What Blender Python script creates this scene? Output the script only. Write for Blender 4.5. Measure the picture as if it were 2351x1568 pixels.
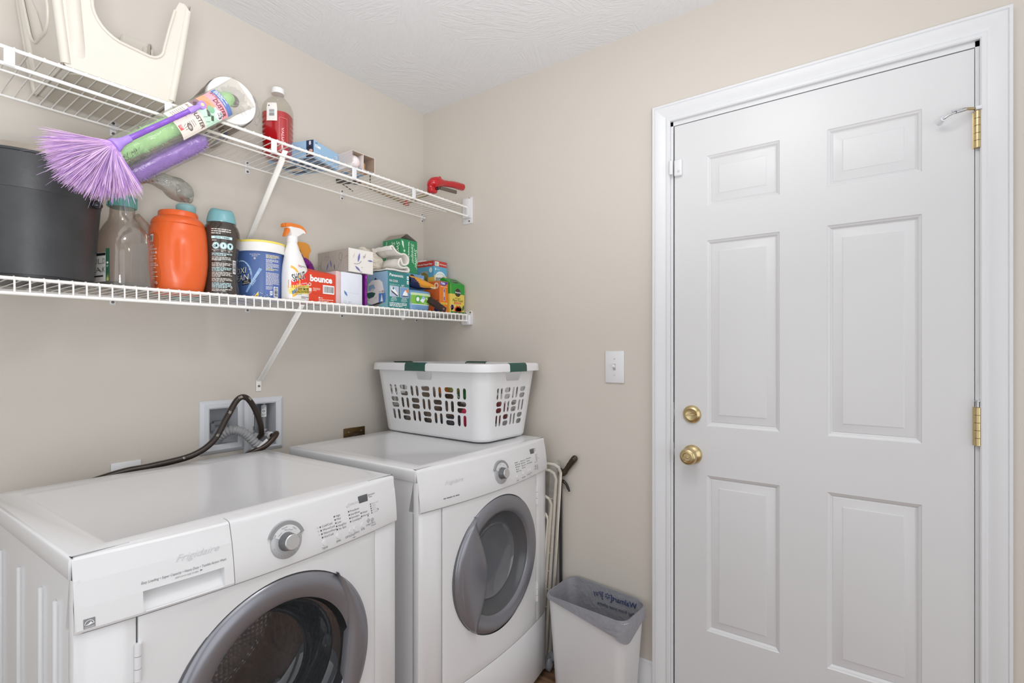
import bpy, bmesh, math, random
from mathutils import Vector, Matrix, noise, geometry

for o in list(bpy.data.objects):
    bpy.data.objects.remove(o, do_unlink=True)
S = bpy.context.scene
COL = S.collection
random.seed(7)
PI = math.pi

# ------------------------------------------------------------------ camera, light, exposure
CAM = Vector((-1.7673, -1.8155, 1.27))
cd = bpy.data.cameras.new('camera')
cam = bpy.data.objects.new('camera', cd); COL.objects.link(cam)
cd.sensor_width = 36.0
cd.lens = 36.0 * 1164.5 / 2351.0
cd.shift_y = 25.0 / 2351.0
cd.clip_start = 0.02
cam.location = CAM
cam.rotation_euler = (PI / 2, 0, -math.radians(90 - 35.86))
S.camera = cam

W_ = bpy.data.worlds.new('world'); S.world = W_
W_.use_nodes = True
bg = W_.node_tree.nodes['Background']
bg.inputs[0].default_value = (0.93, 0.96, 1.0, 1)
bg.inputs[1].default_value = 0.45

def lamp(name, kind, loc, target, energy, size, size_y=None, color=(1, 1, 1), shape=None, spread=None):
    l = bpy.data.lights.new(name, kind); l.energy = energy; l.color = color
    if kind == 'AREA':
        l.size = size
        if shape: l.shape = shape
        if size_y: l.shape = 'RECTANGLE'; l.size_y = size_y
        if spread: l.spread = spread
    else:
        l.shadow_soft_size = size
    o = bpy.data.objects.new(name, l); COL.objects.link(o)
    o.location = loc
    o.rotation_euler = (Vector(target) - Vector(loc)).to_track_quat('-Z', 'Y').to_euler()
    return o
# the ceiling lamp of the room (out of frame, above right) and an added fill behind the camera
# the ceiling fixture, added fills from behind and the left (all out of frame),
# and an added uplight that brightens the ceiling
lamp('ceiling_lamp', 'AREA', (-1.05, -1.45, 2.40), (-1.05, -1.45, 0), 4.6, 0.36, color=(1.0, 0.985, 0.96), shape='DISK')
lamp('ceiling_fill', 'AREA', (-1.95, -2.25, 1.15), (-1.5, -1.45, 2.44), 23.0, 0.5, 0.5, color=(0.97, 0.985, 1.0), spread=1.9)  # unseen uplight, added to lift the ceiling's brightness
lamp('side_fill', 'AREA', (-2.42, -1.3, 1.2), (0, -0.9, 1.0), 6.5, 1.2, 1.6, color=(0.95, 0.975, 1.0))  # soft fill added at the left, no real opening there
lamp('rear_fill', 'AREA', (-1.45, -3.35, 1.2), (-1.1, 0, 1.15), 15.5, 1.9, 2.1, color=(0.95, 0.975, 1.0))  # broad fill added behind the camera to even out the room

S.view_settings.view_transform = 'Standard'
S.view_settings.look = 'None'
S.view_settings.gamma = 1.0
S.view_settings.use_curve_mapping = False
S.view_settings.exposure = 0.0

# ------------------------------------------------------------------ materials
def lin(h, k=1.0):
    h = h.lstrip('#')
    out = []
    for i in (0, 2, 4):
        v = int(h[i:i + 2], 16) / 255.0
        v = v / 12.92 if v <= 0.04045 else ((v + 0.055) / 1.055) ** 2.4
        out.append(min(v * k, 0.93))
    return tuple(out) + (1.0,)

GAIN = 1.28
_m = {}
def mat(name, hexc, rough=0.5, metal=0.0, noise_amt=0.04, noise_scale=12.0, bump=0.0, bump_scale=60.0,
        coat=0.0, trans=0.0, spec=0.5, k=GAIN, distort=0.0, bump_dist=0.002, sheen=0.0, sss=0.0):
    if name in _m: return _m[name]
    m = bpy.data.materials.new(name); m.use_nodes = True
    nt = m.node_tree; N = nt.nodes; L = nt.links
    b = N['Principled BSDF']
    c = lin(hexc, k * 0.93)
    b.inputs['Roughness'].default_value = rough
    b.inputs['Metallic'].default_value = metal
    b.inputs['Specular IOR Level'].default_value = spec
    if coat:
        b.inputs['Coat Weight'].default_value = coat
        b.inputs['Coat Roughness'].default_value = 0.08
    if trans: b.inputs['Transmission Weight'].default_value = trans
    if sheen: b.inputs['Sheen Weight'].default_value = sheen
    if sss:
        b.inputs['Subsurface Weight'].default_value = sss
        b.inputs['Subsurface Radius'].default_value = (0.01, 0.01, 0.01)
    tc = N.new('ShaderNodeTexCoord')
    nz = N.new('ShaderNodeTexNoise'); nz.inputs['Scale'].default_value = noise_scale
    nz.inputs['Detail'].default_value = 3.0
    L.new(tc.outputs['Object'], nz.inputs['Vector'])
    mx = N.new('ShaderNodeMixRGB'); mx.blend_type = 'MIX'
    mx.inputs[1].default_value = tuple(max(0, v * (1 - noise_amt)) for v in c[:3]) + (1,)
    mx.inputs[2].default_value = tuple(min(1, v * (1 + noise_amt)) for v in c[:3]) + (1,)
    L.new(nz.outputs['Fac'], mx.inputs[0]); L.new(mx.outputs[0], b.inputs['Base Color'])
    if bump:
        n2 = N.new('ShaderNodeTexNoise'); n2.inputs['Scale'].default_value = bump_scale
        n2.inputs['Detail'].default_value = 4.0; n2.inputs['Distortion'].default_value = distort
        L.new(tc.outputs['Object'], n2.inputs['Vector'])
        bp = N.new('ShaderNodeBump'); bp.inputs['Strength'].default_value = bump
        bp.inputs['Distance'].default_value = bump_dist
        L.new(n2.outputs['Fac'], bp.inputs['Height']); L.new(bp.outputs[0], b.inputs['Normal'])
    _m[name] = m
    return m

def film(name, tint='ffffff', gloss=0.12, rough=0.08, bump=0.0, bump_scale=80.0, haze=0.0, edge=0.6):
    """thin clear plastic: mostly see-through, glossy towards grazing angles"""
    if name in _m: return _m[name]
    m = bpy.data.materials.new(name); m.use_nodes = True
    nt = m.node_tree; N = nt.nodes; L = nt.links
    for n in list(N): N.remove(n)
    out = N.new('ShaderNodeOutputMaterial')
    tr = N.new('ShaderNodeBsdfTransparent'); tr.inputs[0].default_value = lin(tint, 1.0)
    gl = N.new('ShaderNodeBsdfGlossy'); gl.inputs['Roughness'].default_value = rough
    df = N.new('ShaderNodeBsdfDiffuse'); df.inputs[0].default_value = (0.8, 0.8, 0.79, 1)
    lw = N.new('ShaderNodeLayerWeight'); lw.inputs[0].default_value = 0.35
    mr = N.new('ShaderNodeMapRange'); mr.inputs[3].default_value = gloss; mr.inputs[4].default_value = edge
    L.new(lw.outputs['Facing'], mr.inputs[0])
    mh = N.new('ShaderNodeMixShader'); mh.inputs[0].default_value = haze
    L.new(tr.outputs[0], mh.inputs[1]); L.new(df.outputs[0], mh.inputs[2])
    ms = N.new('ShaderNodeMixShader')
    L.new(mr.outputs[0], ms.inputs[0]); L.new(mh.outputs[0], ms.inputs[1]); L.new(gl.outputs[0], ms.inputs[2])
    L.new(ms.outputs[0], out.inputs[0])
    if bump:
        tc = N.new('ShaderNodeTexCoord')
        n2 = N.new('ShaderNodeTexNoise'); n2.inputs['Scale'].default_value = bump_scale; n2.inputs['Detail'].default_value = 3
        n2.inputs['Distortion'].default_value = 1.0
        L.new(tc.outputs['Object'], n2.inputs['Vector'])
        bp = N.new('ShaderNodeBump'); bp.inputs['Strength'].default_value = bump; bp.inputs['Distance'].default_value = 0.004
        L.new(n2.outputs['Fac'], bp.inputs['Height'])
        L.new(bp.outputs[0], gl.inputs['Normal']); L.new(bp.outputs[0], lw.inputs['Normal'])
    _m[name] = m
    return m

def mat_wall():
    return mat('wall_paint', 'c4bdb4', rough=0.42, noise_amt=0.02, noise_scale=1.6, bump=0.06, bump_scale=140, spec=0.35, k=1.25)

def mat_ceiling():
    m = mat('ceiling_texture', 'cfcfd0', rough=0.8, noise_amt=0.01, spec=0.2, k=1.35)
    nt = m.node_tree; N = nt.nodes; L = nt.links
    if 'cb' in N: return m
    tc = N.new('ShaderNodeTexCoord')
    vo = N.new('ShaderNodeTexVoronoi'); vo.inputs['Scale'].default_value = 5.0
    L.new(tc.outputs['Object'], vo.inputs['Vector'])
    vr = N.new('ShaderNodeVectorRotate'); vr.rotation_type = 'Z_AXIS'
    L.new(tc.outputs['Object'], vr.inputs['Vector'])
    sep = N.new('ShaderNodeSeparateColor'); L.new(vo.outputs['Color'], sep.inputs[0])
    mul = N.new('ShaderNodeMath'); mul.operation = 'MULTIPLY'; mul.inputs[1].default_value = 6.28
    L.new(sep.outputs[0], mul.inputs[0]); L.new(mul.outputs[0], vr.inputs['Angle'])
    mp = N.new('ShaderNodeMapping'); mp.inputs['Scale'].default_value = (14, 75, 1)
    L.new(vr.outputs[0], mp.inputs['Vector'])
    nz = N.new('ShaderNodeTexNoise'); nz.inputs['Scale'].default_value = 1.0; nz.inputs['Detail'].default_value = 2
    nz.inputs['Distortion'].default_value = 1.2
    L.new(mp.outputs[0], nz.inputs['Vector'])
    bp = N.new('ShaderNodeBump'); bp.name = 'cb'; bp.inputs['Strength'].default_value = 0.55; bp.inputs['Distance'].default_value = 0.004
    L.new(nz.outputs['Fac'], bp.inputs['Height']); L.new(bp.outputs[0], N['Principled BSDF'].inputs['Normal'])
    return m

def mat_wood():
    m = mat('oak_plank', '8a6a52', rough=0.45, noise_amt=0.0)
    nt = m.node_tree; N = nt.nodes; L = nt.links
    if 'wr' in N: return m
    tc = N.new('ShaderNodeTexCoord'); mp = N.new('ShaderNodeMapping'); mp.inputs['Scale'].default_value = (28, 3, 4)
    L.new(tc.outputs['Generated'], mp.inputs['Vector'])
    oi = N.new('ShaderNodeObjectInfo')
    ad = N.new('ShaderNodeVectorMath'); ad.operation = 'ADD'
    tc2 = N.new('ShaderNodeTexCoord'); mp.inputs['Scale'].default_value = (30, 3.2, 3)
    L.new(tc2.outputs['Object'], mp.inputs['Vector'])
    L.new(mp.outputs[0], ad.inputs[0])
    ml = N.new('ShaderNodeMath'); ml.operation = 'MULTIPLY'; ml.inputs[1].default_value = 37.0
    L.new(oi.outputs['Random'], ml.inputs[0]); L.new(ml.outputs[0], ad.inputs[1])
    nz = N.new('ShaderNodeTexNoise'); nz.inputs['Scale'].default_value = 1.0; nz.inputs['Detail'].default_value = 6; nz.inputs['Distortion'].default_value = 1.0
    L.new(ad.outputs[0], nz.inputs['Vector'])
    cr = N.new('ShaderNodeValToRGB'); cr.name = 'wr'
    cr.color_ramp.elements[0].position = 0.3; cr.color_ramp.elements[0].color = lin('5f4636', GAIN)
    cr.color_ramp.elements[1].position = 0.68; cr.color_ramp.elements[1].color = lin('9d7b60', GAIN)
    L.new(nz.outputs['Fac'], cr.inputs[0]); L.new(cr.outputs[0], N['Principled BSDF'].inputs['Base Color'])
    return m

def mat_dots(name, hexc, metal, rough, scale, strength, kind='voronoi', dist=0.004):
    m = mat(name, hexc, rough=rough, metal=metal, noise_amt=0.02)
    nt = m.node_tree; N = nt.nodes; L = nt.links
    if 'db' in N: return m
    tc = N.new('ShaderNodeTexCoord')
    if kind == 'voronoi':
        t = N.new('ShaderNodeTexVoronoi'); t.inputs['Scale'].default_value = scale
        t.inputs['Randomness'].default_value = 0.15
        L.new(tc.outputs['Object'], t.inputs['Vector']); o = t.outputs['Distance']
    else:
        t = N.new('ShaderNodeTexWave'); t.inputs['Scale'].default_value = scale
        t.bands_direction = 'DIAGONAL'
        L.new(tc.outputs['Object'], t.inputs['Vector']); o = t.outputs['Fac']
    bp = N.new('ShaderNodeBump'); bp.name = 'db'; bp.inputs['Strength'].default_value = strength; bp.inputs['Distance'].default_value = dist
    L.new(o, bp.inputs['Height']); L.new(bp.outputs[0], N['Principled BSDF'].inputs['Normal'])
    return m

ENAMEL = mat('white_enamel', 'd2d2d3', rough=0.22, noise_amt=0.01, coat=0.25)
ENAMEL_SIDE = ENAMEL
PLASTIC = mat('white_plastic', 'd2d2d3', rough=0.35, noise_amt=0.01)
WHITE = mat('white_print', 'e2e2e2', rough=0.5)
TRIM = mat('trim_paint', 'cfd0d2', rough=0.35, noise_amt=0.015, noise_scale=6)
DOORP = mat('door_paint', 'c9c9ca', rough=0.33, noise_amt=0.015, noise_scale=3)
WIRE = mat('wire_coating', 'e4e2de', rough=0.35, noise_amt=0.02)
BLACK = mat('black_print', '1c1c1e', rough=0.5)
DARK = mat('dark_plastic', '2a2a2c', rough=0.4)
GREYTXT = mat('grey_print', '6e6e72', rough=0.5)
PALETXT = mat('pale_print', 'b4b4b7', rough=0.5)
BRASS = mat('brass', 'cdb98c', rough=0.28, metal=1.0, noise_amt=0.03, k=1.1)
STEEL = mat('steel', 'b8b8ba', rough=0.3, metal=1.0)
SCREW = mat('screw_metal', '77736c', rough=0.4, metal=0.8)

# ------------------------------------------------------------------ mesh builder
class MB:
    def __init__(s): s.v = []; s.f = []; s.m = []
    def add(s, vs, fs, m=0, M=None):
        b = len(s.v)
        for p in vs:
            p = Vector(p)
            s.v.append(M @ p if M else p)
        for f in fs: s.f.append([i + b for i in f]); s.m.append(m)
        return s
    def box(s, x0, x1, y0, y1, z0, z1, m=0, M=None):
        vs = [(x0, y0, z0), (x1, y0, z0), (x1, y1, z0), (x0, y1, z0), (x0, y0, z1), (x1, y0, z1), (x1, y1, z1), (x0, y1, z1)]
        return s.add(vs, [(0, 3, 2, 1), (4, 5, 6, 7), (0, 1, 5, 4), (1, 2, 6, 5), (2, 3, 7, 6), (3, 0, 4, 7)], m, M)
    def bm(s, bm, m=0, M=None):
        bm.verts.index_update()
        return s.add([v.co.copy() for v in bm.verts], [[v.index for v in f.verts] for f in bm.faces], m, M)
    def rbox(s, x0, x1, y0, y1, z0, z1, r=0.004, seg=2, m=0, M=None):
        b = bmesh.new(); bmesh.ops.create_cube(b, size=1.0)
        for v in b.verts:
            v.co = Vector(((x0 + x1) / 2 + v.co.x * (x1 - x0), (y0 + y1) / 2 + v.co.y * (y1 - y0), (z0 + z1) / 2 + v.co.z * (z1 - z0)))
        r = min(r, (x1 - x0) * .49, (y1 - y0) * .49, (z1 - z0) * .49)
        bmesh.ops.bevel(b, geom=list(b.edges), offset=r, segments=seg, affect='EDGES', profile=0.5)
        s.bm(b, m, M); b.free(); return s
    def prism(s, pts, a, b, axis='y', m=0, M=None):
        """polygon pts (2-D) extruded from a to b along axis; (u,v) are the two other axes in order"""
        def P(u, v, t):
            return {'x': (t, u, v), 'y': (u, t, v), 'z': (u, v, t)}[axis]
        n = len(pts)
        vs = [P(u, v, a) for u, v in pts] + [P(u, v, b) for u, v in pts]
        fs = [list(range(n))[::-1], list(range(n, 2 * n))]
        fs += [(i, (i + 1) % n, n + (i + 1) % n, n + i) for i in range(n)]
        return s.add(vs, fs, m, M)
    def grid(s, fn, nu, nv, cu=False, cv=False, m=0, M=None):
        vs = [fn(i / (nu if cu else nu - 1), j / (nv if cv else nv - 1)) for j in range(nv) for i in range(nu)]
        fs = []
        for j in range(nv if cv else nv - 1):
            for i in range(nu if cu else nu - 1):
                a = j * nu + i; b = j * nu + (i + 1) % nu; c = ((j + 1) % nv) * nu + (i + 1) % nu; d = ((j + 1) % nv) * nu + i
                fs.append((a, b, c, d))
        return s.add(vs, fs, m, M)
    def lathe(s, prof, n=32, m=0, M=None, caps=True):
        """profile [(r,z)] turned about z"""
        vs = []; fs = []; rows = []
        for r, z in prof:
            if r < 1e-6:
                rows.append([len(vs)]); vs.append((0, 0, z))
            else:
                rows.append(list(range(len(vs), len(vs) + n)))
                vs += [(r * math.cos(2 * PI * i / n), r * math.sin(2 * PI * i / n), z) for i in range(n)]
        for a, b in zip(rows, rows[1:]):
            for i in range(n):
                j = (i + 1) % n
                if len(a) == 1 and len(b) == 1: continue
                if len(a) == 1: fs.append((a[0], b[i], b[j])[::-1])
                elif len(b) == 1: fs.append((a[i], a[j], b[0]))
                else: fs.append((a[i], a[j], b[j], b[i]))
        if caps:
            if len(rows[0]) > 1: fs.append(rows[0][::-1])
            if len(rows[-1]) > 1: fs.append(rows[-1])
        return s.add(vs, fs, m, M)
    def cyl(s, p0, p1, r0, r1=None, n=16, m=0, caps=True):
        p0 = Vector(p0); p1 = Vector(p1); d = p1 - p0
        M = Matrix.Translation(p0) @ d.to_track_quat('Z', 'Y').to_matrix().to_4x4()
        return s.lathe([(r0, 0), (r0 if r1 is None else r1, d.length)], n, m, M, caps)
    def tube(s, pts, r, n=8, closed=False, m=0, caps=True):
        pts = [Vector(p) for p in pts]; k = len(pts)
        rr = r if isinstance(r, (list, tuple)) else [r] * k
        up = None; vs = []
        for i, p in enumerate(pts):
            if closed: t = pts[(i + 1) % k] - pts[i - 1]
            else: t = pts[min(i + 1, k - 1)] - pts[max(i - 1, 0)]
            t.normalize()
            if up is None:
                up = t.orthogonal().normalized()
            else:
                up = (up - t * up.dot(t)).normalized()
            sd = t.cross(up)
            for q in range(n):
                a = 2 * PI * q / n
                vs.append(p + (up * math.cos(a) + sd * math.sin(a)) * rr[i])
        fs = []
        for i in range(k if closed else k - 1):
            j = (i + 1) % k
            for q in range(n):
                w = (q + 1) % n
                fs.append((i * n + q, i * n + w, j * n + w, j * n + q))
        if caps and not closed:
            fs.append(list(range(n))[::-1]); fs.append([(k - 1) * n + q for q in range(n)])
        return s.add(vs, fs, m)
    def ball(s, c, r, nu=16, nv=10, m=0, fn=None):
        c = Vector(c); r = Vector(r) if not isinstance(r, (int, float)) else Vector((r, r, r))
        prof = []
        def f(u, v):
            a = 2 * PI * u; b = PI * (v - .5)
            d = Vector((math.cos(a) * math.cos(b), math.sin(a) * math.cos(b), math.sin(b)))
            k = fn(d) if fn else 1.0
            return c + Vector((d.x * r.x, d.y * r.y, d.z * r.z)) * k
        return s.grid(f, nu, nv, cu=True, m=m)
    def loft(s, secs, n=40, m=0, caps=True, mod=None):
        """secs: (z, cx, cy, rx, ry, p) superellipse sections"""
        vs = []
        for j, sec in enumerate(secs):
            for i in range(n):
                vs.append(sell(sec, 2 * PI * i / n, mod))
        fs = []
        for j in range(len(secs) - 1):
            for i in range(n):
                k = (i + 1) % n
                fs.append((j * n + i, j * n + k, (j + 1) * n + k, (j + 1) * n + i))
        if caps:
            fs.append(list(range(n))[::-1]); fs.append([(len(secs) - 1) * n + i for i in range(n)])
        return s.add(vs, fs, m)

def sell(sec, t, mod=None):
    z, cx, cy, rx, ry, p = sec
    c, d = math.cos(t), math.sin(t)
    x = math.copysign(abs(c) ** (2 / p), c) * rx; y = math.copysign(abs(d) ** (2 / p), d) * ry
    k = mod(t, z) if mod else 1.0
    return Vector((cx + x * k, cy + y * k, z))

def secs_at(secs, z):
    for a, b in zip(secs, secs[1:]):
        if a[0] <= z <= b[0] and b[0] > a[0]:
            f = (z - a[0]) / (b[0] - a[0])
            return tuple(a[i] + (b[i] - a[i]) * f for i in range(6))
    return secs[0] if z < secs[0][0] else secs[-1]

WM = {}
def obj(name, mb, mats, parent=None, smooth=40, world=False):
    me = bpy.data.meshes.new(name)
    vs = mb.v
    if world and parent is not None:
        inv = WM[parent].inverted(); vs = [inv @ v for v in vs]
    me.from_pydata([tuple(v) for v in vs], [], mb.f)
    if not isinstance(mats, (list, tuple)): mats = [mats]
    for mm in mats: me.materials.append(mm)
    if len(mats) > 1: me.polygons.foreach_set('material_index', mb.m)
    me.update()
    if smooth:
        me.polygons.foreach_set('use_smooth', [True] * len(me.polygons))
        me.set_sharp_from_angle(angle=math.radians(smooth))
    o = bpy.data.objects.new(name, me); COL.objects.link(o)
    if parent is not None:
        o.parent = parent; WM[o] = WM[parent]
    else:
        WM[o] = Matrix.Identity(4)
    return o

def tag(o, label, cat, group=None, kind=None):
    o['label'] = label; o['category'] = cat
    if group: o['group'] = group
    if kind: o['kind'] = kind
    return o

def thing(name, label, cat, loc=(0, 0, 0), rz=0.0, group=None, kind=None):
    o = bpy.data.objects.new(name, None); COL.objects.link(o)
    o.empty_display_size = 0.05
    o.location = loc; o.rotation_euler = (0, 0, rz)
    WM[o] = Matrix.Translation(Vector(loc)) @ Matrix.Rotation(rz, 4, 'Z')
    return tag(o, label, cat, group, kind)

def share(src, parent, loc, name=None, rot=None):
    o = src.copy(); COL.objects.link(o); o.parent = parent; o.location = loc
    if rot: o.rotation_euler = rot
    WM[o] = WM[parent]
    return o

# ------------------------------------------------------------------ flat print (lettering, labels)
_txt = {}
def text_mesh(body, bold=0.0, shear=0.0, space=1.0):
    key = (body, bold, shear, space)
    if key in _txt: return _txt[key]
    c = bpy.data.curves.new('t', 'FONT'); c.body = body; c.size = 1.0; c.offset = bold; c.shear = shear
    c.resolution_u = 2; c.space_character = space; c.fill_mode = 'FRONT'
    o = bpy.data.objects.new('t', c); COL.objects.link(o)
    dg = bpy.context.evaluated_depsgraph_get(); dg.update()
    me = bpy.data.meshes.new_from_object(o.evaluated_get(dg))
    vs = [(v.co.x, v.co.y) for v in me.vertices]; fs = [list(p.vertices) for p in me.polygons]
    bpy.data.objects.remove(o); bpy.data.curves.remove(c); bpy.data.meshes.remove(me)
    if vs:
        x0 = min(v[0] for v in vs); x1 = max(v[0] for v in vs)
    else: x0 = x1 = 0
    _txt[key] = (vs, fs, x0, x1)
    return _txt[key]

class Print:
    def __init__(s): s.items = []; s.layer = 0
    def _put(s, vs, fs, col, layer): s.items.append((vs, fs, col, layer))
    def rect(s, x, y, w, h, col, layer=0, nu=None, nv=1, rot=0.0, step=0.02):
        nu = nu or max(1, int(abs(w) / step) + 1); nv = max(nv, int(abs(h) / step) + 1)
        vs = [(x + w * i / nu, y + h * j / nv) for j in range(nv + 1) for i in range(nu + 1)]
        if rot:
            c, d = math.cos(rot), math.sin(rot)
            vs = [(x + (a - x) * c - (b - y) * d, y + (a - x) * d + (b - y) * c) for a, b in vs]
        fs = [(j * (nu + 1) + i, j * (nu + 1) + i + 1, (j + 1) * (nu + 1) + i + 1, (j + 1) * (nu + 1) + i) for j in range(nv) for i in range(nu)]
        s._put(vs, fs, col, layer)
    def poly(s, pts, col, layer=0):
        tri = [list(t) for t in geometry.tessellate_polygon([[Vector((a, b, 0)) for a, b in pts]])]
        vs = list(pts)
        for _ in range(4):      # finer pieces, so that the print follows a curved body
            if max(math.dist(vs[t[i]], vs[t[i - 1]]) for t in tri for i in range(3)) < .014: break
            mid = {}
            def M_(i, j):
                k = (min(i, j), max(i, j))
                if k not in mid: mid[k] = len(vs); vs.append(((vs[i][0] + vs[j][0]) / 2, (vs[i][1] + vs[j][1]) / 2))
                return mid[k]
            nt = []
            for p, q, r in tri:
                x, y, z = M_(p, q), M_(q, r), M_(r, p); nt += [[p, x, z], [x, q, y], [z, y, r], [x, y, z]]
            tri = nt
        s._put(vs, tri, col, layer)
    def ell(s, x, y, rx, ry, col, layer=0, n=24, r0=0.0, rot=0.0, a0=0.0, a1=2 * PI):
        c, d = math.cos(rot), math.sin(rot)
        def P(k, a):
            u, v = k * rx * math.cos(a), k * ry * math.sin(a)
            return (x + u * c - v * d, y + u * d + v * c)
        vs = [P(1, a0 + (a1 - a0) * i / n) for i in range(n + 1)] + [P(r0, a0 + (a1 - a0) * i / n) for i in range(n + 1)]
        s._put(vs, [(i, i + 1, n + 2 + i, n + 1 + i) for i in range(n)], col, layer)
    def text(s, body, x, y, size, col, layer=1, align='L', bold=0.0, shear=0.0, rot=0.0, width=None, space=1.0, mirror=False):
        vs, fs, x0, x1 = text_mesh(body, bold, shear, space)
        if not vs: return
        kx = size
        if width: kx = width / max(x1 - x0, 1e-6)
        off = {'L': x0, 'C': (x0 + x1) / 2, 'R': x1}[align]
        c, d = math.cos(rot), math.sin(rot)
        out = []
        for a, b in vs:
            u, v = (a - off) * kx, b * size
            if mirror: u = -u
            out.append((x + u * c - v * d, y + u * d + v * c))
        s._put(out, fs, col, layer)
    def lines(s, x, y, w, n, pitch, col, layer=1, h=None, seed=1, rot=0.0):
        """rows too small to read in the photograph: word-length bars"""
        R = random.Random(seed); h = h or pitch * .42
        c, d = math.cos(rot), math.sin(rot)
        for i in range(n):
            u = 0.0; end = w * (1 if i < n - 1 else R.uniform(.4, .8)) * R.uniform(.9, 1)
            while u < end:
                k = min(R.uniform(.06, .2) * w, end - u)
                if k > w * .015:
                    q = [(u, -i * pitch), (u + k, -i * pitch), (u + k, -i * pitch + h), (u, -i * pitch + h)]
                    s._put([(x + a * c - b * d, y + a * d + b * c) for a, b in q], [(0, 1, 2, 3)], col, layer)
                u += k + w * .025
    def barcode(s, x, y, w, h, layer=1, seed=3, vertical=True):
        s.rect(x, y, w, h, WHITE, layer)
        R = random.Random(seed); u = .08
        while u < .92:
            k = R.choice((.02, .03, .045))
            if vertical: s.rect(x + u * w, y + .14 * h, k * w, .72 * h, BLACK, layer + 1, nu=1)
            else: s.rect(x + .1 * w, y + u * h, .8 * w, k * h, BLACK, layer + 1, nu=1)
            u += k + R.choice((.025, .04, .05))
    def build(s, name, parent, fn, off=0.0004):
        """fn(u,v) -> (point, normal)"""
        mats = []; mb = MB()
        for vs, fs, col, layer in s.items:
            if col not in mats: mats.append(col)
            pts = []
            for a, b in vs:
                p, nrm = fn(a, b); pts.append(Vector(p) + Vector(nrm) * off * (1 + layer))
            mb.add(pts, fs, mats.index(col))
        if not mb.v: return None
        if len(mats) == 1: mb.m = [0] * len(mb.f)
        return obj(name, mb, mats, parent, smooth=0)

def plane_fn(o, U, V):
    o = Vector(o); U = Vector(U).normalized(); V = Vector(V).normalized(); n = U.cross(V)
    return lambda u, v: (o + U * u + V * v, n)

def round_fn(secs, t0, mod=None):
    """print wrapped round a lofted body: u is arc length from angle t0, v is height"""
    def f(u, v):
        sec = secs_at(secs, v)
        t = t0 + u / max(0.5 * (sec[3] + sec[4]), 1e-4)
        p = sell(sec, t, mod); q = sell(sec, t + .02, mod); q0 = sell(sec, t - .02, mod)
        n = (q - q0).cross(Vector((0, 0, 1))).normalized()
        return p, n
    return f

def hexm(h, rough=0.45, **k):
    return mat('ink_' + h, h, rough=rough, **k)

# ================================================================== THE ROOM
H = 2.438
XL, YN = -2.45, -3.4           # left wall and near wall, both behind the camera
def struct(name, mb, m, label, cat, smooth=30):
    o = obj(name, mb, m, None, smooth)
    return tag(o, label, cat, kind='structure')

BOX_L = (-0.9884, -0.8933, 0.957, 1.081)
BOX_R = (-0.8431, -0.756, 0.930, 1.086)
mb = MB()
def wb(x0, x1, z0, z1): mb.box(x0, x1, 0, 0.1, z0, z1)
wb(XL, BOX_L[0], 0, H); wb(BOX_L[1], BOX_R[0], 0, H); wb(BOX_R[1], 0.12, 0, H)
for b in (BOX_L, BOX_R):
    wb(b[0], b[1], 0, b[2]); wb(b[0], b[1], b[3], H)
struct('wall_back', mb, mat_wall(), 'beige painted wall behind the washer, dryer and wire shelves', 'wall')
DY0, DY1, DZ = -1.2386, -2.0166, 2.0575      # door leaf edges
mb = MB()
mb.box(0, 0.12, DY0 + 0.02, 0, 0, H); mb.box(0, 0.12, YN, DY1 - 0.02, 0, H)
mb.box(0, 0.12, DY1 - 0.02, DY0 + 0.02, DZ + 0.02, H)
struct('wall_right', mb, mat_wall(), 'beige painted wall around the white panelled door', 'wall')
mb = MB(); mb.box(XL - 0.1, 0.12, YN - 0.1, 0.1, H, H + 0.08)
struct('ceiling', mb, mat_ceiling(), 'white brush textured ceiling meeting both beige walls', 'ceiling')

mb = MB(); mb.box(XL, 0.12, YN, 0.1, -0.06, -0.006)
fl = struct('floor', mb, mat('subfloor', '3a2c22', rough=0.8), 'brown oak plank floor around the dryer and waste bin', 'floor')
pl = MB().rbox(-0.0745, 0.0745, -0.5985, 0.5985, -0.006, 0, r=0.0012, seg=1)
p0 = None
ix = 0
x = 0.0 - 0.075
while x > XL:
    y = 0.0 - 0.6 + (0.37 * ix) % 1.2
    while y > YN - 0.6:
        if p0 is None:
            p0 = obj('plank', pl, mat_wood(), fl, 30); p0.location = (x, y, 0)
        else: share(p0, fl, (x, y, 0))
        y -= 1.2
    x -= 0.15; ix += 1

def bb_prof(mb, a, b, axis, sgn):
    pts = [(0, 0), (0.014, 0), (0.014, 0.125), (0.0125, 0.13), (0.0125, 0.138), (0.008, 0.150), (0.007, 0.158), (0.003, 0.163), (0, 0.163)]
    if axis == 'y': mb.prism([(-u, v) for u, v in pts], a, b, 'y')
    else: mb.prism([(-u, v) for u, v in pts], a, b, 'x')
mb = MB(); bb_prof(mb, -1.1635, 0, 'y', 1); bb_prof(mb, YN, -2.085, 'y', 1)
struct('baseboard_right', mb, TRIM, 'white moulded baseboard between the waste bin and the door casing', 'baseboard')
mb = MB(); bb_prof(mb, XL, 0, 'x', 1)
struct('baseboard_back', mb, TRIM, 'white moulded baseboard behind the two machines', 'baseboard')

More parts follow.
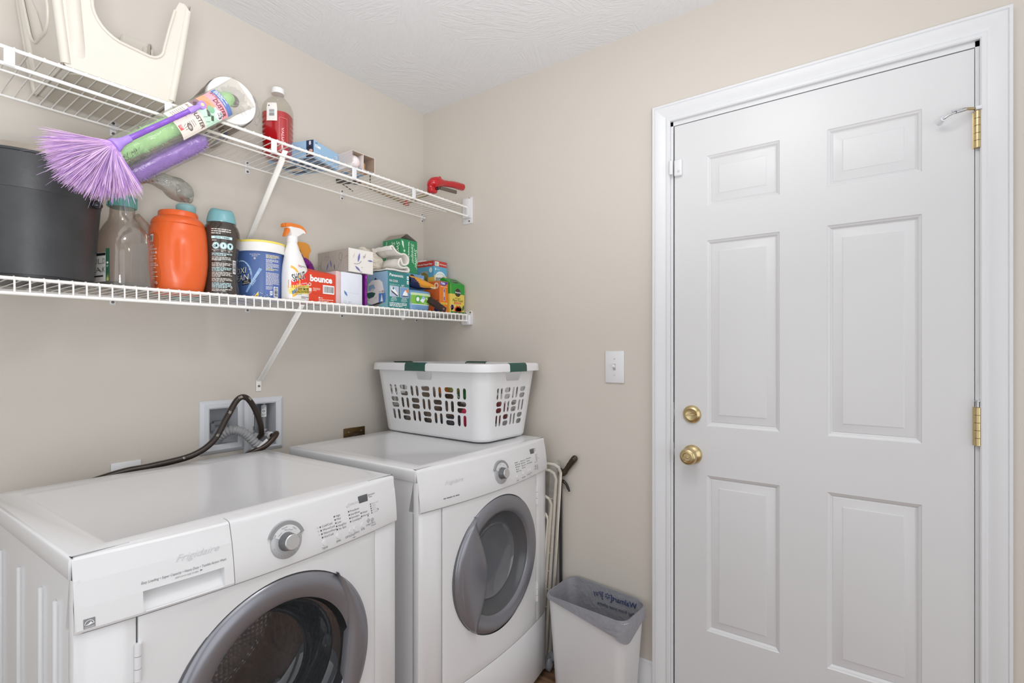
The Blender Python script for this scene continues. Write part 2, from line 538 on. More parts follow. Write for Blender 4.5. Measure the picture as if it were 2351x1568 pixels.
# ---- door casing: three mitred lengths of the same moulding
CIN0, CIN1, CINZ = -1.2249, -2.0266, 2.0757
CP = [(0, 0), (0, .009), (.003, .0115), (.012, .0115), (.0145, .0092), (.019, .0105), (.030, .0150), (.043, .0180), (.0495, .0185), (.0515, .0165), (.053, .0190), (.0596, .0190), (.0596, 0)]
tr = thing('trim_1', 'white moulded casing framing the panelled door', 'door casing', (0, CIN0, 0), kind='structure')
def casing(a, b):
    n = len(CP); vs = [a(s, t) for s, t in CP] + [b(s, t) for s, t in CP]
    fs = [(i, (i + 1) % n, n + (i + 1) % n, n + i) for i in range(n)] + [list(range(n))[::-1], list(range(n, 2 * n))]
    return MB().add(vs, fs)
obj('casing_leg', casing(lambda s, t: (-t, CIN0 + s, 0), lambda s, t: (-t, CIN0 + s, CINZ + s)), TRIM, tr, 25, world=True)
obj('casing_leg', casing(lambda s, t: (-t, CIN1 - s, CINZ + s), lambda s, t: (-t, CIN1 - s, 0)), TRIM, tr, 25, world=True)
obj('casing_head', casing(lambda s, t: (-t, CIN0 + s, CINZ + s), lambda s, t: (-t, CIN1 - s, CINZ + s)), TRIM, tr, 25, world=True)

# ---- the door
dr = thing('door_1', 'white six panel door with brass knob, deadbolt and hinges', 'door', (0, (DY0 + DY1) / 2, 0), kind='structure')
yc = (DY0 + DY1) / 2
cols_ = [(-1.3465, -1.566), (-1.6915, -1.911)]
rows_ = [(1.761, 1.931), (1.022, 1.646), (0.333, 0.856)]
mb = MB()
ys = sorted([DY0, DY1] + [v for c in cols_ for v in c], reverse=True); zs = sorted([0.008, DZ] + [v for r in rows_ for v in r])
for i in range(len(ys) - 1):
    for j in range(len(zs) - 1):
        if i in (1, 3) and j in (1, 3, 5): continue
        mb.add([(0, ys[i], zs[j]), (0, ys[i + 1], zs[j]), (0, ys[i + 1], zs[j + 1]), (0, ys[i], zs[j + 1])], [(0, 1, 2, 3)])
# rim and back of the leaf
mb.box(0.0005, 0.044, DY1, DY0, 0.008, DZ)
lf = obj('door_leaf', mb, DOORP, dr, 20, world=True)
def rect(y0, y1, z0, z1, ins, d): return [(d, y0 - ins, z0 + ins), (d, y1 + ins, z0 + ins), (d, y1 + ins, z1 - ins), (d, y0 - ins, z1 - ins)]
for (y0, y1) in cols_:
    for (z0, z1) in rows_:
        p = MB(); steps = [(0, 0), (.002, .002), (.007, .0045), (.0105, .0085), (.0125, .0095), (.015, .0080), (.036, .0036), (.040, .0015), (.043, .0012)]
        # the pressed panel is recessed into the leaf: its rings lie proud of the leaf's core
        loops = [rect(y0, y1, z0, z1, a, d * 0.055) for a, d in steps]
        loops = [rect(y0, y1, z0, z1, a, d) for a, d in steps]
        vs = [q for l in loops for q in l]; fs = []
        for k in range(len(loops) - 1):
            for e in range(4):
                fs.append((k * 4 + e, k * 4 + (e + 1) % 4, k * 4 + 4 + (e + 1) % 4, k * 4 + 4 + e))
        k = (len(loops) - 1) * 4; fs.append((k, k + 1, k + 2, k + 3))
        p.add(vs, fs); obj('door_panel', p, DOORP, dr, 18, world=True)
# core must sit behind the pressed panels
me = lf.data
for v in me.vertices:
    if abs(v.co.x - 0.0005) < 1e-4: v.co.x = 0.012
j = MB()
j.box(0.001, 0.12, CIN0 - 0.0085, CIN0 + 0.013, 0, CINZ); j.box(0.001, 0.12, DY1 - 0.0195, DY1 - 0.0015, 0, CINZ)
j.box(0.001, 0.12, DY1 - 0.0195, CIN0 + 0.013, DZ + 0.0035, DZ + 0.02)
j.box(0.047, 0.06, CIN0 - 0.02, CIN0 - 0.008, 0, CINZ); j.box(0.047, 0.06, DY1 - 0.002, DY1 + 0.012, 0, CINZ); j.box(0.047, 0.06, DY1, DY0, DZ - 0.012, DZ + 0.005)
obj('door_jamb', j, TRIM, dr, 20, world=True)
j = MB(); j.box(0.001, 0.12, DY1, DY0, -0.004, 0.006); obj('threshold', j, mat('aluminium_sill', '9a958c', rough=.4, metal=.6), dr, 20, world=True)

def turned(prof, loc, name, m, parent, n=36, axis=(-1, 0, 0)):
    M = Matrix.Translation(Vector(loc)) @ Vector(axis).to_track_quat('Z', 'Y').to_matrix().to_4x4()
    return obj(name, MB().lathe(prof, n, 0, M), m, parent, 35, world=True)
# deadbolt
db = turned([(.0305, 0), (.0305, .003), (.029, .006), (.0205, .0125), (.0195, .0128), (.0165, .0115), (.0, .0115)], (0, -1.2983, 1.0585), 'deadbolt', BRASS, dr)
t = MB()
Mt = Matrix.Translation(Vector((-.0115, -1.2983, 1.0585))) @ Matrix.Rotation(math.radians(-12), 4, 'X')
def tp(u, v):
    a = 2 * PI * u
    r = 1.0 if v < .99 else 0
    return (-0.015 * math.sin(min(v, .999) * PI * .5), .0185 * math.cos(a) * (1 - .25 * v), .0046 * math.sin(a) * (1 - .35 * v) * 1.0)
t.grid(tp, 28, 6, cu=True); t.f.append([5 * 28 + i for i in range(28)]); t.m.append(0)
for i in range(len(t.v)): t.v[i] = Mt @ t.v[i]
obj('thumb_turn', t, BRASS, db, 35, world=True)
# knob
kb = turned([(.0325, 0), (.0325, .002), (.031, .005), (.024, .011), (.017, .016), (.0145, .021), (.0145, .029), (.019, .033), (.0255, .038), (.028, .045), (.0275, .052), (.0245, .058), (.020, .0608), (.0155, .0612), (.0135, .0595), (.0132, .0585), (0, .0585)], (0, -1.2995, 0.9215), 'door_knob', BRASS, dr)
t = MB(); t.rbox(-.0660, -.0580, -1.3065, -1.2925, 0.9185, 0.9245, r=.002)
t.cyl((-.0580, -1.2995, .9215), (-.0600, -1.2995, .9215), .0115, .0105, 24)
obj('lock_button', t, BRASS, kb, 35, world=True)
t = MB().cyl((-.004, -1.3235, .9245), (-.0075, -1.3235, .9245), .0042, .0035, 14); t.cyl((-.0072, -1.3235, .9245), (-.0077, -1.3235, .9245), .0022, .0022, 10)
obj('rosette_screw', t, SCREW, kb, 35, world=True)
# strike plates and bolts in the gap
for z0, z1 in ((1.025, 1.095), (0.885, 0.955)):
    t = MB(); t.rbox(.004, .03, CIN0 - .0100, CIN0 - .0083, z0, z1, r=.0006); t.rbox(.008, .02, CIN0 - .0135, CIN0 - .0090, (z0 + z1) / 2 - .012, (z0 + z1) / 2 + .012, r=.001)
    obj('latch_plate', t, STEEL, dr, 30, world=True)
# hinges
for z0, z1 in ((1.7963, 1.9017), (1.0299, 1.147), (0.18, 0.285)):
    if z1 > 1.5: h0, h1 = 1.797, 1.892
    else: h0, h1 = z0, z0 + .099
    y = -2.0185; n = 5; hg = None
    for k in range(n):
        a = h0 + (h1 - h0) * k / n; b = h0 + (h1 - h0) * (k + 1) / n - .0012
        t = MB().cyl((-.0065, y - .0035, a), (-.0065, y - .0035, b), .0068, .0068, 20)
        if hg is None:
            t.box(-.0015, .0005, y - .013, y - .001, h0, h1); t.box(-.0012, .0004, y + .0005, y + .006, h0, h1)
            hg = obj('hinge', t, BRASS, dr, 35, world=True)
        else: obj('knuckle', t, BRASS, hg, 35, world=True)
    if z1 > 1.5:
        t = MB().rbox(-.017, .001, y - .011, y + .001, h1 + .001, h1 + .010, r=.001)
        obj('stop_bracket', t, mat('clear_plastic_pad', 'd0d2d6', rough=.2), hg, 30, world=True)
        t = MB().tube([(-.0065, y - .003, h1 + .006), (-.020, y + .018, h1 + .006), (-.030, y + .030, h1 + .001)], .0036, 10)
        obj('stop_arm', t, BRASS, hg, 40, world=True)
        t = MB().tube([(-.026, y + .022, h1 + .004), (-.036, y + .042, h1 - .002)], .0046, 10)
        t.tube([(-.036, y + .042, h1 - .002), (-.040, y + .056, h1 - .008), (-.034, y + .068, h1 - .014)], .0028, 10)
        t.tube([(-.034, y + .030, h1 + .004), (-.044, y + .050, h1 - .001)], .0018, 8)
        obj('stop_screw', t, STEEL, hg, 40, world=True)
        t = MB().cyl((-.036, y + .066, h1 - .013), (-.020, y + .074, h1 - .017), .006, .0075, 16)
        obj('stop_pad', t, mat('clear_plastic_pad', 'd0d2d6', rough=.2), hg, 40, world=True)
    else:
        t = MB().cyl((-.0065, y - .0035, h1), (-.0065, y - .0035, h1 + .014), .0034, .0034, 12); t.cyl((-.0065, y - .0035, h1 + .0145), (-.0065, y - .0035, h1 + .017), .006, .006, 14)
        obj('hinge_pin', t, STEEL, hg, 35, world=True)

# ---- alarm contact, two pieces
t = thing('contact_sensor', 'white rounded alarm contact with a small button on the door edge', 'sensor', (0, -1.2525, 1.909))
o = obj('housing', MB().rbox(-.0125, -.0005, -1.2665, -1.2390, 1.880, 1.938, r=.005, seg=3), PLASTIC, t, 40, world=True)
obj('button', MB().cyl((-.0125, -1.2555, 1.895), (-.0137, -1.2555, 1.895), .0048, .0042, 20), mat('button_ring', 'b9babd', rough=.4), t, 40, world=True)
t = thing('contact_magnet', 'narrow white alarm magnet on the casing beside the contact sensor', 'sensor', (-.0115, -1.2305, 1.909))
obj('housing', MB().rbox(-.0225, -.0117, -1.2375, -1.2255, 1.886, 1.935, r=.003, seg=3), PLASTIC, t, 40, world=True)

# ---- light switch
sy, sz = -1.015, 1.2152
t = thing('light_switch', 'white toggle light switch plate on the beige wall', 'switch', (0, sy, sz))
o = MB().rbox(-.0062, 0, sy - .0378, sy + .0378, sz - .0598, sz + .0598, r=.003, seg=2)
obj('switch_plate', o, PLASTIC, t, 30, world=True)
o = MB().rbox(-.0068, -.0058, sy - .0052, sy + .0052, sz - .0125, sz + .0125, r=.0004, seg=1)
fr = obj('toggle_slot', o, mat('switch_slot', 'a9aaad', rough=.4), t, 30, world=True)
o = MB(); Mq = Matrix.Translation(Vector((-.006, sy, sz))) @ Matrix.Rotation(math.radians(22), 4, 'Y')
o.rbox(-.014, .003, -.0042, .0042, -.0055, .0055, r=.0015, M=Mq); obj('toggle', o, PLASTIC, t, 30, world=True)
for dz in (-.0302, .0302):
    o = MB().cyl((-.0060, sy, sz + dz), (-.0072, sy, sz + dz), .0034, .003, 14); obj('plate_screw', o, mat('painted_screw', 'b9babc', rough=.4), t, 35, world=True)

# ---- recessed washer supply boxes
BOXW = mat('box_plastic', 'c9cbcf', rough=.4, noise_amt=.02)
BOXI = mat('box_inside', 'a9abae', rough=.5, noise_amt=.03)
def supply_box(name, label, hole, outer):
    hx0, hx1, hz0, hz1 = hole; ox0, ox1, oz0, oz1 = outer
    t = thing(name, label, 'supply box', ((ox0 + ox1) / 2, 0, oz0), group='recessed boxes above the washer')
    def ring(r, y): return [(r[0], y, r[2]), (r[1], y, r[2]), (r[1], y, r[3]), (r[0], y, r[3])]
    a = (ox0, ox1, oz0, oz1); b = (hx0 - .003, hx1 + .003, hz0 - .003, hz1 + .003); c = (hx0 + .0015, hx1 - .0015, hz0 + .0015, hz1 - .0015)
    loops = [ring(a, 0.0), ring(a, -.004), ring((ox0 + .003, ox1 - .003, oz0 + .003, oz1 - .003), -.0065), ring((ox0 + .011, ox1 - .011, oz0 + .011, oz1 - .011), -.0115), ring(b, -.0105), ring(c, -.007), ring(c, 0.075)]
    vs = [p for l in loops for p in l]; fs = []
    for k in range(len(loops) - 1):
        for e in range(4): fs.append((k * 4 + e, k * 4 + (e + 1) % 4, k * 4 + 4 + (e + 1) % 4, k * 4 + 4 + e))
    obj('flange', MB().add(vs, fs), BOXW, t, 15, world=True)
    obj('box_back', MB().box(hx0, hx1, .073, .076, hz0, hz1), BOXI, t, 20, world=True)
    return t
sb1 = supply_box('supply_box', 'left recessed white plastic box holding the corrugated drain hose', BOX_L, (-1.0166, -0.8728, 0.930, 1.1075))
o = MB(); o.rbox(-.945, -.903, .058, .073, 1.015, 1.030, r=.003); o.rbox(-.955, -.940, .058, .073, .996, 1.024, r=.003); o.rbox(-.915, -.903, .05, .073, 1.005, 1.020, r=.003)
obj('drain_clip', o, mat('grey_clip', '8d8f92', rough=.5), sb1, 30, world=True)
sb2 = supply_box('supply_box', 'right recessed white plastic box holding the two water valves', BOX_R, (-0.8718, -0.7288, 0.915, 1.107))
for xx, zz in ((-.8275, 1.052), (-.781, 1.082)):
    v = thing('water_valve', 'short grey water valve with white label, ' + ('left' if xx < -.8 else 'right') + ' one inside the supply box', 'valve', (xx, .035, .97))
    obj('arrestor', MB().cyl((xx, .035, .985), (xx, .035, zz), .0115, .0115, 20), mat('grey_pipe', '77787a', rough=.35, metal=.5), v, 40, world=True)
    obj('valve_body', MB().lathe([(.008, .955), (.013, .957), (.013, .969), (.009, .971), (.009, .978), (.014, .980), (.014, .988), (.009, .990)], 20, 0, Matrix.Translation((xx, .035, 0))).cyl((xx, .035, .966), (xx, .0, .966), .009, .009, 16), STEEL, v, 40, world=True)
    obj('valve_collar', MB().cyl((xx, .004, .966), (xx, -.016, .966), .0145, .0145, 8).cyl((xx, -.016, .966), (xx, -.022, .966), .011, .011, 16), mat('white_collar', 'd5d5d4', rough=.4), v, 40, world=True)
    P = Print(); P.rect(-.0095, zz - .05, .019, .042, WHITE, 0, step=.002); P.lines(-.0075, zz - .014, .015, 2, .005, GREYTXT, 1); P.ell(0, zz - .029, .004, .004, GREYTXT, 1, r0=.5); P.lines(-.0075, zz - .041, .015, 2, .005, GREYTXT, 1, seed=4)
    sc = [(.9, xx, .035, .0116, .0116, 2), (1.2, xx, .035, .0116, .0116, 2)]
    f0 = round_fn(sc, -PI / 2 - .45)
    inv = WM[v].inverted()
    P.build('valve_label', v, lambda a, b: ((inv @ f0(a, b)[0]), f0(a, b)[1]))

def spl(pts, n=10, closed=False):
    """smooth curve through points (Catmull-Rom)"""
    P = [Vector(p) for p in pts]; out = []; k = len(P)
    for i in range(k if closed else k - 1):
        p0 = P[i - 1] if (i > 0 or closed) else P[0] * 2 - P[1]
        p1 = P[i]; p2 = P[(i + 1) % k]
        p3 = P[(i + 2) % k] if (i + 2 < k or closed) else P[-1] * 2 - P[-2]
        for j in range(n):
            t = j / n
            out.append(0.5 * ((2 * p1) + (p2 - p0) * t + (2 * p0 - 5 * p1 + 4 * p2 - p3) * t * t + (3 * p1 - p0 - 3 * p2 + p3) * t ** 3))
    if not closed: out.append(P[-1])
    return out
HOSE = mat('black_rubber_hose', '2b221b', rough=.3, noise_amt=.35, noise_scale=30)
pa = spl([(-1.38, -.06, .90), (-1.2527, -.065, .9276), (-1.1745, -.072, .9338), (-1.0709, -.08, .9482), (-1.0092, -.085, .9862), (-.9713, -.09, 1.0553), (-.9366, -.09, 1.1124), (-.9055, -.085, 1.1171), (-.8738, -.075, 1.0813), (-.8458, -.062, 1.025), (-.832, -.045, .985), (-.8275, -.0225, .966)], 8)
h = thing('supply_hose', 'long black rubber hose looping up from behind the washer', 'hose', (-1.0, -.08, .95), group='washer hoses')
obj('hose', MB().tube(pa, .0095, 12), HOSE, h, 50, world=True)
marks = []
for k in (22, 34, 42, 50, 58):
    a, b = pa[k], pa[k + 2]; d = (b - a); ang = math.atan2(d.z, d.x)
    marks.append((a.x, a.z, ang))
inv = WM[h].inverted()
def hfn(u, v):
    i = min(range(len(pa)), key=lambda q: (pa[q].x - u) ** 2 + (pa[q].z - v) ** 2)
    q = pa[i]; off = min(.0088, math.hypot(q.x - u, q.z - v))
    return inv @ Vector((u, q.y - math.sqrt(.0095 ** 2 - off ** 2), v)), Vector((0, -1, 0))
for mx_, mz_, ma_ in marks:
    P = Print(); P.text('105', mx_, mz_, .010, hexm('cfc7bb'), 1, 'C', rot=ma_); P.build('hose_print', h, hfn)
pb = spl([(-.781, -.0225, .966), (-.779, -.04, .972), (-.786, -.062, .979), (-.8009, -.075, .9697), (-.8326, -.078, .9449), (-.8683, -.072, .9301), (-.9053, -.072, .9138), (-.96, -.06, .87)], 8)
h = thing('supply_hose', 'short brown black hose bending from the right water valve', 'hose', (-.83, -.07, .9), group='washer hoses')
obj('hose', MB().tube(pb, .0095, 12), mat('brown_rubber_hose', '33241a', rough=.3, noise_amt=.4, noise_scale=30), h, 50, world=True)
pc = spl([(-.962, .045, .950), (-.9589, .02, .962), (-.9531, -.015, .9893), (-.9293, -.04, 1.0067), (-.8979, -.052, .9952), (-.8707, -.058, .9661), (-.8432, -.06, .9286), (-.8214, -.06, .8831), (-.81, -.06, .84)], 16)
h = thing('drain_hose', 'grey corrugated drain hose arching out of the left supply box', 'hose', (-.89, -.05, .9))
rr = [.0165 if (i // 2) % 2 else .0142 for i in range(len(pc))]
obj('hose', MB().tube(pc, rr, 16), mat('grey_hose', '8f9092', rough=.4), h, 25, world=True)
i = 90; d = (pc[i + 3] - pc[i - 3]).normalized()
obj('strap', MB().cyl(pc[i] - d * .004, pc[i] + d * .004, .0195, .0195, 20).rbox(-.004, .004, -.003, .003, -.018, .018, r=.001, M=Matrix.Translation(pc[i] + Vector((.012, -.016, .01))) @ Matrix.Rotation(.9, 4, 'Y')), mat('white_collar', 'd5d5d4'), h, 40, world=True)

# ---- outlet plate behind the washer and the dryer outlet
t = thing('wall_plate', 'plain white wall plate half hidden behind the washer top', 'wall plate', (-1.2175, 0, .89))
obj('plate', MB().rbox(-1.2551, -1.1798, -.006, 0, .830, .9455, r=.003), PLASTIC, t, 30, world=True)
obj('receptacle', MB().rbox(-1.2335, -1.2015, -.0075, -.004, .872, .905, r=.003), PLASTIC, t, 30, world=True)
t = thing('dryer_outlet', 'dark brown metal dryer outlet peeking above the dryer top', 'outlet', (-.4079, 0, .88))
BRN = mat('brown_plate', '5a4526', rough=.3, metal=.6, noise_amt=.25, noise_scale=40)
obj('plate', MB().rbox(-.4611, -.3547, -.007, 0, .842, .9505, r=.003), BRN, t, 30, world=True)
obj('plug', MB().cyl((-.408, -.005, .896), (-.408, -.03, .896), .036, .03, 28), mat('dark_brown_plug', '33261a', rough=.4), t, 35, world=True)
obj('cord_strain', MB().tube(spl([(-.408, -.025, .896), (-.408, -.045, .885), (-.40, -.05, .80)], 6), .011, 10), mat('dark_brown_plug', '33261a'), t, 40, world=True)
for dx in (-.032, .032):
    obj('plate_screw', MB().cyl((-.408 + dx, -.006, .934), (-.408 + dx, -.009, .934), .0042, .0035, 14), STEEL, t, 35, world=True)

# ================================================================== WIRE SHELVES
def wire_shelf(name, label, zl, zr, lip_l, lip_r, upper):
    """coated wire shelf along the back wall; deck height zl at x=-1.5, zr at x=0"""
    def zd(x): return zl + (zr - zl) * (x + 1.5) / 1.5
    def zp(x): return lip_l + (lip_r - lip_l) * (x + 1.5) / 1.5
    x0, x1 = -2.3, -0.022
    t = thing(name, label, 'shelf', (-.75, 0, zd(-.75)), group='white wire shelves on the back wall')
    def rod(nm, y, zf, r): return obj(nm, MB().cyl((x0, y, zf(x0)), (x1, y, zf(x1)), r, r, 10), WIRE, t, 50, world=True)
    rod('rear_wire', -.014, lambda x: zd(x) - .004, .0034)
    rod('front_wire', -.303, lambda x: zd(x) - .004, .0042)
    rod('lip_wire', -.305, zp, .0042)
    if upper: rod('middle_wire', -.175, lambda x: zd(x) - .0045, .0028)
    # deck wires: one bent wire every inch, sharing one mesh
    w = None; k = 0; x = x1 - .012
    while x > x0:
        if w is None or True:
            if w is None:
                zz = 0.0; dl = zp(-.8) - zd(-.8)
                if upper: pts = [(0, -.010, 0), (0, -.306, 0), (0, -.3085, -.002)]
                else: pts = [(0, -.010, 0), (0, -.3035, 0), (0, -.3085, -.004), (0, -.3095, dl)]
                me = MB().tube(pts, .00165 if upper else .0018, 6)
                w = obj('deck_wire', me, WIRE, t, 60); w.location = (x + .75, 0, zd(x) - zd(-.75))
            else: share(w, t, (x + .75, 0, zd(x) - zd(-.75)))
        x -= .0246; k += 1
    if upper:
        for xx in (-1.518, -1.218, -.932, -.637, -.352):
            obj('lip_clip', MB().rbox(xx - .009, xx + .009, -.3105, -.3068, zp(xx) - .003, zd(xx) - .003, r=.001), PLASTIC, t, 30, world=True)
    # wall clips with two screws
    for xx in ((-1.2489, -.8601, -.4696, -.0125) if upper else (-1.25, -.86, -.47, -.05)):
        z = zd(xx) - .004
        c = obj('wall_clip', MB().rbox(xx - .008, xx + .008, -.004, 0, z - .022, z + .022, r=.0015).cyl((xx - .008, -.014, z), (xx + .008, -.014, z), .0062, .0062, 12).rbox(xx - .007, xx + .007, -.014, -.002, z - .005, z + .005, r=.001), PLASTIC, t, 35, world=True)
        for dz in (-.015, .015):
            obj('clip_screw', MB().cyl((xx, -.0035, z + dz), (xx, -.0062, z + dz), .0042, .0036, 12), SCREW, c, 40, world=True)
    # end bracket on the right wall
    zt = zd(0); b = MB()
    if upper:
        b.rbox(-.0035, 0, -.318, -.262, zt - .073, zt + .047, r=.001); b.rbox(-.020, -.002, -.313, -.272, zt - .050, zt + .038, r=.003)
        b.rbox(-.026, -.018, -.316, -.296, zt - .046, zt + .004, r=.002)
        sc = ((-.300, zt + .0415), (-.300, zt - .062))
    else:
        b.rbox(-.0035, 0, -.318, -.262, zt - .048, zt + .004, r=.001); b.rbox(-.024, -.002, -.318, -.266, zt - .050, zt - .004, r=.006, seg=3)
        b.cyl((0, -.306, zt + .006), (-.004, -.306, zt + .006), .011, .011, 18); b.cyl((0, -.278, zt + .004), (-.004, -.278, zt + .004), .010, .010, 18)
        sc = ((-.306, zt + .008), (-.278, zt + .005))
    c = obj('end_bracket', b, PLASTIC, t, 35, world=True)
    for yy, zz in sc: obj('bracket_screw', MB().cyl((-.003, yy, zz), (-.0058, yy, zz), .0042, .0036, 12), SCREW, c, 40, world=True)
    # diagonal braces
    for bx, fx in (((-.890, -.872),) if upper else ((-.832, -.8196),)) + ((-1.9, -1.9),):
        top = Vector((bx, -.300, zp(bx) + .020)); foot = Vector((fx, -.004, zp(bx) - (.255 if upper else .238)))
        d = (foot - top).normalized(); s = Vector((1, 0, 0)); s = (s - d * s.dot(d)).normalized(); n = d.cross(s)
        M = Matrix((( s.x, n.x, d.x, top.x), (s.y, n.y, d.y, top.y), (s.z, n.z, d.z, top.z), (0, 0, 0, 1)))
        L = (foot - top).length
        b = MB()
        b.rbox(-.0085, .0085, -.0012, .0012, 0, L, r=.0008, M=M); b.rbox(-.0085, -.0065, -.001, .006, .03, L - .01, r=.0005, M=M); b.rbox(.0065, .0085, -.001, .006, .03, L - .01, r=.0005, M=M)
        b.rbox(foot.x - .0095, foot.x + .0095, -.0045, -.001, foot.z - .036, foot.z + .004, r=.001)
        br = obj('brace', b, WIRE, t, 35, world=True)
        obj('brace_screw', MB().cyl((foot.x, -.004, foot.z - .018), (foot.x, -.0085, foot.z - .018), .0045, .0035, 12), SCREW, br, 40, world=True)
        b = MB().cyl(M @ Vector((0, -.001, .018)), M @ Vector((0, -.0035, .018)), .0032, .0026, 12); obj('brace_rivet', b, SCREW, br, 40, world=True)
    if not upper:
        b = MB().prism([(-.405 + .017, zd(-.39) - .006), (-.362 + .017, zd(-.39) - .006), (-.378 + .017, zd(-.39) - .040), (-.386 + .017, zd(-.39) - .040)], -.262, -.256, 'y')
        obj('support_tab', b, PLASTIC, t, 30, world=True)
    return zd
zdU = wire_shelf('wire_shelf', 'upper white wire shelf carrying the step stool, bottle and light bulb boxes', 1.9265, 1.9315, 1.886, 1.8868, True)
zdL = wire_shelf('wire_shelf', 'lower white wire shelf crowded with cleaning products under the other shelf', 1.4340, 1.4440, 1.3978, 1.4128, False)

# ================================================================== WASHER AND DRYER
MW, MD = 0.683, 0.635
RINGM = mat('grey_door_ring', '86868c', rough=.28, metal=.55, noise_amt=.03, k=1.2)
RINGD = mat('dark_door_cone', '4a4b4e', rough=.22, noise_amt=.03)
DIALM = mat('dial_plate', 'a9aaac', rough=.35, metal=.3)
KNOBM = mat('brushed_knob_face', 'c9c9ca', rough=.32, metal=.85)
KNOBS = mat('knob_side', '6d6e70', rough=.3, metal=.5)
LCD = mat('display_window', '55565a', rough=.12)
LED = mat('indicator_dot', '3a3a3c', rough=.4)
BTN = mat('button_cap', 'cccccd', rough=.3)
BTG = mat('grey_button', 'a4a5a7', rough=.3)
SEAM = mat('seam_shadow_gap', '5c5c5e', rough=.7)

